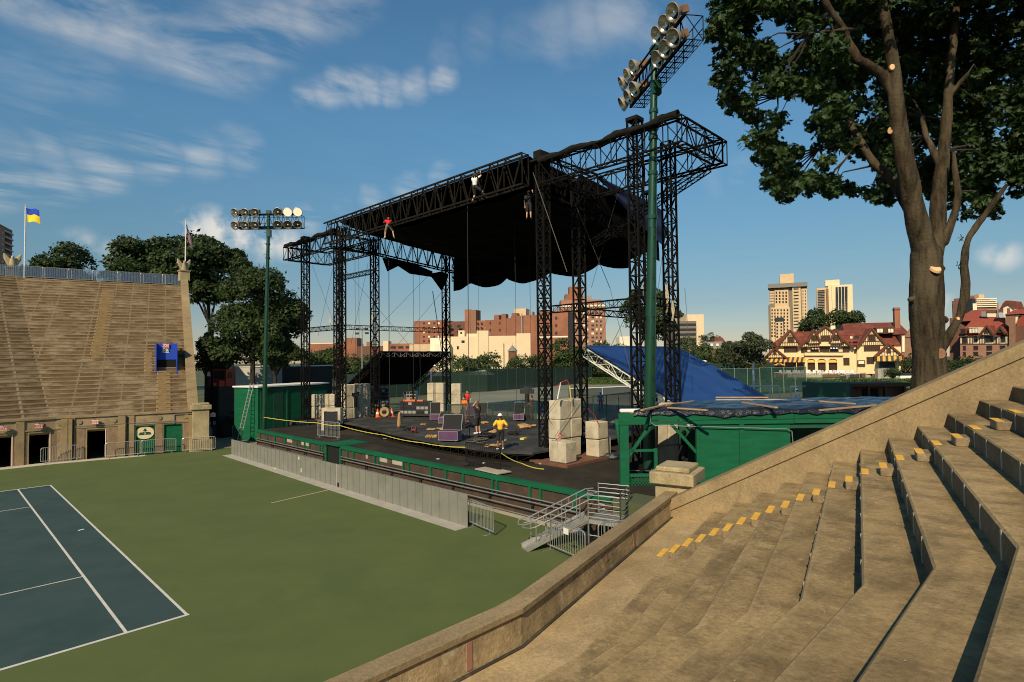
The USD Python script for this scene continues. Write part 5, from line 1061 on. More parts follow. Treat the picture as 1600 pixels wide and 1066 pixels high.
c = on(601, 652); v, f = lathe([(.20, -.1), (.38, -.12), (.42, 0), (.38, .12), (.20, .1), (.20, -.1)], 18); solo('tyre', (orient(v, FW*[1, 1, 0], c+[0, 0, .43]), f), 'cardboard', 'brown tyre standing between two traffic cones', 'tyre')
# dark backline gear at the rear left
for k, (px, py, w, h, lab) in enumerate(((648, 652, 2.6, 1.3, 'long black equipment table at the rear left of the stage'), (592, 640, 1.6, 2.4, 'black rack of equipment under the left canopy'), (640, 630, 1.4, 1.2, 'grey equipment cabinet behind the equipment table'))):
    c = on(px, py); t = thing('equipment_rack', lab, 'equipment', tuple(c), rzf); obj('case', MB().box((-w/2, 0, .1), (w/2, .8, h)), 'black_plastic' if k < 2 else 'metal_grey', t)
    for x in np.arange(-w/2+.2, w/2, .35):
        for z in np.arange(.3, h-.1, .35): obj('device', MB().box((x-.14, -.03, z), (x+.14, -.002, z+.22)), 'case_foam' if rng.random() < .6 else 'metal_grey', t)
    if k == 0: obj('towel', MB().cbox((-.5, .3, h+.06), (1.0, .4, .12)).cbox((.4, .3, h+.05), (.5, .3, .1)), 'cone_orange', t)
# floodlight box hung on the front-left blocks
c = fl2.P(fl2.len*.30, DECK+2.2, .25); t = thing('work_light', 'black work light on a stand against the front left block stack', 'lamp', tuple(c)); obj('stand', MB().cbox((0, 0, -.35), (.22, .2, .9)), 'black_plastic', t); obj('head', MB().cbox((0, 0, .25), (.6, .3, .25), -.6).cbox((.12, -.1, .4), (.25, .2, .15), .3), 'black_plastic', t)
# terrace clutter: barriers, tape, crate, monitor
pt_ = barrier_proto('crowd_barrier', 'steel crowd barrier on the asphalt terrace in front of the cream cabinet', 'steel_pipe', loc=tuple((at_z(496, 684, DECK)+at_z(531, 688, DECK))/2), rz=math.atan2(*(at_z(531, 688, DECK)-at_z(496, 684, DECK))[[1, 0]]), L=float(np.linalg.norm(at_z(531, 688, DECK)-at_z(496, 684, DECK))), H=1.15)
A, B = at_z(728, 727, DECK), at_z(782, 739, DECK)
pb_ = barrier_proto('crowd_barrier', 'dark crowd barrier on the terrace before the stage front right of the yellow tape', 'truss_brown', loc=tuple((A+B)/2), rz=math.atan2(B[1]-A[1], B[0]-A[0]), L=float(np.linalg.norm(B-A)), H=1.15, n=16)
solo('timber_pallet', MB().cbox(at_z(770, 735, DECK+.1), (1.7, .8, .05), math.atan2(B[1]-A[1], B[0]-A[0])).cbox(at_z(770, 735, DECK+.04), (1.6, .1, .08), math.atan2(B[1]-A[1], B[0]-A[0])), 'stone_pale', 'worn board lying at the foot of the dark terrace barrier', 'board')
for pts, lab in (([at_z(412, 652, 2.6), at_z(497, 661, 2.55), at_z(531, 665, 2.5)], 'yellow barrier tape from the left mast to the terrace barrier'), ([at_z(531, 665, 2.5), at_z(600, 680, 2.3), at_z(660, 692, 2.3), at_z(727, 699, 2.5)], 'yellow barrier tape stretched along the stage front'), ([at_z(783, 708, 2.5), at_z(815, 724, 1.9), at_z(850, 733, DECK+.1)], 'yellow barrier tape sagging down right of the dark barrier')):
    b = MB(); P = [pts[0]]
    for p, q in zip(pts[:-1], pts[1:]):
        for k in range(1, 9): P.append(p+(q-p)*k/8-np.array([0, 0, .06*4*(k/8)*(1-k/8)]))
    for p, q in zip(P[:-1], P[1:]): b.bar(p, q, .01, .038)
    solo('barrier_tape', b, 'yellow_tape', lab, 'tape')
c = at_z(517, 673, DECK); t = thing('cabinet', 'cream frame around a black screen on the terrace behind the barrier', 'cabinet', tuple(c), rzf)
obj('frame', MB().box((-.75, 0, .0), (-.55, .5, 1.7)).box((.55, 0, .5), (.75, .5, 1.7)).box((-.55, 0, 1.45), (.55, .5, 1.7)), 'white_tent' if False else 'block_concrete', t); obj('screen', MB().box((-.5, .1, .4), (.5, .3, 1.4)), 'black_plastic', t); obj('panel', MB().box((.1, -.25, .1), (.8, -.15, .8)), 'portal_blue' if False else 'tarp_black', t)
heap(470, 663, 1.8, .8, .35, 'black_plastic', 'black_bundle', 'black bundle on the terrace in front of the green container', 'bundle', 77, DECK)
heap(957, 716, 1.0, .6, .3, 'black_plastic', 'black_bundle', 'black bundle beside the rusty plate of the right stack', 'bundle', 78, DECK)

rsw = np.random.default_rng(9)
for k in range(12):
    px, py, z = ((rsw.uniform(600, 820), rsw.uniform(662, 690), ZS) if k < 7 else (rsw.uniform(540, 930), rsw.uniform(705, 725), DECK)); q = at_z(px, py, z+.02)
    solo('litter', MB().cbox(q, (.16, .12, .02), rsw.uniform(0, 3)), 'white_plain', 'small white paper scrap littering the stage and terrace', 'litter', 'small white scraps on the stage and terrace')
# ------------------------------------------------------------------ floodlight masts
def mast(base, top, aim, lab, lit=(), r0=.22, r1=.13, L=5.4, catwalk=True, dz=1.05):
    t = thing('light_mast', lab, 'floodlight mast'); base, top = np.asarray(base, float), np.asarray(top, float)
    n = 5
    for k in range(n):
        p, q = base+(top-base)*k/n, base+(top-base)*(k+1)/n; obj('pole_section', MB().tube(p, q, r0+(r1-r0)*k/n, 14, r0+(r1-r0)*(k+1)/n-.012), 'green_pole', t, smooth=40)
    b = MB(); d = top-base; h = np.linalg.norm(d); side = unit(np.cross(d, aim))
    for z in np.arange(3.5, h-1, .45): s = 1 if int(z/.45) % 2 else -1; p = base+d*z/h; b.tube(p, p+side*s*(r0+.16), .014, 5)
    obj('step_pegs', b, 'truss_brown', t, kind='stuff')
    for f in (.62, .72, .80, .86): obj('collar', MB().tube(base+d*f, base+d*(f+.008), r0*(1-f)+r1*f+.035, 12), 'green_pole', t)
    a = unit(np.array([aim[0], aim[1], 0])); s = np.array([a[1], -a[0], 0.]); lamps = []
    for row, z in enumerate((0, -dz)):
        c = top+[0, 0, z-.15]
        obj('cross_arm', MB().bar(c-s*L/2, c+s*L/2, .11).bar(c-s*L/2+a*.30, c+s*L/2+a*.30, .06), 'truss_black', t)
        for i in range(6):
            o = (-L/2+.12+.82*i) if i < 3 else (L/2-.12-.82*(5-i)); lamps.append((row, i, c+s*o))
    b = MB(); c0, c1 = top+[0, 0, -.15], top+[0, 0, -dz-.15]
    for sgn in (-1, 1):
        for k in range(7):
            p, q = s*sgn*L/2*k/7, s*sgn*L/2*(k+1)/7; b.bar(c0+p, c1+q, .035).bar(c1+p, c1+p+(c0-c1), .03)
    obj('arm_bracing', b, 'truss_black', t, kind='stuff')
    if catwalk:
        b = MB(); w = -a*.75
        for k in range(15): p = c1-s*L/2+s*L*k/14; b.bar(p+w*.1, p+w, .03)
        for g in np.linspace(.1, 1, 7): b.bar(c1-s*L/2+w*g, c1+s*L/2+w*g, .02)
        obj('catwalk', b, 'truss_black', t, kind='stuff'); b = MB()
        for z in (.5, 1.0): b.bar(c1-s*L/2+w+[0, 0, z], c1+s*L/2+w+[0, 0, z], .03)
        for k in range(8): p = c1-s*L/2+s*L*k/7+w; b.bar(p, p+[0, 0, 1.0], .03)
        for e in (-1, 1): b.bar(c1+s*e*L/2+[0, 0, 1.0], c1+s*e*L/2+w+[0, 0, 1.0], .03).bar(c1+s*e*L/2+w, c1+s*e*L/2+[0, 0, 1.0], .025)
        obj('catwalk_rail', b, 'truss_black', t)
    obj('mast_head', MB().cbox(top+[0, 0, .05], (.34, .34, .3), math.atan2(a[1], a[0])), 'green_pole', t)
    obj('junction_box', MB().cbox(c1+[0, 0, -.5]-a*.05, (.4, .3, .6), math.atan2(a[1], a[0])), 'green_pole', t)
    bowl = [(.36, .0), (.375, -.01), (.35, -.10), (.27, -.24), (.15, -.36), (.10, -.44)]
    for row, i, c in lamps:
        fan = (i-2.5)*.10; d_ = unit(a*math.cos(fan)+s*math.sin(fan)*1.0 + np.array([0, 0, -.42 - .08*row])); pos = c+a*.42+[0, 0, .10]
        mt = 'lamp_shell'; ob = obj('floodlight', (orient(lathe(bowl, 18)[0], d_, pos+d_*.12), lathe(bowl, 18)[1]), mt, t, smooth=40); T_ = UsdGeom.Xform(ob) if False else ob
        inner = [(.352, -.012), (.325, -.10), (.25, -.225), (.13, -.33), (.0, -.35)]; v, f = lathe(inner, 18)
        obj('reflector', (orient(v, d_, pos+d_*.12), f[:, ::-1]), 'lamp_reflector', ob, smooth=40)
        v, f = lathe([(0, .012), (.34, -.01), (.34, -.02), (0, -.02)], 16)
        if (row, i) in lit: obj('glowing_lens', (orient(v, d_, pos+d_*.11), f), 'lamp_lit', ob)
        else: obj('bulb', (orient(lathe([(0, -.08), (.06, -.12), (.07, -.22), (.03, -.33)], 8)[0], d_, pos+d_*.12), lathe([(0, -.08), (.06, -.12), (.07, -.22), (.03, -.33)], 8)[1]), 'white_plain', ob)
        k = MB().box((-.12, -.14, -.20), (.12, .14, .16)); k.xf(lambda v: orient(v, d_, pos-d_*.50)); obj('ballast_box', k, 'rust_box', ob)
        obj('bracket', MB().bar(c, pos-d_*.3, .05), 'truss_black', ob)
pl0 = at_z(412, 664, DECK); pl0 = np.array([14.0, 28.8, DECK]) if False else pl0
Dl = (pl0-EYE)@FW; tl = at_d(420, 333, Dl)
mast([pl0[0], pl0[1], 0], tl, (-.72, -.69), 'green floodlight mast beside the green container, two of its lamps lit', lit=((0, 0), (0, 1)), r0=.21)
rb = at_d(1013, 760, 26.3); rt = at_d(1022.5, 80, 26.3)
mast([rb[0], rb[1], 0.5], rt, (-.80, .60), 'tall green floodlight mast behind the shelter with an unlit double row of lamps', r0=.30, r1=.15, L=6.3)
# slim dark lamp post at the left and a small far floodlight pole
q = at_d(331, 640, 60); solo('lamp_post', MB().tube((q[0], q[1], 0), (q[0], q[1], at_d(330, 482, 60)[2]), .11, 8, .08), 'truss_black', 'slim dark post beside the tall tree at the end of the far stand', 'post')
q = at_d(566, 590, 95); t = thing('far_light_pole', 'small distant light pole with four square lamps above the left canopy', 'light pole', (q[0], q[1], DECK)); h = at_d(566, 514, 95)[2]-DECK
obj('pole', MB().tube((0, 0, 0), (0, 0, h), .12, 8, .08), 'metal_grey', t)
for dx, dz in ((-.7, 0), (.7, 0), (-.8, -.75), (.8, -.7)): obj('lamp', MB().cbox(dr*dx+[0, 0, h+dz], (.55, .3, .32), math.atan2(dr[1], dr[0])), 'black_plastic', t)
obj('cross_arm', MB().bar(dr*-.9+[0, 0, h+.1], dr*.9+[0, 0, h+.1], .08).bar(dr*-.9+[0, 0, h-.6], dr*.9+[0, 0, h-.6], .08), 'metal_grey', t)

# ------------------------------------------------------------------ people
def man(bones, edge=.035, it=6):
    mm = m3.Manifold()
    for p, r, q, s in bones:
        mm += m3.Manifold.batch_hull([m3.Manifold.sphere(r, 12).translate(tuple(map(float, p))), m3.Manifold.sphere(s, 12).translate(tuple(map(float, q)))])
    g = mm.refine_to_length(edge).to_mesh(); tm = trimesh.Trimesh(np.asarray(g.vert_properties)[:, :3], np.asarray(g.tri_verts), process=True)
    if it: trimesh.smoothing.filter_taubin(tm, iterations=it)
    return np.array(tm.vertices), np.array(tm.faces)
def person(loc, rz, lab, shirt='shirt_yellow', bottoms='cloth_dark', shorts=True, hat=None, hair='hair_brown', skin='skin', shoes='shoe_dark', pose=None, h=1.0, longhair=False, sleeves=True):
    """x is the person's right, y is forward, z up; pose overrides joints"""
    J = dict(pel=(0, 0, .95), chest=(0, .01, 1.30), neck=(0, .0, 1.50), head=(0, .03, 1.64), fwd=(0, 1, 0))
    for s, n in ((1, 'r'), (-1, 'l')):
        J.update({'sh'+n: (s*.185, 0, 1.42), 'el'+n: (s*.25, -.03, 1.13), 'wr'+n: (s*.26, .08, .89), 'hip'+n: (s*.095, 0, .92), 'kn'+n: (s*.115, .03, .50), 'an'+n: (s*.13, -.02, .08), 'toe'+n: (s*.16, .15, .035)})
    J.update(pose or {}); J = {k: np.asarray(v, float) for k, v in J.items()}
    t = thing('person', lab, 'person', tuple(loc), rz); fw = unit(J['fwd']); hd = J['head']; rt = unit(np.cross(fw, (0, 0, 1)))
    B = [(J['pel']+[.06, 0, 0], .105, J['pel']-[.06, 0, 0], .105), (J['pel'], .12, J['chest'], .13), (J['chest']+rt*.06, .12, J['chest']-rt*.06, .12), (J['chest'], .12, J['neck']-[0, 0, .05], .07), (J['neck']-[0, 0, .08], .058, hd-[0, 0, .05], .052)]
    B += [(hd+[0, 0, .035], .092, hd-[0, 0, .05]+fw*.025, .068), (hd+fw*.075-[0, 0, .01], .02, hd+fw*.10-[0, 0, .035], .016)] + [(hd+rt*s*.088, .022, hd+rt*s*.088-[0, 0, .04], .016) for s in (1, -1)]
    cl, lg, sh = [(J['pel']+[0, 0, .10], .135, J['chest'], .148), (J['chest']+rt*.06, .138, J['chest']-rt*.06, .138), (J['chest'], .13, J['neck']-[0, 0, .06], .075)], [(J['pel']+[.06, 0, 0], .122, J['pel']-[.06, 0, .0], .122), (J['pel']+[0, 0, .1], .128, J['pel'], .125)], {}
    for n in 'rl':
        S, E, Wr = J['sh'+n], J['el'+n], J['wr'+n]; B += [(J['chest']+(S-J['chest'])*.6, .085, S, .062), (S, .058, E, .044), (E, .043, Wr, .030)]
        cl += [(J['chest']+(S-J['chest'])*.6, .10, S, .076)] + ([(S, .076, S+(E-S)*.72, .066)] if sleeves else [])
        d = unit(Wr-E); a = unit(np.cross(d, fw+np.array([.01, .02, .03]))); c = np.cross(d, a); pm = Wr+d*.085
        B += [(Wr+d*.02+a*.015, .022, pm+a*.022, .018), (Wr+d*.02-a*.015, .022, pm-a*.022, .018)]
        for k, (o, Lf) in enumerate(((-.030, .062), (-.010, .072), (.010, .068), (.029, .052))): B += [(pm+a*o*.8, .0095, pm+a*o+d*Lf*.6+c*.012, .009), (pm+a*o+d*Lf*.6+c*.012, .009, pm+a*o+d*Lf+c*.035, .008)]
        B += [(Wr+d*.03-a*.02, .012, Wr+d*.075-a*.055+c*.02, .010)]
        Hp, K, A, T = J['hip'+n], J['kn'+n], J['an'+n], J['toe'+n]; B += [(Hp, .088, K, .058), (K, .056, K+(A-K)*.3+[0, -.01, 0], .056), (K+(A-K)*.3, .055, A, .038), (A, .042, T, .034)]
        lg += [(Hp, .104, K if shorts else K, .082 if shorts else .072)] + ([] if shorts else [(K, .072, A+(K-A)*.12, .062)]); sh[n] = [(A-[0, 0, .02], .052, T, .044), (A-(T-A)*.25-[0, 0, .02], .045, A-[0, 0, .02], .05)]
    sc = lambda m: (m[0]*h, m[1])
    obj('body', sc(man(B, .045, 5)), skin, t, smooth=True); obj('shirt', sc(man(cl, .06, 4)), shirt, t, smooth=True); obj('shorts' if shorts else 'trousers', sc(man(lg, .06, 4)), bottoms, t, smooth=True)
    for n in 'rl': obj('shoe', sc(man(sh[n], .05, 2)), shoes, t, smooth=True)
    hb = [(hd+[0, 0, .05]-fw*.015, .097, hd-fw*.03+[0, 0, .0], .088)] + ([(hd-fw*.05, .07, J['neck']-fw*.10-[0, 0, .12], .06)] if longhair else []); obj('hair', sc(man(hb, .05, 2)), hair, t, smooth=True)
    for s in (1, -1): obj('eye', MB().cbox((hd+fw*.088+rt*s*.033+[0, 0, .005])*h, (.018, .012, .012)), 'truss_black', t)
    obj('mouth', MB().cbox((hd+fw*.088-[0, 0, .068])*h, (.045, .012, .008)), 'rust_box', t)
    if hat:
        b = man([(hd+[0, 0, .075]-fw*.01, .108, hd+[0, 0, .055]+fw*.012, .106)], .05, 2); obj('helmet', sc(b), hat, t, smooth=True); v, f = lathe([(0, .0), (.135, -.005), (.135, .01), (0, .03)], 16); obj('helmet_brim', sc((v+hd+fw*.02+[0, 0, .055], f)), hat, t)
    return t
away = math.atan2(FW[1], FW[0])-math.pi/2
P0 = at_z(782, 703, ZS)
person(P0, away+.12, 'person in yellow shirt, black shorts and white helmet standing with hands on hips', 'shirt_yellow', 'cloth_dark', True, 'hat_white', shoes='shoe_white', skin='skin_dark', pose={'elr': (.36, -.10, 1.18), 'wrr': (.19, .02, 1.04), 'ell': (-.36, -.10, 1.18), 'wrl': (-.19, .02, 1.04)}, h=1.04)
person(at_z(747, 678, ZS), away+.9, 'person in black with hair hanging, white shoes, raising both hands to the head', 'cloth_dark', 'cloth_dark', True, None, shoes='shoe_white', longhair=True, pose={'elr': (.24, .14, 1.62), 'wrr': (.10, .06, 1.80), 'ell': (-.24, .14, 1.62), 'wrl': (-.10, .05, 1.82)}, h=1.10)
person(at_z(726, 656, ZS), away+2.6, 'person in an orange waistcoat and dark shorts leaning beside the purple case', 'shirt_orange', 'cloth_khaki', True, None, shoes='shoe_dark', pose={'head': (0, .10, 1.62), 'chest': (0, .05, 1.30)}, h=1.02)
person(at_z(728, 647, ZS)+FW*[3, 3, 0]*.6, away+2.9, 'person in a red shirt behind the orange waistcoat worker', 'shirt_red', 'cloth_dark', False, None, h=1.08)
person(at_z(914.5, 655, ZS) if False else at_z(831.5, 655.5, ZS), away+1.2, 'person in a dark maroon shirt standing left of the front right tower', 'cloth_maroon', 'cloth_khaki', True, None, pose={'elr': (.22, .12, 1.18), 'wrr': (.12, .32, 1.10)}, h=1.05)
person(at_d(939, 652, 58)*[1, 1, 0]+[0, 0, DECK], away, 'person in a blue shirt and pale cap beyond the right block stack', 'shirt_blue', 'denim', False, 'hat_white', h=1.05)
bl = at_d(672.5, 602, (at_z(670, 648, ZS-.3)-EYE)@FW); 
person(np.array([*at_z(667, 647.5, ZS-.3)[:2], ZS-.3+2.90])+FW*[.45, .45, 0]+RT*[.35, .35, 0], away-1.3, 'bare armed person in white helmet leaning on top of the rear left blocks', 'cloth_khaki', 'denim', False, 'hat_white', sleeves=False, pose={'chest': (0, .16, 1.26), 'neck': (0, .26, 1.42), 'head': (0, .36, 1.50), 'shr': (.18, .20, 1.36), 'shl': (-.18, .20, 1.36), 'elr': (.2, .36, 1.10), 'wrr': (.16, .50, .92), 'ell': (-.2, .36, 1.10), 'wrl': (-.16, .5, .92)}, h=.98)
# riggers on the front truss
c = at_x(607, 371, FXt-.20); person((c[0], c[1], c[2]-.12), away+.25, 'climber in a red shirt and shorts straddling the lower chord of the front truss', 'shirt_red', 'cloth_khaki', True, 'sling_red', shoes='shoe_white', pose={'head': (.0, .20, 1.40), 'neck': (0, .14, 1.36), 'chest': (0, .06, 1.20), 'shr': (.18, .1, 1.30), 'shl': (-.18, .1, 1.30), 'elr': (.30, .28, 1.2), 'wrr': (.25, .45, 1.25), 'ell': (-.3, .28, 1.2), 'wrl': (-.25, .45, 1.25), 'knr': (.30, .12, .62), 'anr': (.36, -.02, .22), 'toer': (.42, .10, .12), 'knl': (-.20, .12, .55), 'anl': (-.24, .0, .14), 'toel': (-.28, .12, .08)}, h=1.0)
c = at_x(742, 292, FXt-.25); person((c[0], c[1], c[2]-.95), away-.6, 'bare armed climber in a white shirt hanging on the front truss near its right end', 'shirt_white', 'cloth_dark', True, None, skin='skin', pose={'elr': (.30, .20, 1.60), 'wrr': (.20, .30, 1.82), 'ell': (-.28, .2, 1.6), 'wrl': (-.16, .3, 1.8), 'knr': (.38, .20, .68), 'anr': (.62, .12, .30), 'toer': (.74, .24, .24), 'knl': (-.12, .15, .52), 'anl': (-.16, -.05, .12)}, h=1.0)
c = at_x(826, 322, SX+.15); person((c[0], c[1], c[2]-.75), away-.3, 'shadowed climber in dark clothes beside the head of the front right tower', 'cloth_dark', 'cloth_dark', True, None, pose={'elr': (.26, .22, 1.55), 'wrr': (.18, .32, 1.75)}, h=.92)
c = at_d(1084, 732, 26.0); person((c[0]-.4, c[1]+.2, DECK+.15), away+.6, 'person in dark clothes and green helmet under the shelter behind the pier', 'cloth_dark', 'cloth_dark', False, 'hat_green')
person(at_d(1246, 622, 60)*[1, 1, 0]+[0, 0, DECK], away+.5, 'distant person in white beside the netting right of the blue canopy', 'shirt_white', 'shirt_white', False, 'hat_white')
# ------------------------------------------------------------------ club grounds beyond the stage
flat('clay_court', Polygon([at_z(px, py, DECK)[:2] for px, py in ((700, 662), (740, 610), (830, 600), (1010, 598), (1190, 604), (1075, 660))]), DECK+.006, 'clay_court')
lawnp = [at_z(px, py, DECK)[:2] for px, py in ((985, 604), (1130, 606), (1200, 614), (1440, 610), (1600, 606), (1640, 588), (1470, 585.5), (1200, 588.5), (1060, 589), (985, 592))]
flat('lawn', Polygon([tuple(q) for q in lawnp]), DECK+.006, 'lawn')
flat('drive', Polygon([at_z(px, py, 0.0)[:2] for px, py in ((300, 660), (385, 655), (520, 620), (330, 610), (290, 612))]), .0, 'asphalt')
for a, c in (((1290, 592.5), (1310, 592)), ((1297, 595), (1304, 590.5)), ((1225, 588.2), (1258, 588)), ((1398, 595), (1406, 592.5))):
    p, q = at_z(*a, DECK+.012), at_z(*c, DECK+.012); tag(obj('court_line', MB().bar(p, q, .12, .004), 'court_line'), kind='structure')
def leafquads(n, fn, size, rs, up=.3):
    """n folded leaf clumps; fn gives a point and an outward direction"""
    P, N = fn(n); t = rs.normal(size=(n, 3)); N = N + .8*rs.normal(size=(n, 3)); N[:, 2] += up; N /= np.linalg.norm(N, axis=1)[:, None]
    A = np.cross(N, t); A /= np.linalg.norm(A, axis=1)[:, None]; Bv = np.cross(N, A); s = size*rs.uniform(.6, 1.3, n)[:, None]
    v = np.stack([P-A*s, P+Bv*s*.55-N*s*.15, P+A*s, P-Bv*s*.55-N*s*.15], 1).reshape(-1, 3); i = np.arange(n)[:, None]*4
    return v, np.vstack([i+[0, 1, 2], i+[0, 2, 3]])
def crown_fn(c, r, rs, nb=16, ragged=.34):
    c, r = np.asarray(c, float), np.asarray(r, float); d = rs.normal(size=(nb, 3)); d /= np.linalg.norm(d, axis=1)[:, None]; d[:, 2] = d[:, 2]*.9+.12
    cen = c+d*r*rs.uniform(.35, .90, nb)[:, None]; rad = rs.uniform(.20, .44, nb)[:, None]*r.mean()*np.array([1, 1, .85])
    cen = np.vstack([cen, [c], [c-[0, 0, r[2]*.3]]]); rad = np.vstack([rad, [r*.62], [r*.5]])
    def fn(n):
        k = rs.integers(0, len(cen), n); u = rs.normal(size=(n, 3)); u /= np.linalg.norm(u, axis=1)[:, None]; u[:, 2] = np.where(u[:, 2] < -.35, -u[:, 2]*.6, u[:, 2])
        f = rs.uniform(.72, 1.0, n)**.5 + ragged*np.abs(rs.normal(0, .35, n))*(rs.random(n) < .4); return cen[k]+u*rad[k]*f[:, None], u
    return fn, cen
def tree(name, c, r, base_z, lab, m, seed, n=2600, size=None, group=None, trunk=.22, nb=16, stems=5):
    rs = np.random.default_rng(seed); c = np.asarray(c, float); fn, cen = crown_fn(c, r, rs, nb); t = thing(name, lab, 'tree', (0, 0, 0), 0, group)
    size = (size or float(np.mean(r))*.085)*.62; obj('crown', leafquads(int(n*2.4), fn, size, rs), m, t); b = MB(); foot = np.array([c[0], c[1], base_z-.1]); fork = np.array([c[0], c[1], base_z+(c[2]-base_z)*.66])
    b.tube(foot, fork, trunk, 8, trunk*.75)
    for k in range(stems): b.tube(fork, cen[k % len(cen)], trunk*.6, 6, trunk*.15)
    obj('trunk', b, 'bark_far', t); return t
def tree_px(cx, cy, rx, ry, D, lab, m='leaf_mid', seed=1, name='tree', n=2600, bz=DECK, depth=1.0, **k):
    c = at_d(cx, cy, D); s = D/FPX; return tree(name, c, (rx*s, rx*s*depth, ry*s), bz, lab, m, seed, n, **k)
# trees at the left
tree_px(90, 428, 52, 58, 98, 'spreading thin crowned tree behind the left flagpole', 'leaf_dark', 11, n=3400, bz=0, trunk=.3, nb=20)
tree_px(12, 440, 30, 34, 100, 'dark tree at the left edge in front of the brick tower', 'leaf_dark', 12, n=1800, bz=0)
tree_px(225, 425, 62, 70, 88, 'large dark tree rising behind the middle of the far stand', 'leaf_dark', 13, n=5200, bz=0, trunk=.35, nb=24)
tree_px(328, 440, 62, 78, 84, 'large dark tree behind the right flagpole', 'leaf_dark', 14, n=5200, bz=0, trunk=.35, nb=24)
tree_px(150, 455, 40, 40, 95, 'low dark tree between the two flagpoles', 'leaf_dark', 15, n=2200, bz=0)
tree_px(395, 508, 82, 95, 58, 'tall dense dark green tree between the far stand and the stage', 'leaf_dark', 16, n=15000, bz=0, trunk=.32, nb=40, size=.30)
tree_px(430, 545, 48, 45, 57, 'lower leafy tree in front of the trailers left of the stage', 'leaf_dark', 17, n=5000, bz=0, nb=18, size=.28)
tree_px(322, 555, 20, 50, 72, 'dark low tree filling the gap beside the far end wall', 'leaf_dark', 19, n=2600, bz=0, nb=14)
tree_px(350, 560, 24, 60, 66, 'narrow dark tree beside the slim dark post', 'leaf_dark', 18, n=2600, bz=0, nb=14)
# belt of trees behind the back courts
belt = [(500, 570, 30, 32, 112, 0), (548, 585, 34, 30, 118, 1), (600, 580, 34, 28, 122, 0), (645, 588, 28, 22, 118, 1), (722, 585, 36, 32, 118, 1), (765, 582, 36, 30, 126, 0), (808, 586, 32, 27, 130, 1), (850, 576, 30, 32, 134, 0), (892, 566, 34, 36, 128, 1), (938, 566, 32, 34, 132, 0), (975, 575, 32, 30, 126, 1), (1080, 560, 36, 28, 150, 1), (1118, 566, 34, 26, 142, 0), (1148, 574, 26, 22, 136, 1), (1052, 576, 30, 26, 140, 0)]
wl = ['left of the outermost left tower', 'behind the front left tower', 'behind the left canopy', 'right of the left canopy', 'below the cream building, left', 'below the cream building, middle', 'beside the little turret', 'right of the little turret', 'behind the front right tower', 'between the two right towers', 'behind the blue canopy ridge', 'below the grey office block', 'behind the middle of the blue canopy', 'above the right slope of the blue canopy', 'behind the right towers, low']
for k, (cx, cy, rx, ry, D, mm) in enumerate(belt): tree_px(cx, cy, rx*1.22, ry, D, 'green tree of the far belt ' + wl[k], 'leaf_mid', 100+k, n=1900, group='belt of trees behind the back courts')
tree_px(1022, 500, 46, 50, 150, 'tall dark tree behind the green light mast', 'leaf_dark', 31, n=3600, nb=20)
tree_px(1172, 555, 42, 40, 128, 'pale grey green willow like tree left of the half timbered clubhouse', 'leaf_olive', 32, n=3600, nb=22)
tree_px(1294, 508, 50, 24, 215, 'dark tree rising behind the clubhouse roof', 'leaf_dark', 33, n=2600, nb=18); tree_px(1322, 515, 14, 14, 205, 'small dark tree beside the ridge of the clubhouse roof', 'leaf_dark', 36, n=700, nb=8)
tree_px(1105, 532, 18, 12, 240, 'small far tree right of the grey office block', 'leaf_dark', 34, n=700); tree_px(1145, 540, 10, 8, 230, 'small reddish far tree beside the red roofed house', 'leaf_olive', 35, n=300)
tree_px(1418, 575, 22, 26, 118, 'dark shrub like tree at the foot of the brick gable', 'leaf_dark', 37, n=1400)
for k, (cx, cy, rx, ry, D, lab) in enumerate(((1395, 585, 20, 7, 100, 'low dark flower bed shrub on the lawn before the tree trunk'), (1520, 575, 55, 12, 110, 'dark hedge row below the right brick building'), (1480, 590, 30, 14, 90, 'dark bush right of the big trunk'))): tree_px(cx, cy, rx, ry, D, lab, 'leaf_dark', 60+k, n=1200, name='shrub')
# hedges
def hedge(a, c, h, w, lab, m='leaf_hedge', n=5000, seed=5):
    p, q = at_z(*a, DECK), at_z(*c, DECK); rs = np.random.default_rng(seed); d = unit(q-p); s = np.array([-d[1], d[0], 0])
    def fn(n):
        f = rs.random(n)[:, None]; k = rs.random(n); top = k < .5; off = rs.uniform(-w/2, w/2, n); z = np.where(top, h, rs.uniform(0, h, n)); off = np.where(top, off, np.sign(off)*w/2); nn = np.where(top[:, None], [[0, 0, 1.]], s*np.sign(off)[:, None])
        return p+(q-p)*f+s*off[:, None]+np.stack([0*z, 0*z, z], 1)+rs.normal(0, .05, (n, 3)), nn
    t = thing('hedge', lab, 'hedge'); obj('foliage', leafquads(n, fn, .17, rs), m, t); obj('core', MB().hexa([p-s*w*.36, q-s*w*.36, q+s*w*.36, p+s*w*.36]+[x+np.array([0, 0, h-.2]) for x in (p-s*w*.36, q-s*w*.36, q+s*w*.36, p+s*w*.36)]), 'leaf_hedge', t)
hedge((906, 601), (1062, 600), 1.25, 2.0, 'clipped green hedge behind the back clay court'); hedge((1062, 606), (1270, 603), 1.1, 1.6, 'clipped green hedge behind the tall netting', seed=6); hedge((1260, 606), (1436, 604), 1.2, 2.2, 'long clipped hedge along the near edge of the lawn', seed=7)
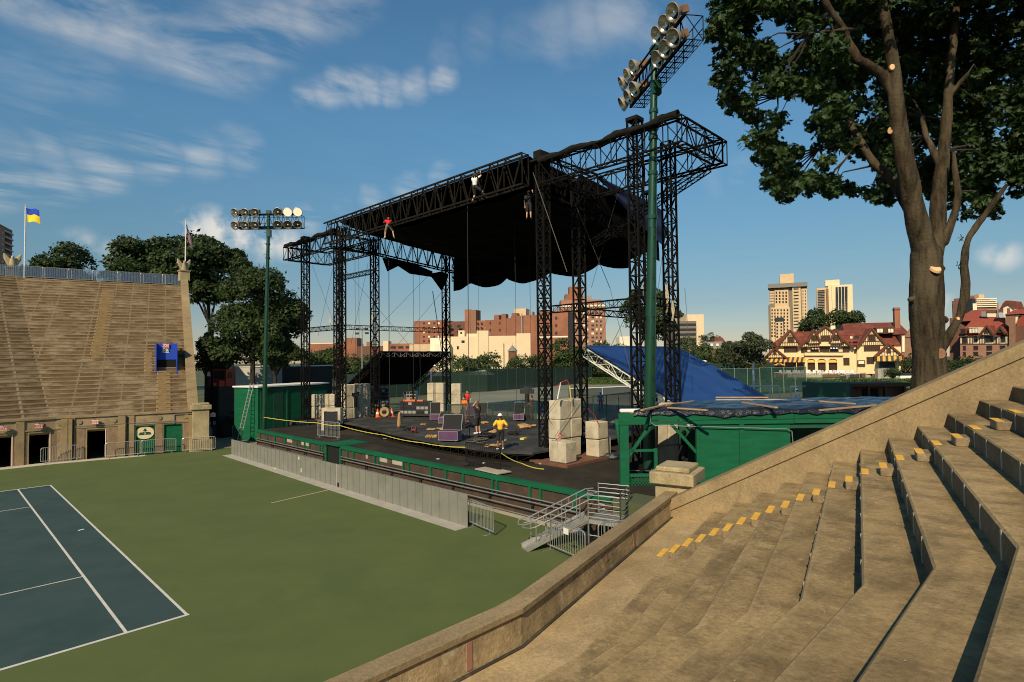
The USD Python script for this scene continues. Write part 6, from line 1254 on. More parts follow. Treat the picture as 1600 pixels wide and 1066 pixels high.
# windscreen fences
def screen(a, c, ztop, lab, m='windscreen', posts=8, rail=True):
    p, q = np.asarray(a, float), np.asarray(c, float); t = thing('court_fence', lab, 'fence'); d = unit(q-p); s = np.array([-d[1], d[0], 0])*.012
    h = np.array([0, 0, ztop]); obj('screen', MB().hexa([p-s, q-s, q+s, p+s, p-s+h, q-s+h, q+s+h, p+s+h]), m, t)
    for k in range(posts+1): x = p+(q-p)*k/posts; obj('post', MB().tube(x, x+h*1.02, .045, 6), 'metal_grey' if m == 'mesh_green' else 'green_dark', t)
    if rail: obj('top_rail', MB().tube(p+h, q+h, .03, 5), 'metal_grey' if m == 'mesh_green' else 'green_dark', t)
def gz_(px, py): return at_z(px, py, DECK)
screen(gz_(705, 614), gz_(762, 612), 3.3, 'dark green windscreen fence left of the white tent', posts=4); screen(gz_(762, 612), gz_(835, 606), 3.6, 'dark green windscreen fence in the middle of the back court', posts=5); screen(gz_(835, 606), gz_(925, 598), 3.4, 'dark green windscreen fence behind the right towers', posts=6)
screen(gz_(908, 595.5), gz_(1062, 593), 3.4, 'long green windscreen fence behind the hedge', posts=9); screen(gz_(1062, 594), gz_(1210, 594), 3.7, 'long green windscreen fence left of the clubhouse lawn', posts=9)
screen(gz_(600, 622), gz_(705, 614), 3.4, 'dark green windscreen fence behind the left canopy', posts=6); screen(gz_(540, 618), gz_(600, 622), 3.2, 'dark windscreen fence behind the left tower', posts=4)
screen(gz_(1085, 622), gz_(1260, 612), 3.6, 'tall green netting in front of the lawn', 'mesh_green', 9); screen(gz_(1440, 592), gz_(1610, 590), 2.6, 'dark green fence below the right brick building', posts=8)
screen(gz_(700, 672), gz_(838, 668), 1.9, 'low dark netting along the rear of the stage', 'netting', 6); screen(gz_(905, 668), gz_(985, 652), 2.2, 'low dark netting right of the block stack', 'netting', 4)
# tennis net, small frames, boards, tents
def tnet(a, c, lab, h=1.05, posts=True):
    p, q = gz_(*a), gz_(*c); t = thing('tennis_net', lab, 'net'); d = unit(q-p); s = np.array([-d[1], d[0], 0])*.01; hh = np.array([0, 0, h])
    obj('net', MB().hexa([p-s, q-s, q+s, p+s, p-s+hh, q-s+hh, q+s+hh, p+s+hh]), 'netting', t); obj('tape', MB().bar(p+hh*.97, q+hh*.97, .05, .09), 'white_tent', t)
    m_ = (p+q)/2; obj('centre_strap', MB().bar(m_, m_+hh*.95, .06), 'white_tent', t)
    for x in (p, q): obj('net_post', MB().tube(x, x+hh*1.05, .05, 6), 'green_dark', t)
tnet((889, 621), (990, 616), 'tennis net with white tape on the back clay court', 1.2); tnet((1313, 595), (1333, 591.5), 'dark tennis net on the clubhouse lawn, left'); tnet((1334, 592.5), (1352, 589), 'dark tennis net on the clubhouse lawn, right')
for k, (a, c, h) in enumerate((((1158, 640), (1219, 640), 2.2), ((1236, 640), (1281, 640), 2.2))):
    p, q = at_d(*a, 44)*[1, 1, 0]+[0, 0, DECK], at_d(*c, 44)*[1, 1, 0]+[0, 0, DECK]; hh = at_d(a[0], 604, 44)[2]-DECK; t = thing('pipe_frame', ['pale pipe frame beyond the right end of the blue canopy', 'pale pipe frame left of the dark green box'][k], 'frame'); up_ = np.array([0, 0, hh])
    obj('top_pipe', MB().tube(p+up_, q+up_, .06, 6), 'white_steel', t)
    for x in (p, q, p+(q-p)*.75): obj('upright', MB().tube(x, x+up_, .05, 6), 'white_steel', t)
p = at_d(1178, 620, 52); solo('net_post', MB().tube((p[0], p[1], DECK), (*p[:2], at_d(1177, 568, 52)[2]), .09, 7), 'white_steel', 'tall pale post standing right of the blue canopy', 'post')
def bxd(px0, py0, px1, py1, D, dep, m, name, lab, cat, zb=None, rz=None):
    F = Face(at_d(px0, py1, D), at_d(px1, py1, D)); v0 = at_d(px0, py1, D)[2] if zb is None else zb; v1 = at_d((px0+px1)/2, py0, D)[2]; return F, v0, v1
def box_thing(px0, py0, px1, py1, D, dep, parts, name, lab, cat, zb=DECK):
    F, v0, v1 = bxd(px0, py0, px1, py1, D, dep, None, name, lab, cat, zb); t = thing(name, lab, cat); L = F.len
    for nm, m, (u0, a, u1, b_, w0, w1) in parts: obj(nm, F.rect(u0*L, v0+a*(v1-v0), u1*L, v0+b_*(v1-v0), -w1*dep, -w0*dep), m, t)
    return t
box_thing(1281, 598, 1329, 628, 42, 2.5, [('body', 'green_dark', (0, 0, 1, 1, 0, 1)), ('side_box', 'green_paint', (-.03, 0, .10, .72, -.15, .2))], 'green_cabinet', 'dark green plywood cabinet between the pipe frame and the dark timber shed', 'cabinet')
sh2 = box_thing(1330, 599, 1428, 640, 44, 3, [('shed_wall', 'brick_shade', (0, 0, 1, .92, .3, 1)), ('roof_board', 'timber', (-.01, .92, 1.02, 1, 0, 1))] + [('post', 'timber', (x, 0, x+.03, .92, 0, .1)) for x in (.0, .28, .55, .86)] + [('panel', 'dark_void', (.30, .05, .54, .85, .25, .29)), ('panel', 'brick_brown', (.88, .55, .99, .86, .1, .2))], 'timber_shed', 'low dark timber shed beside the big tree trunk', 'shed')
def tent(px0, px1, pyb, pyt, D, lab):
    F = Face(at_d(px0, pyb, D), at_d(px1, pyb, D)); t = thing('tent', lab, 'tent'); v0 = at_d((px0+px1)/2, pyb, D)[2]; v1 = at_d((px0+px1)/2, pyt, D)[2]; L = F.len; m_ = MB().hexa([(0, v0, 0), (L, v0, 0), (L, v0, -6), (0, v0, -6), (L*.3, v1, -2.4), (L*.7, v1, -2.4), (L*.7, v1, -3.6), (L*.3, v1, -3.6)]); obj('canopy', F.put(m_), 'white_tent', t)
    for u in (.1, L-.1):
        for w in (-.1, -5.9): obj('pole', F.put(MB().box((u-.05, DECK, w-.05), (u+.05, v0, w+.05))), 'metal_grey', t)
tent(722, 772, 586, 580, 115, 'white tent roof behind the dark windscreen fence'); tent(656, 702, 588, 581, 112, 'white tent roof beside the rear left tower')
solo('notice_board', MB().cbox(at_d(1097, 567, 112), (1.6, .1, 1.0), math.atan2(dr[1], dr[0])), 'white_plain', 'small white board above the fence right of the blue canopy', 'sign')
# trucks at the left
F = Face(at_d(365, 612, 62), at_d(470, 606, 66)); t = thing('trailer', 'white and grey box trailers parked under the tall tree', 'trailer')
v0, v1 = F.uv(400, 604)[1], F.uv(400, 574)[1]; ua, ub, uc = F.uv(368, 590)[0], F.uv(393, 590)[0], F.uv(441, 590)[0]; ud = F.uv(520, 590)[0]
obj('front_panel', F.rect(ua, v0, ub, v1, -2.4, 0), 'white_plain', t); obj('side_panel', F.rect(ub+.02, v0, uc, v1, -2.4, -.05), 'truck_grey', t); obj('dark_panel', F.rect(uc+.01, v0, ud, v1, -2.4, -.05), 'black_plastic', t); obj('roof_edge', F.rect(ua, v1+.005, ud, v1+.12, -2.42, .02), 'white_plain', t)
for u in (ub+.6, ub+1.8, uc+1.5): obj('wheel', F.put(MB().tube((u, .55, -.4), (u, .55, -.05), .5, 14)), 'rubber', t)
obj('chassis', F.rect(ua, .6, ud, v0-.01, -2.2, -.2), 'black_plastic', t)
F = Face(at_d(342, 612, 60.5), at_d(366, 612, 62)); t = thing('lorry_cab', 'red lorry cab parked left of the white trailer', 'lorry'); L = F.len; vb, vt = F.uv(352, 604)[1], F.uv(356, 577)[1]; vm = vb+(vt-vb)*.35
obj('cab', F.rect(L*.45, vb, L*.98, vt, -2.3, 0), 'truck_red', t); obj('bonnet', F.rect(L*.05, vb, L*.45, vm, -2.2, -.1), 'truck_red', t); obj('windscreen', F.rect(L*.40, vm+.15, L*.45-.002, vt-.2, -2.0, -.3), 'glass_dark', t); obj('side_window', F.rect(L*.55, vm+.2, L*.85, vt-.35, 0.002, .02), 'glass_dark', t); obj('lamp', F.rect(L*.02, vb+.1, L*.05-.002, vb+.4, -1, -.6), 'white_plain', t)
obj('chassis', F.rect(L*.05, .55, L, vb-.01, -2.1, -.2), 'black_plastic', t)
for u in (.18, .75): obj('wheel', F.put(MB().tube((L*u, .5, -.3), (L*u, .5, .02), .5, 14)), 'rubber', t)
F = Face(at_d(320, 610, 72), at_d(346, 610, 72)); solo('blue_container', F.rect(0, 0, F.len, F.uv(330, 588)[1], -2.4, 0), 'tarp_blue', 'blue container behind the slim dark post', 'container')
rsc = np.random.default_rng(3)
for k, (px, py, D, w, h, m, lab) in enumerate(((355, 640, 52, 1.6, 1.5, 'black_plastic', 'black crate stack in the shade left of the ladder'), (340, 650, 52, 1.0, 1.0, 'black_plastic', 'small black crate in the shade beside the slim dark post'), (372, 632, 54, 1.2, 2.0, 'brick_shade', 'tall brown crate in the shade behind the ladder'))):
    c = at_d(px, py, D)*[1, 1, 0]; t = thing('crate', lab, 'crate', tuple(c), .3+k); obj('body', MB().box((-w/2, -.4, .02), (w/2, .4, h)), m, t); obj('lid', MB().box((-w/2-.03, -.43, h), (w/2+.03, .43, h+.06)), 'truss_brown', t)
place_barrier(pr, (14.2, 36.5, 0), (16.4, 36.9, 0), 'steel crowd barrier in the shade left of the ladder')

# ------------------------------------------------------------------ buildings
def bld(name, lab, cat='building'): return thing(name, lab, cat)
def px_face(px0, px1, D0, D1=None): return Face(at_d(px0, 560, D0), at_d(px1, 560, D1 or D0))
def win(t, F, px0, py0, px1, py1, glass='glass_dark', frame=None, proud=.05):
    (u0, v1), (u1, v0) = F.uv(px0, py0), F.uv(px1, py1)
    if u1 < u0: u0, u1 = u1, u0
    w = obj('window', F.rect(u0, v0, u1, v1, .002, proud), glass, t)
    if frame:
        e = min(.16, (u1-u0)*.16); um = (u0+u1)/2; obj('frame', F.put(MB().box((u0-e, v0-e, .004), (u0, v1+e, proud+.05)).box((u1, v0-e, .004), (u1+e, v1+e, proud+.05)).box((u0, v1, .004), (u1, v1+e, proud+.05)).box((u0, v0-e, .004), (u1, v0, proud+.05)).box((um-e*.35, v0, proud+.001), (um+e*.35, v1, proud+.04))), frame, w)
    return w
def mass(t, F, px0, pyt, px1, dep, m, nm='wall', zb=0.0, off=0.0, pyb=None):
    u0, v1 = F.uv(px0, pyt); u1, v1b = F.uv(px1, pyt); vb = zb if pyb is None else F.uv((px0+px1)/2, pyb)[1]; v = (v1+v1b)/2
    return obj(nm, F.rect(u0, vb, u1, v, off-dep, off), m, t), u0, u1, v
# brick tower at the left edge
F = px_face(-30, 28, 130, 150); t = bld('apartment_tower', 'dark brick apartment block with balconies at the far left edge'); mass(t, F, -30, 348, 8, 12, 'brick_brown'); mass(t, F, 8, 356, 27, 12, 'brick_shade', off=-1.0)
for k in range(9): y = 362+k*9; (u0, v1), (u1, v0) = F.uv(10, y), F.uv(23, y+4); obj('balcony', F.rect(u0, v0, u1, v1, -.99, -.2), 'metal_grey', t)
for k in range(8): win(t, F, -6, 362+k*9, -1, 366+k*9); win(t, F, 2, 362+k*9, 5, 366+k*9)
# orange brick house far left, low brick and beige terraces
F = px_face(305, 345, 260); t = bld('brick_house', 'orange brick house glimpsed right of the end wall of the stand'); mass(t, F, 318, 548, 345, 12, 'brick_red'); mass(t, F, 322, 534, 338, 10, 'brick_red', off=-1, nm='upper_storey')
for px in (322, 328, 334): win(t, F, px, 542, px+3, 547, 'stucco_white')
F = px_face(480, 660, 300); t = bld('brick_terrace', 'long low orange brick row seen between the left towers'); mass(t, F, 484, 537, 557, 14, 'brick_red'); mass(t, F, 541, 528, 558, 12, 'brick_red', off=.5, nm='gable_block'); mass(t, F, 558, 541, 602, 14, 'brick_shade', off=.2); mass(t, F, 571, 534, 577, 5, 'brick_brown', off=-2, nm='chimney'); mass(t, F, 602, 537, 640, 14, 'brick_red', off=-.3); mass(t, F, 599, 533, 607, 8, 'cream_wall', off=.6, nm='stair_tower'); mass(t, F, 484, 536, 520, 8, 'stucco_white', off=-1.5, nm='parapet')
for px in range(560, 600, 9): win(t, F, px, 545, px+5, 549)
for px in range(610, 640, 12): win(t, F, px, 541, px+8, 544)
mass(t, F, 640, 538, 680, 10, 'tan_wall', off=.8, nm='tan_block')
# cream warehouse
F = px_face(670, 835, 262); t = bld('warehouse', 'low cream rendered building with blank walls below the brick apartments')
for a, y, b_, off in ((672, 549, 700, 2.), (690, 526, 746, 0.), (745, 517, 763, .8), (763, 525, 808, .3), (807, 521, 829, .9)): mass(t, F, a, y, b_, 14, 'cream_wall', off=off, nm='wall_block')
mass(t, F, 671, 528, 688, 8, 'stucco_white', off=-2, nm='tank_house'); mass(t, F, 715, 516, 725, 6, 'cream_wall', off=-3, nm='roof_house'); mass(t, F, 728, 521, 745, 6, 'cream_wall', off=-3.5, nm='roof_house'); mass(t, F, 680, 538, 705, 8, 'stucco_white', off=2.5, nm='side_block')
for a, y, b_, y2 in ((721, 532, 726, 536), (714, 541, 717, 546), (781, 546, 783, 552), (790, 546, 793, 551), (719, 519, 722, 522)): win(t, F, a, y, b_, y2)
# little turret with pointed roof in front
c = at_d(801, 560, 215); t = bld('turret', 'small brick turret with a pointed slate roof in front of the cream building', 'turret'); hz, ht = at_d(801, 549, 215)[2], at_d(801, 539, 215)[2]; obj('wall', MB().cbox((c[0], c[1], hz/2), (2.7, 2.7, hz), .6), 'brick_shade', t); v, f = lathe([(2.0, 0), (0, ht-hz)], 8); obj('roof', (v+[c[0], c[1], hz], f), 'roof_grey', t); obj('finial', MB().tube((c[0], c[1], ht-.1), (c[0], c[1], ht+.8), .05, 5), 'roof_grey', t)
q = at_d(787.5, 560, 212); solo('utility_pole', MB().tube((*q[:2], 0), (*q[:2], at_d(787.5, 537, 212)[2]), .16, 6), 'bark_far', 'dark utility pole left of the little turret', 'pole')
# brick apartments, long
F = px_face(640, 760, 400, 380); t = bld('apartment_block', 'long red brick apartment block behind the cream building, left wing')
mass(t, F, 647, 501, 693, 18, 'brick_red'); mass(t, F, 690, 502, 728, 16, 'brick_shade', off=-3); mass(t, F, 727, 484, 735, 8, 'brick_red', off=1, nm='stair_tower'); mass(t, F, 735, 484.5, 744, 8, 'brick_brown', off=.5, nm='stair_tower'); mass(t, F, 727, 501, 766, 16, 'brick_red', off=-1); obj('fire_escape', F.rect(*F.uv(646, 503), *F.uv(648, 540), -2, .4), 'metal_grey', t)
for r in range(6):
    for px in (661, 669, 677, 684, 733, 738, 745, 751, 758): win(t, F, px, 504+r*7, px+3, 506.6+r*7, 'glass_dark' if (r*7+px) % 3 else 'stucco_white')
for r in range(3): win(t, F, 700, 508+r*9, 706, 512+r*9); win(t, F, 714, 508+r*9, 720, 512+r*9)
F = px_face(755, 905, 330, 315); t = bld('apartment_block', 'large plain red brick apartment block behind the right towers')
for a, y, b_, off, m in ((758, 500, 786, 0, 'brick_red'), (784, 497, 832, 1.5, 'brick_red'), (800, 494, 836, 2.6, 'brick_red'), (820, 493, 852, 3.5, 'brick_red'), (845, 487, 890, 5.5, 'brick_red')): mass(t, F, a, y, b_, 20, m, off=off)
mass(t, F, 771, 492, 779, 5, 'brick_red', off=-1, nm='chimney'); mass(t, F, 785, 491, 792, 5, 'brick_red', off=2, nm='chimney'); mass(t, F, 800, 489.5, 809, 5, 'brick_red', off=1, nm='chimney'); mass(t, F, 801, 481.5, 819, 9, 'tan_wall', off=-4, nm='water_tank_house'); mass(t, F, 827, 487, 832, 5, 'metal_grey', off=0, nm='roof_plant')
obj('pipe', F.put(MB().box((F.uv(817, 500)[0], F.uv(817, 524)[1], 3.6), (F.uv(819, 500)[0], F.uv(817, 491)[1], 4.1))), 'metal_grey', t)
for r in range(2):
    for px in (765, 780, 791, 811, 822): win(t, F, px, 503+r*11, px+2, 507+r*11)
for r in range(5):
    for px in (857.5, 870.5): (u0, v1), (u1, v0) = F.uv(px, 496+r*11.6), F.uv(px+3.4, 500.6+r*11.6); obj('window', F.rect(u0, v0, u1, v1, 5.502, 5.56), 'glass_brown', t)
(u0, v1), (u1, v0) = F.uv(846, 526.5), F.uv(890, 527.6); obj('string_course', F.rect(u0, v0, u1, v1, 5.502, 5.6), 'stucco_white', t)
# tall brick tower right of it
F = px_face(872, 948, 390); t = bld('apartment_tower', 'tall red brick apartment tower with setback roof behind the right towers')
mass(t, F, 876, 478, 946, 18, 'brick_light'); mass(t, F, 877, 468, 940, 16, 'brick_light', off=-1.5, nm='setback'); mass(t, F, 884, 459, 897, 9, 'brick_red', off=-3, nm='roof_house'); mass(t, F, 890, 447, 911, 9, 'brick_red', off=-2.5, nm='roof_house'); mass(t, F, 912, 461, 926, 5, 'metal_grey', off=-4, nm='roof_plant')
for r in range(9):
    for px in (897, 903.5, 911, 916.5, 924, 931, 937.5): win(t, F, px, 482+r*6.3, px+(4.2 if px in (911, 924) else 2.8), 484.8+r*6.3, 'glass_dark' if (int(px)+r) % 3 else 'stucco_white')
(u0, v1), (u1, v0) = F.uv(876, 477), F.uv(946, 479); obj('cornice', F.rect(u0, v0, u1, v1, .002, .5), 'stucco_white', t)
# small sign building, office block
F = px_face(960, 1110, 270); t = bld('office_block', 'grey banded office block with a blank cream end wall right of the towers')
mass(t, F, 1072, 491.5, 1099, 18, 'cream_wall', off=.4, nm='end_wall'); mass(t, F, 1052, 502, 1087, 16, 'grey_office', off=.8)
for r in range(5): (u0, v1), (u1, v0) = F.uv(1053, 506+r*7.6), F.uv(1086.5, 509.6+r*7.6); obj('window_band', F.rect(u0, v0, u1, v1, .802, .86), 'glass_dark', t)
F = px_face(960, 990, 240); t = bld('shop_house', 'small white shop house with pink signs left of the mast'); mass(t, F, 968, 526, 984, 8, 'stucco_white')
for k in range(2): (u0, v1), (u1, v0) = F.uv(972+k*6, 527), F.uv(976.5+k*6, 531); obj('sign_panel', F.rect(u0, v0, u1, v1, .002, .06), 'sign_pink', t)
F = px_face(1095, 1150, 225); t = bld('terraced_house', 'old house with grey slate roof left of the pale willow like tree'); mass(t, F, 1108, 545, 1140, 10, 'brick_shade'); (u0, v1), (u1, v0) = F.uv(1105, 534), F.uv(1136, 545); obj('roof', F.put(MB().hexa([(u0, v0, .3), (u1, v0, .3), (u1, v0, -10), (u0, v0, -10), (u0+.6, v1, -3), (u1-.6, v1, -3), (u1-.6, v1, -7), (u0+.6, v1, -7)])), 'roof_grey', t); mass(t, F, 1136, 537, 1144, 6, 'stucco_white', off=.3, nm='white_gable')
for px in (1110, 1119, 1128): win(t, F, px, 537, px+4, 541, 'stucco_white')
F = px_face(1110, 1140, 250); t = bld('red_roof_house', 'far house with a red roof above the slate roofed house'); (u0, v1), (u1, v0) = F.uv(1116, 527), F.uv(1133, 533); obj('roof', F.put(MB().hexa([(u0, v0, 0), (u1, v0, 0), (u1, v0, -8), (u0, v0, -8), (u0+.5, v1, -2), (u1-.5, v1, -2), (u1-.5, v1, -6), (u0+.5, v1, -6)])), 'tile_roof', t); mass(t, F, 1116, 533, 1133, 8, 'brick_brown')
# tan tower with bay and balconies
q4 = lambda a, b: (1180+a/6.154, 420+b/6.154)
F = px_face(1199, 1263, 430, 419); t = bld('residential_tower', 'tan residential tower with grid windows and a flat cap, left of two')
def q4mass(a0, b0, a1, dep, m, nm='wall', off=0., pyb=None): return mass(t, F, q4(a0, 0)[0], q4(0, b0)[1], q4(a1, 0)[0], dep, m, nm, 0., off, pyb)
q4mass(125, 345, 350, 12, 'grey_office', off=-1); q4mass(135, 185, 500, 12, 'grey_office', off=-2); q4mass(185, 205, 318, 11, 'tan_wall', 'grid_wall', -.6); q4mass(148, 372, 332, 11, 'tan_wall', 'grid_wall', 0.); q4mass(190, 470, 275, 11, 'glass_dark', 'glass_bay', .3); q4mass(195, 512, 268, 11, 'tan_wall', 'grid_wall', .6); q4mass(355, 160, 435, 11, 'tan_wall', 'bay', -.3); q4mass(445, 185, 498, 11, 'tan_wall', 'side_wall', -1.2)
(u0, v1), (u1, v0) = F.uv(*q4(122, 150)), F.uv(*q4(502, 168)); obj('roof_slab', F.rect(u0, v0, u1, v1, -12, 1), 'roof_grey', t); (u0, v1), (u1, v0) = F.uv(*q4(238, 60)), F.uv(*q4(375, 150)); obj('roof_drum', F.rect(u0, v0, u1, v1+1, -14, -4), 'tan_wall', t)
def q4w(a0, b0, a1, b1, off, glass='glass_brown'):
    (u0, v1), (u1, v0) = F.uv(*q4(a0, b0)), F.uv(*q4(a1, b1)); obj('window', F.rect(u0, v0, u1, v1, off+.002, off+.1), glass, t)
for r in range(4):
    for a in (196, 228, 260, 290): q4w(a, 220+r*30, a+16, 240+r*30, -.6)
for r in range(9):
    for a in (155, 182, 210, 242, 272, 303):
        if 190 <= a < 268 and r > 2: continue
        q4w(a, 390+r*31, a+15, 408+r*31, 0.)
for r in range(5):
    for a in (203, 242): q4w(a, 522+r*31, a+17, 541+r*31, .6)
for r in range(13):
    q4w(370, 190+r*31, 418, 200+r*31, -.3, 'glass_dark'); q4w(456, 205+r*31, 464, 222+r*31, -1.2); q4w(480, 205+r*31, 488, 222+r*31, -1.2)
for r in range(5): q4w(138, 215+r*26, 180, 228+r*26, -2, 'tan_wall')
# cream tower
F = px_face(1275, 1334, 480, 468); t = bld('residential_tower', 'pale cream slab tower with balcony column, right of two')
q4mass(590, 182, 700, 12, 'tan_wall', off=-2.5); q4mass(700, 155, 745, 12, 'pale_tower', off=-1); q4mass(735, 155, 935, 12, 'pale_tower'); (u0, v1), (u1, v0) = F.uv(*q4(675, 107)), F.uv(*q4(815, 155)); obj('roof_house', F.rect(u0, v0, u1, v1, -14, -4), 'pale_tower', t); q4mass(682, 190, 705, 15, 'brick_brown', 'red_strip', off=-.9)
for r in range(19):
    q4w(772, 178+r*15.5, 888, 187+r*15.5, 0., 'glass_dark')
    if r < 15: q4w(600, 205+r*16, 670, 214+r*16, -2.5, 'glass_dark')
for a in (800, 830, 860): q4w(a, 176, a+3, 490, .1, 'pale_tower')
# round stepped tower far right
F = px_face(1515, 1565, 300); t = bld('stepped_tower', 'far tan tower with stepped balconies behind the right brick building')
q7 = lambda a, b: (1440+a/9.96, 440+b/9.96)
def q7mass(a0, b0, a1, dep, m, nm='wall', off=0., pyb=None): return mass(t, F, q7(a0, 0)[0], q7(0, b0)[1], q7(a1, 0)[0], dep, m, nm, 0., off, None if pyb is None else q7(0, pyb)[1])
for a0, b0, a1 in ((830, 330, 1200), (830, 290, 1180), (840, 255, 1110), (900, 215, 1050)): q7mass(a0, b0, a1, 14, 'brick_light', off=-(330-b0)*.03)
for b0 in (262, 296, 326, 356, 386): (u0, v1), (u1, v0) = F.uv(*q7(835, b0)), F.uv(*q7(1150, b0+12)); obj('balcony_band', F.rect(u0, v0, u1, v1, .002, .9), 'stucco_white', t)
q7mass(960, 190, 1045, 8, 'tan_wall', 'roof_house', -3); q7mass(760, 268, 815, 6, 'glass_dark', 'roof_tank', 1); q7mass(770, 345, 830, 6, 'stucco_white', 'stair_house', 1.2)

# ------------------------------------------------------------------ half timbered clubhouse
CH = bld('clubhouse', 'half timbered cream clubhouse with red tiled gables and striped awnings', 'clubhouse'); DC = 152
F = px_face(1195, 1345, DC, DC-8); t = CH
def U(a, b): return F.uv(*q4(a, b))
def poly(pts): return Polygon([tuple(U(a, b)) for a, b in pts])
def gslab(nm, pts, w0, w1, m): return obj(nm, F.slab(poly(pts), w0, w1), m, CH)
gslab('wall', [(150, 745), (975, 745), (975, 1010), (150, 1010)], -9, 0, 'cream_tudor'); gslab('wall', [(976, 740), (1262, 740), (1262, 1010), (976, 1010)], -9, .75, 'cream_tudor'); gslab('wall', [(1263, 750), (1399, 750), (1399, 1010), (1263, 1010)], -9, .3, 'cream_tudor')
def roofprism(nm, a0, a1, be, br, wf, wr, m, hip=0):
    (u0, v0), (u1, v1) = U(a0, be), U(a1, br); (ur0, _), (ur1, _) = U(a0+hip, br), U(a1-hip, br); obj(nm, F.put(MB().hexa([(u0, v0, wf), (u1, v0, wf), (u1, v0, wr), (u0, v0, wr), (ur0, v1, (wf+wr)/2+.05), (ur1, v1, (wf+wr)/2+.05), (ur1, v1, (wf+wr)/2-.05), (ur0, v1, (wf+wr)/2-.05)])), m, CH)
roofprism('roof', 130, 1330, 752, 575, .6, -11, 'tile_roof', 200)
roofprism('roof', 1150, 1400, 750, 630, .3, -9, 'tile_roof', 20)
def gable(apex, bl_, br_, bot, w, timbers=8, roofw=1.1, back=6, bands=(), dark=True):
    A, B, C = np.array(U(*apex)), np.array(U(*bl_)), np.array(U(*br_)); vb = U(apex[0], bot)[1]
    obj('gable_wall', F.slab(Polygon([(B[0], vb), (C[0], vb), tuple(C), tuple(A), tuple(B)]), w-back, w), 'cream_tudor', CH)
    for P_, Q_ in ((A, B), (A, C)):
        d = unit(Q_-P_); e = Q_+d*.5; n = np.array([-d[1], d[0]]); n = n if n[1] > 0 else -n
        obj('gable_roof', F.slab(Polygon([tuple(P_-d*.0), tuple(e), tuple(e+n*.22), tuple(P_+n*.22)]), w-back, w+.45), 'tile_roof', CH)
        obj('bargeboard', F.slab(Polygon([tuple(P_-n*.02), tuple(e-n*.02), tuple(e-n*.30), tuple(P_-n*.22)]), w+.005, w+.42), 'timber', CH)
    def edge_v(u):
        for P_, Q_ in ((A, B), (A, C)):
            lo, hi = sorted((P_[0], Q_[0]))
            if lo <= u <= hi: return P_[1]+(Q_[1]-P_[1])*(u-P_[0])/(Q_[0]-P_[0])
        return B[1]
    for k in range(1, timbers): u = B[0]+(C[0]-B[0])*k/timbers; v1 = edge_v(u)-.3; (v1 > vb+.2) and obj('timber', F.rect(u-.065, vb, u+.065, v1, w+.003, w+.06), 'timber', CH)
    for b_ in (bot,)+tuple(bands):
        v = U(apex[0], b_)[1]; us = [u for u in np.linspace(B[0], C[0], 60) if edge_v(u) > v]; obj('timber_band', F.rect(us[0], v-.09, us[-1], v+.09, w+.004, w+.09), 'timber', CH)
gable((335, 592), (212, 745), (442, 745), 745, .8, 14, bands=(712, 640)); gable((183, 765), (100, 850), (288, 850), 855, 1.5, 9, back=3, bands=(828,))
gable((672, 560), (415, 750), (925, 750), 748, .9, 26, bands=(720,)); gable((560, 588), (505, 690), (612, 690), 720, 1.5, 7, back=2.5, bands=(645,)); gable((768, 582), (715, 690), (825, 690), 720, 1.5, 7, back=2.5, bands=(640,))
gable((1112, 578), (985, 748), (1258, 748), 740, .8, 15, bands=(700, 635)); gable((1265, 728), (1150, 835), (1392, 835), 840, 1.8, 9, back=4, bands=(800,))
gslab('bay_wall', [(615, 642), (715, 642), (715, 745), (615, 745)], .95, 1.25, 'cream_tudor')
def cw(a0, b0, a1, b1, w=.05, m='glass_brown', fr=True):
    (u0, v1), (u1, v0) = U(a0, b0), U(a1, b1); x = obj('window', F.rect(u0, v0, u1, v1, w, w+.05), m, CH)
    if fr:
        n = max(1, int((u1-u0)/.55)); b = MB()
        for k in range(n+1): u = u0+(u1-u0)*k/n; b.box((u-.045, v0, w+.051), (u+.045, v1, w+.10))
        for v in (v0, v1): b.box((u0-.06, v-.06, w+.101), (u1+.06, v+.06, w+.14))
        obj('frame', F.put(b), 'timber', x)
for a in ((308, 655, 368, 705, .81), (278, 755, 402, 800), (532, 645, 590, 695, 1.51), (738, 640, 800, 690, 1.51), (622, 645, 712, 698, 1.26), (442, 760, 500, 805), (842, 755, 905, 800), (620, 755, 712, 800), (535, 770, 610, 800), (720, 765, 800, 800), (1080, 640, 1150, 692, .81), (1040, 738, 1192, 788, .85), (848, 860, 905, 925), (1065, 852, 1135, 912, .76), (1245, 765, 1285, 812, 1.81), (170, 785, 195, 822, 1.51), (950, 775, 970, 810)): cw(*a[:4], w=a[4] if len(a) > 4 else .05)
cw(905, 652, 928, 672, 1.0, 'stucco_white', False); cw(945, 648, 988, 676, 1.0, 'glass_dark')
gslab('balcony_front', [(470, 808), (838, 808), (838, 835), (470, 835)], .02, 1.1, 'cream_tudor'); gslab('timber_band', [(468, 835), (840, 835), (840, 845), (468, 845)], .02, 1.25, 'timber'); gslab('timber_band', [(468, 800), (840, 800), (840, 807), (468, 807)], .02, 1.15, 'timber')
pc_ = poly([(472, 846), (835, 846), (835, 985), (472, 985)])
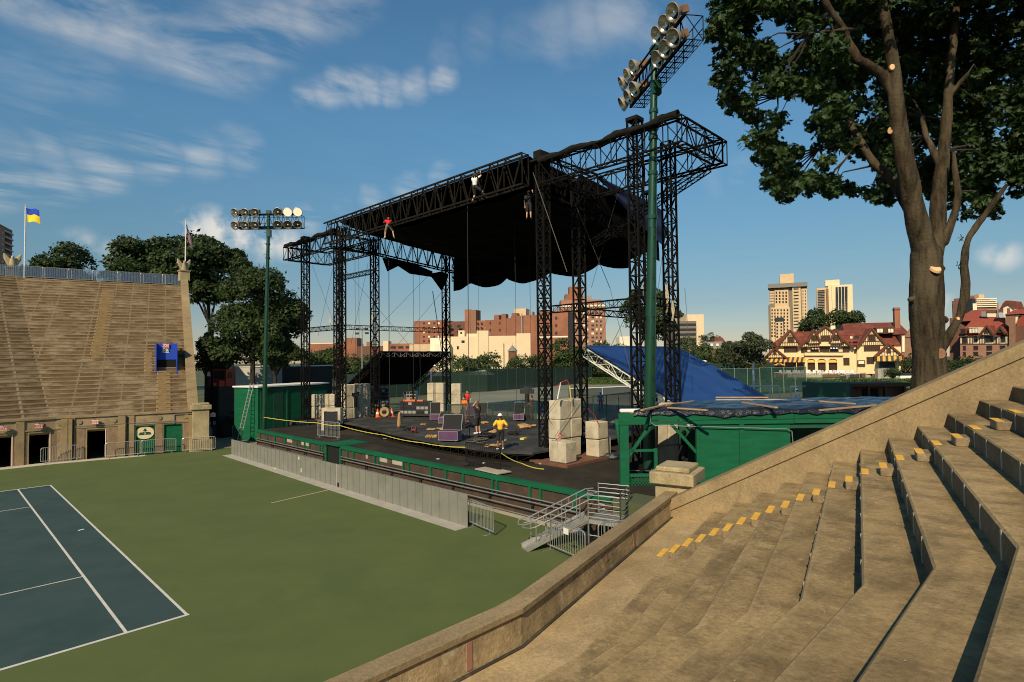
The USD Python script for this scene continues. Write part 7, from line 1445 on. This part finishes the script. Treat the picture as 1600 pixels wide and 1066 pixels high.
for a0, a1 in ((498, 570), (598, 672), (702, 782)):
    (u0, _), (u1, _) = U(a0, 900), U(a1, 900); vb, vt = U(a0, 985)[1], U(a0, 885)[1]; arch = unary_union([sbox(u0, vb-1, u1, vt), sa.scale(Point((u0+u1)/2, vt).buffer((u1-u0)/2, 12), 1, .55)]); pc_ = pc_.difference(arch)
    obj('arch_glass', F.rect(u0, vb, u1, vt+.9, .12, .16), 'glass_brown', CH); v0_, v1_ = U(a0, 902)[1], U(a0, 864)[1]
    obj('arch_awning', F.put(MB().hexa([(u0+.05, v0_, .9), (u1-.05, v0_, .9), (u1-.05, v0_, .85), (u0+.05, v0_, .85), (u0+.15, v1_, .95 if False else .35), (u1-.15, v1_, .35), (u1-.15, v1_, .30), (u0+.15, v1_, .30)])), 'awning_orange', CH)
obj('arcade', F.slab(pc_, .30, .95), 'cream_tudor', CH)
obj('clock', F.put(MB().tube((*U(630, 818), 1.1), (*U(630, 818), 1.2), .32, 14)), 'stucco_white', CH)
def awning(a0, a1, bt, bb, n, c1, c2, w0, out, nm='awning_stripe', skew=0):
    for k in range(n):
        a, b_ = a0+(a1-a0)*k/n, a0+(a1-a0)*(k+1)/n; (u0, vt), (u1, _) = U(a+skew, bt), U(b_+skew, bt); (l0, vb), (l1, _) = U(a, bb), U(b_, bb)
        obj(nm, F.put(MB().hexa([(l0, vb, w0+out), (l1, vb, w0+out), (l1, vb, w0+out-.04), (l0, vb, w0+out-.04), (u0, vt, w0+.04), (u1, vt, w0+.04), (u1, vt, w0), (u0, vt, w0)])), c1 if k % 2 == 0 else c2, CH)
awning(0, 465, 850, 898, 21, 'awning_orange', 'awning_dark', .1, 3.4, skew=25); awning(1138, 1372, 842, 888, 9, 'awning_orange', 'awning_dark', 1.9, 2.2, skew=18); awning(530, 612, 748, 775, 6, 'awning_blue', 'awning_orange', .1, .9); awning(718, 800, 744, 773, 6, 'awning_white', 'awning_blue', .1, .9)
for a in (10, 270, 385): (u, v) = U(a, 900); obj('awning_post', F.rect(u-.09, DECK, u+.09, v, 3.2, 3.38), 'awning_orange' if a > 100 else 'timber', CH)
gslab('dark_arcade', [(30, 895), (465, 895), (465, 985), (30, 985)], .02, .12, 'dark_void') if False else None
obj('arcade_shade', F.rect(*U(150, 902), *U(465, 990), .02, .10), 'glass_brown', CH); obj('porch_opening', F.rect(*U(1180, 895), *U(1330, 960), .05, 1.9), 'glass_dark', CH)
gslab('notice_case', [(975, 880), (1050, 880), (1050, 940), (975, 940)], .76, 1.0, 'timber'); cw(985, 888, 1040, 915, 1.01, 'stucco_white', False)
# brick rear wing with long roof
gslab('brick_wing', [(1400, 640), (1520, 640), (1520, 1000), (1400, 1000)], -12, .3, 'brick_brown'); A = poly([(1440, 640), (1500, 545), (1530, 640), (1530, 660), (1440, 660)]); obj('brick_gable', F.slab(A, .31, .6), 'brick_brown', CH)
roofprism('roof', 880, 1520, 640, 488, -3, -20, 'tile_roof', 30); obj('dormer', F.rect(*U(1170, 565), *U(1355, 620), -5, -1.5), 'timber', CH)
for a0, a1 in ((1182, 1243), (1290, 1345)): cw(a0, 572, a1, 612, -1.48, 'stucco_white')
(u0, v1), (u1, v0) = U(1410, 350), U(1470, 500); obj('chimney', F.rect(u0, v0-3, u1, v1, -9, -7.2), 'brick_red', CH); obj('chimney_cap', F.rect(u0-.1, v1-.7, u1+.1, v1-.4, -9.1, -7.1), 'brick_shade', CH)
(u0, v1), (u1, v0) = U(655, 535), U(810, 572); obj('roof_terrace', F.rect(u0, v0, u1, v1-.6, -9, -7), 'stone_pale', CH); obj('white_stack', F.rect(*U(765, 535), *U(812, 572), -8, -6.9), 'stucco_white', CH)
gslab('downpipe', [(1408, 650), (1432, 650), (1432, 800), (1408, 800)], .31, .5, 'stucco_white')
# terrace, planters, chairs, umbrellas
ter = Face(at_d(1190, 590, 143), at_d(1400, 590, 132)); obj('terrace_wall', ter.rect(-6, DECK-.2, ter.len-5, DECK+.55, -7.5, 0), 'stone_pale', CH)
for k, a in enumerate(((1212, 1230), (1285, 1322), (1328, 1352), (1362, 1386))): p, q = ter.uv(a[0], 585)[0], ter.uv(a[1], 585)[0]; solo('planter', ter.rect(p, DECK+.1, q, DECK+.75, .02, .5), 'brick_shade', 'dark planter box in front of the clubhouse terrace, ' + ORD[k] + ' from the left', 'planter')
ch = None; rs = np.random.default_rng(8)
for k in range(34):
    px = 1219+121*(k+rs.uniform(.1, .9))/34; u = ter.uv(px, 582)[0]; c = ter.P(u, DECK+.55, -rs.uniform(.8, 4.5)); rz = rs.uniform(0, 6.28)
    if ch is None:
        ch = thing('terrace_chair', 'white garden chair on the clubhouse terrace', 'chair', tuple(c), rz, 'white chairs on the clubhouse terrace'); obj('seat', MB().cbox((0, 0, .45), (.6, .55, .06)), 'white_tent', ch); obj('backrest', MB().cbox((0, .28, .8), (.6, .06, .7)), 'white_tent', ch)
        for x in (-.27, .27):
            for y in (-.24, .24): obj('leg', MB().cbox((x, y, .22), (.06, .06, .44)), 'white_tent', ch)
        for x in (-.3, .3): obj('armrest', MB().cbox((x, 0, .66), (.06, .55, .05)), 'white_tent', ch)
        ch = ch.GetPrim() if hasattr(ch, 'GetPrim') else ch
    else: dup(ch, 'white garden chair on the clubhouse terrace', c, rz, 'white chairs on the clubhouse terrace')
for k, a in enumerate((132, 220)):
    p = F.uv(*q4(a, 930)); c = F.P(p[0], DECK+.3, 4.4); t = thing('parasol', 'orange and dark parasol under the clubhouse awning, ' + ['left', 'right'][k], 'parasol', tuple(c)); h = U(a, 903)[1]-DECK-.3
    obj('pole', MB().tube((0, 0, 0), (0, 0, h), .04, 6), 'timber', t)
    for s_ in range(8): a0, a1 = s_*math.pi/4, (s_+1)*math.pi/4; obj('panel', MB().add([(0, 0, h), (1.6*math.cos(a0), 1.6*math.sin(a0), h-.6), (1.6*math.cos(a1), 1.6*math.sin(a1), h-.6)], [[0, 1, 2]]), 'awning_orange' if s_ % 2 else 'awning_dark', t)
box_thing(1372, 576, 1390, 588, 118, 1.0, [('plinth', 'stone_pale', (0, 0, 1, 1, 0, 1)), ('gate', 'metal_grey', (.3, .1, .6, .95, -.1, -.02))], 'garden_steps', 'grey stone steps with a small gate right of the clubhouse terrace', 'steps')
solo('green_bin', MB().cbox(at_z(1387, 590, DECK)+[0, 0, .6], (1.2, 1.0, 1.2)).cbox(at_z(1387, 590, DECK)+[0, 0, 1.3], (1.0, .8, .25)), 'green_paint', 'small bright green bin on the lawn near the trunk', 'bin')
for k, (px, py) in enumerate(((1417, 577.5), (1423, 582))):
    c = at_d(px, py, 112); c[2] = DECK; t = thing('parked_car', ['pale parked vehicle glimpsed left of the trunk, upper', 'pale parked vehicle glimpsed left of the trunk, lower'][k], 'car', tuple(c), math.atan2(dr[1], dr[0])); obj('body', rbox((3.6, 1.6, .8), .2)[0]+[0, 0, .75] if False else ((rbox((3.6, 1.6, .75), .2)[0]+[0, 0, .75]), rbox((3.6, 1.6, .75), .2)[1]), 'white_plain', t); obj('cabin', ((rbox((2.0, 1.4, .6), .2)[0]+[0, 0, 1.35]), rbox((2.0, 1.4, .6), .2)[1]), 'glass_dark', t)
    for x in (-1.1, 1.1): obj('wheel', MB().tube((x, -.85, .32), (x, .85, .32), .32, 12), 'rubber', t)
# ------------------------------------------------------------------ right brick building with half timbered storey
F = px_face(1498, 1578, 150, 141); t = CH = bld('brick_inn', 'red roofed brick and half timbered building at the right edge', 'building')
def U(a, b): return F.uv(*q7(a, b))
gslab('brick_storey', [(600, 972), (1380, 972), (1380, 1400), (600, 1400)], -10, 0, 'brick_light'); gslab('timber_storey', [(605, 845), (1345, 845), (1345, 972), (605, 972)], -10, .02, 'stucco_white'); gslab('timber_band', [(600, 965), (1350, 965), (1350, 978), (600, 978)], .025, .12, 'timber')
for a in (715, 745, 765, 790, 900, 925, 950, 975, 1125, 1150, 1165, 1190, 1215, 1310): gslab('timber', [(a, 850), (a+10, 850), (a+10, 968), (a, 968)], .025, .10, 'timber')
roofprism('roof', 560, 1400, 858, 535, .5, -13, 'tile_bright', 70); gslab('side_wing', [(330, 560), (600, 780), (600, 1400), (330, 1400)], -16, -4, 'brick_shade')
roofprism('roof', 300, 780, 620, 395, -6, -22, 'tile_bright', 120)
for a0, b0, a1, b1 in ((632, 742, 708, 805), (765, 728, 905, 800)): (u0, v1), (u1, v0) = U(a0-8, b0-10), U(a1+8, b1+6); obj('dormer', F.rect(u0, v0, u1, v1, -4, .9), 'stucco_white' if a0 > 700 else 'tile_roof', CH); cw(a0, b0, a1, b1, .92, 'glass_dark' if a0 < 700 else 'stucco_white')
gable((1045, 690), (930, 840), (1165, 840), 830, .9, 6, back=4); gable((1250, 700), (1185, 790), (1320, 790), 795, .9, 3, back=4)
for a in ((1000, 725, 1095, 800, .95), (1215, 725, 1290, 790, .95), (632, 862, 708, 955, .05), (812, 862, 870, 940, .05), (995, 850, 1110, 940, .05), (1238, 850, 1300, 940, .05), (650, 1005, 690, 1066), (812, 1005, 880, 1060), (1015, 1000, 1100, 1066), (1225, 1000, 1305, 1060), (650, 1100, 690, 1150), (812, 1100, 880, 1150), (1015, 1100, 1100, 1160)): cw(*a[:4], w=a[4] if len(a) > 4 else .02, m='glass_dark')
gslab('gable_end', [(1195, 500), (1195, 380), (1285, 345), (1370, 420), (1370, 700), (1240, 600)], -9, -3, 'stucco_white'); gslab('gable_roof', [(1120, 470), (1200, 330), (1240, 290), (1320, 290), (1375, 420), (1285, 350), (1190, 390), (1190, 480)], -9.5, -2.6, 'tile_roof'); cw(1255, 410, 1305, 555, -2.98, 'brick_red', False)
gslab('brick_turret', [(1325, 520), (1475, 520), (1475, 1400), (1380, 1400), (1380, 700), (1325, 660)], -5, .8, 'brick_brown'); roofprism('turret_roof', 1315, 1590, 520, 420, 1.2, -7, 'tile_bright', 60); gslab('white_wall', [(1475, 520), (1525, 520), (1475, 660)], -4, .5, 'stucco_white'); gslab('far_roof', [(1490, 640), (1540, 530), (1700, 530), (1700, 800), (1490, 800)], -8, .2, 'tile_bright'); gslab('shade_wall', [(1470, 690), (1600, 690), (1700, 690), (1700, 1400), (1470, 1400)], -6, .4, 'brick_shade')
gslab('roof_plant', [(840, 470), (980, 470), (980, 540), (840, 540)], -9, -7, 'stucco_white'); gslab('plant_top', [(835, 430), (985, 430), (985, 470), (835, 470)], -9, -6.8, 'brick_shade'); obj('roof_pipe', F.put(MB().path([(*U(1010, 530), -7), (*U(1010, 420), -7), (*U(1050, 420), -7), (*U(1140, 450), -7)], .2, 6)), 'metal_grey', CH); gslab('vent', [(750, 450), (830, 450), (830, 535), (750, 535)], -8, -7, 'metal_grey')
# ------------------------------------------------------------------ big maple at the right
TD = 23.0
mt = thing('maple_tree', 'big maple with pruned grey trunk and dark spreading crown at the upper right', 'tree')
def J(px, py, r, dd=0.0): D = TD+dd; return (at_d(px, py, D), r*.87*D/FPX)
limbs = [[(1452, 660, 34, 0), (1452, 615, 30, 0), (1453, 570, 26.5, 0), (1450, 540, 25, 0), (1449, 500, 26.5, 0), (1447, 465, 27, 0), (1448, 430, 25, 0), (1447, 398, 24.5, 0)],
         [(1447, 398, 21, 0), (1436, 360, 18.5, -.2), (1427, 320, 17, -.3), (1419, 280, 16, -.5), (1412, 240, 15, -.6), (1404, 195, 14, -.7), (1399, 150, 12, -.9), (1397, 115, 11, -1), (1391, 75, 9.5, -1.1), (1384, 35, 8.5, -1.2), (1376, -10, 8, -1.3), (1366, -90, 6.5, -1.4), (1360, -180, 4.5, -1.4)],
         [(1458, 398, 16, .2), (1466, 360, 13, .4), (1466, 320, 12.5, .5), (1470, 275, 11.5, .6), (1475, 235, 9.5, .7), (1479, 190, 8.5, .8), (1482, 140, 7, .9), (1490, 60, 6, 1), (1500, -60, 4.5, 1.2)],
         [(1471, 262, 7, .6), (1460, 240, 6, .9), (1447, 212, 5, 1.3), (1440, 180, 3.5, 1.6)],
         [(1437, 362, 9, -.1), (1421, 330, 8.5, .2), (1402, 294, 8, .5), (1384, 270, 8, .7), (1368, 258, 7.5, .9), (1350, 232, 6.5, 1.1), (1334, 205, 5.5, 1.3), (1318, 172, 4.5, 1.5), (1300, 140, 3, 1.7)],
         [(1397, 150, 9, -.8), (1380, 118, 8.5, -.9), (1362, 105, 8, -1), (1340, 93, 7.5, -1.2), (1328, 72, 6.5, -1.3), (1318, 45, 6, -1.4), (1300, 20, 5.5, -1.6), (1282, -10, 4.5, -1.8), (1255, -60, 3, -2)],
         [(1474, 378, 9, .1), (1485, 352, 6.5, 0), (1494, 325, 6, -.1), (1497, 300, 5, -.2), (1493, 272, 4, -.2), (1490, 240, 3, -.2)],
         [(1470, 545, 9, -.3), (1485, 520, 7.5, -.5), (1499, 496, 7, -.6), (1507, 468, 7, -.7), (1509, 440, 6.6, -.8), (1506, 415, 6, -.8), (1508, 390, 5.5, -.9), (1514, 370, 5, -1), (1528, 350, 5, -1.1), (1540, 335, 4.5, -1.2), (1552, 318, 4, -1.4), (1572, 290, 3, -1.6)],
         [(1482, 150, 5, .9), (1495, 135, 4, .8), (1510, 118, 3, .6)], [(1318, 135, 2.5, 1.5), (1270, 134, 2.2, 1.2), (1245, 146, 2, 1), (1215, 150, 1.6, .8)], [(1350, 226, 2.5, 1), (1310, 226, 2, .8), (1280, 232, 1.6, .5)], [(1352, 205, 2.5, 1.2), (1340, 220, 2.2, 1), (1320, 250, 1.8, .8)], [(1340, 45, 3, -1.4), (1300, 48, 2.2, -1.6), (1265, 52, 1.6, -1.8)]]
mm = m3.Manifold()
for L in limbs:
    js = [J(*q) for q in L]
    for (p, r), (q, s) in zip(js[:-1], js[1:]): mm += m3.Manifold.batch_hull([m3.Manifold.sphere(r, 20).translate(tuple(p)), m3.Manifold.sphere(s, 20).translate(tuple(q))])
for px, py, r, dd in ((1424, 468, 8, -.2), (1470, 420, 9, -.25), (1472, 553, 10, -.3), (1475, 500, 8, .1), (1460, 440, 9, -.2)):
    p, r = J(px, py, r*.8, dd+.1); mm += m3.Manifold.sphere(r, 16).translate(tuple(p))
g_ = mm.refine_to_length(.11).to_mesh(); tm = trimesh.Trimesh(np.asarray(g_.vert_properties)[:, :3], np.asarray(g_.tri_verts), process=True); trimesh.smoothing.filter_taubin(tm, iterations=14)
nv = tm.vertex_normals; v = np.array(tm.vertices); v = v + nv*((meshkit.fbm(v*[3.2, 3.2, 1.1], 4)-.5)*.10)[:, None]
obj('trunk', (v, np.array(tm.faces)), 'bark', mt, smooth=True)
TV, TF = v, np.array(tm.faces); A0, E1, E2 = TV[TF[:, 0]], TV[TF[:, 1]]-TV[TF[:, 0]], TV[TF[:, 2]]-TV[TF[:, 0]]
def hit(px, py):
    """where the line of sight meets the trunk, and the bark's direction there"""
    d = ray(px, py); h_ = np.cross(d, E2); a = (E1*h_).sum(1); a = np.where(abs(a) < 1e-12, 1e-12, a); s = EYE-A0; u = (s*h_).sum(1)/a; q = np.cross(s, E1); w = (q@d)/a; tt = (E2*q).sum(1)/a
    ok = (u >= 0) & (w >= 0) & (u+w <= 1) & (tt > 0)
    if not ok.any(): return None
    k = np.argmin(np.where(ok, tt, 1e9)); nn = unit(np.cross(E1[k], E2[k])); return EYE+d*tt[k], nn if nn@d < 0 else -nn
for px, py, rx, m, ax in ((1394, 105, 4.2, 'cut_wood', 0), (1391.5, 204, 5.0, 'cut_wood', 1), (1462, 419, 8.5, 'cut_wood', 2), (1470, 553, 7.5, 'cut_wood_old', 1), (1332, 213, 2.5, 'cut_wood', 0), (1497, 498, 2.5, 'cut_wood', 0), (1401, 278, 2.5, 'cut_wood', 0)):
    hh = hit(px, py) or hit(px-4, py) or hit(px+4, py)
    if hh is None: continue
    p, nn = hh; r = rx*TD/FPX*.85; d_ = unit([nn*.6-FW, nn*.5-FW*.5-RT*.5, nn*.3-FW*.45+UP*.8][ax]); v_, f_ = lathe([(0, .0), (r*.9, .0), (r, -.02), (r*1.1, -.10)], 16); obj('cut_face', (orient(v_*[1, 1.25, 1], d_, p+d_*.03), f_), m, mt)
# crown: leafy sprays hung round twig ends
rs = np.random.default_rng(21)
prof = [(1112, 0), (1108, 30), (1112, 62), (1118, 90), (1113, 120), (1120, 150), (1140, 175), (1160, 190), (1168, 210), (1178, 225), (1160, 205), (1175, 245), (1190, 262), (1180, 282), (1196, 300), (1215, 318), (1228, 322), (1240, 305), (1260, 300), (1280, 302), (1286, 320), (1300, 308), (1330, 295), (1352, 316), (1372, 310), (1392, 322), (1400, 305), (1425, 300), (1480, 310), (1500, 325), (1520, 345), (1545, 340), (1568, 320), (1600, 300), (1660, 300)]
region = Polygon([(1112, -420)] + [(1118, -200)] + [(x+(6 if x < 1200 else 0), y) for x, y in prof] + [(1800, 260), (1850, -100), (1760, -420)]).buffer(0)
cl = []
holes = [(1200, 50, 14), (1232, 60, 13), (1262, 222, 12), (1248, 175, 16), (1262, 255, 10), (1318, 262, 16), (1350, 270, 12), (1560, 205, 7), (1200, 160, 8), (1170, 130, 7), (1360, 140, 7)]
while len(cl) < 3100:
    x, y = rs.uniform(1105, 1800), rs.uniform(-420, 345)
    if not region.contains(Point(x, y)): continue
    if any((x-hx)**2+(y-hy)**2 < (hr+13)**2 for hx, hy, hr in holes): continue
    dx = max(-1, min(1, (x-1450)/340)); dy = min(1, max(0, (y+150)/480)); half = 6.0*math.sqrt(max(.02, 1-dx*dx*.93))
    lo, hi = -.45*half if x < 1330 or y < 0 else .15*half, half
    if 1380 < x < 1500 and y > 30: lo = .4*half
    D = TD + rs.uniform(lo, hi); r = rs.uniform(12, 21)*(1.0 if y < 280 else .7); cl.append((at_d(x, y, D), r*D/FPX))
ang = np.array([90, 66, 40, 20, -5, -35, -90, -145, -175, 160, 140, 114])*math.pi/180; rad = np.array([1.0, .50, .92, .45, .80, .42, .55, .42, .80, .45, .92, .50])
star = np.stack([np.cos(ang)*rad, np.sin(ang)*rad, np.zeros(12)], 1); star = np.vstack([[[0, 0, .12]], star]); sf = np.array([[0, k+1, (k+1) % 12+1] for k in range(12)])
NL = 42; V = []; 
for c, r in cl:
    u = rs.normal(size=(NL, 3)); u /= np.linalg.norm(u, axis=1)[:, None]; P = c+u*r*(rs.uniform(.15, 1.0, NL)**.5)[:, None]*[1.15, 1.15, .8]; N = u*.7+rs.normal(0, .6, (NL, 3))+[0, 0, .55]; N /= np.linalg.norm(N, axis=1)[:, None]
    T_ = rs.normal(size=(NL, 3))+[0, 0, -.8]; A = np.cross(N, T_); A /= np.linalg.norm(A, axis=1)[:, None]; Bv = np.cross(N, A); s = rs.uniform(.12, .22, NL)[:, None, None]
    V.append((P[:, None]+s*(star[None, :, 0:1]*A[:, None]+star[None, :, 1:2]*Bv[:, None]+star[None, :, 2:3]*N[:, None])).reshape(-1, 3))
V = np.vstack(V); nl = len(V)//13; Fc = (np.arange(nl)[:, None, None]*13+sf[None]).reshape(-1, 3); obj('crown', (V, Fc), 'leaf_maple', mt, kind='stuff')
b = MB(); ends = [J(*L[-1])[0] for L in limbs]+[J(*L[len(L)//2])[0] for L in limbs]+[J(*L[-3])[0] for L in limbs]
for c, r in cl[::2]:
    e = min(ends, key=lambda q: np.linalg.norm(q-c)); L_ = np.linalg.norm(c-e)
    if L_ < 2.4: m_ = (c+e)/2+rs.normal(0, .2, 3)+[0, 0, .2]; b.tube(e, m_, .03+.008*L_, 5, .025).tube(m_, c, .025, 4, .01)
obj('twigs', b, 'bark_far', mt, kind='stuff')
for px, py in ((1503, 371), (1497, 415)):
    p, _ = J(px, py, 1, -.9); b = MB()
    for k in range(7): d_ = unit(rs.normal(size=3)); b.add([p, p+d_*.12+rs.normal(0, .02, 3), p+d_*.2, p+d_*.11+rs.normal(0, .04, 3)], [[0, 1, 2, 3]])
    obj('leaf_tuft', b, 'leaf_maple', mt)
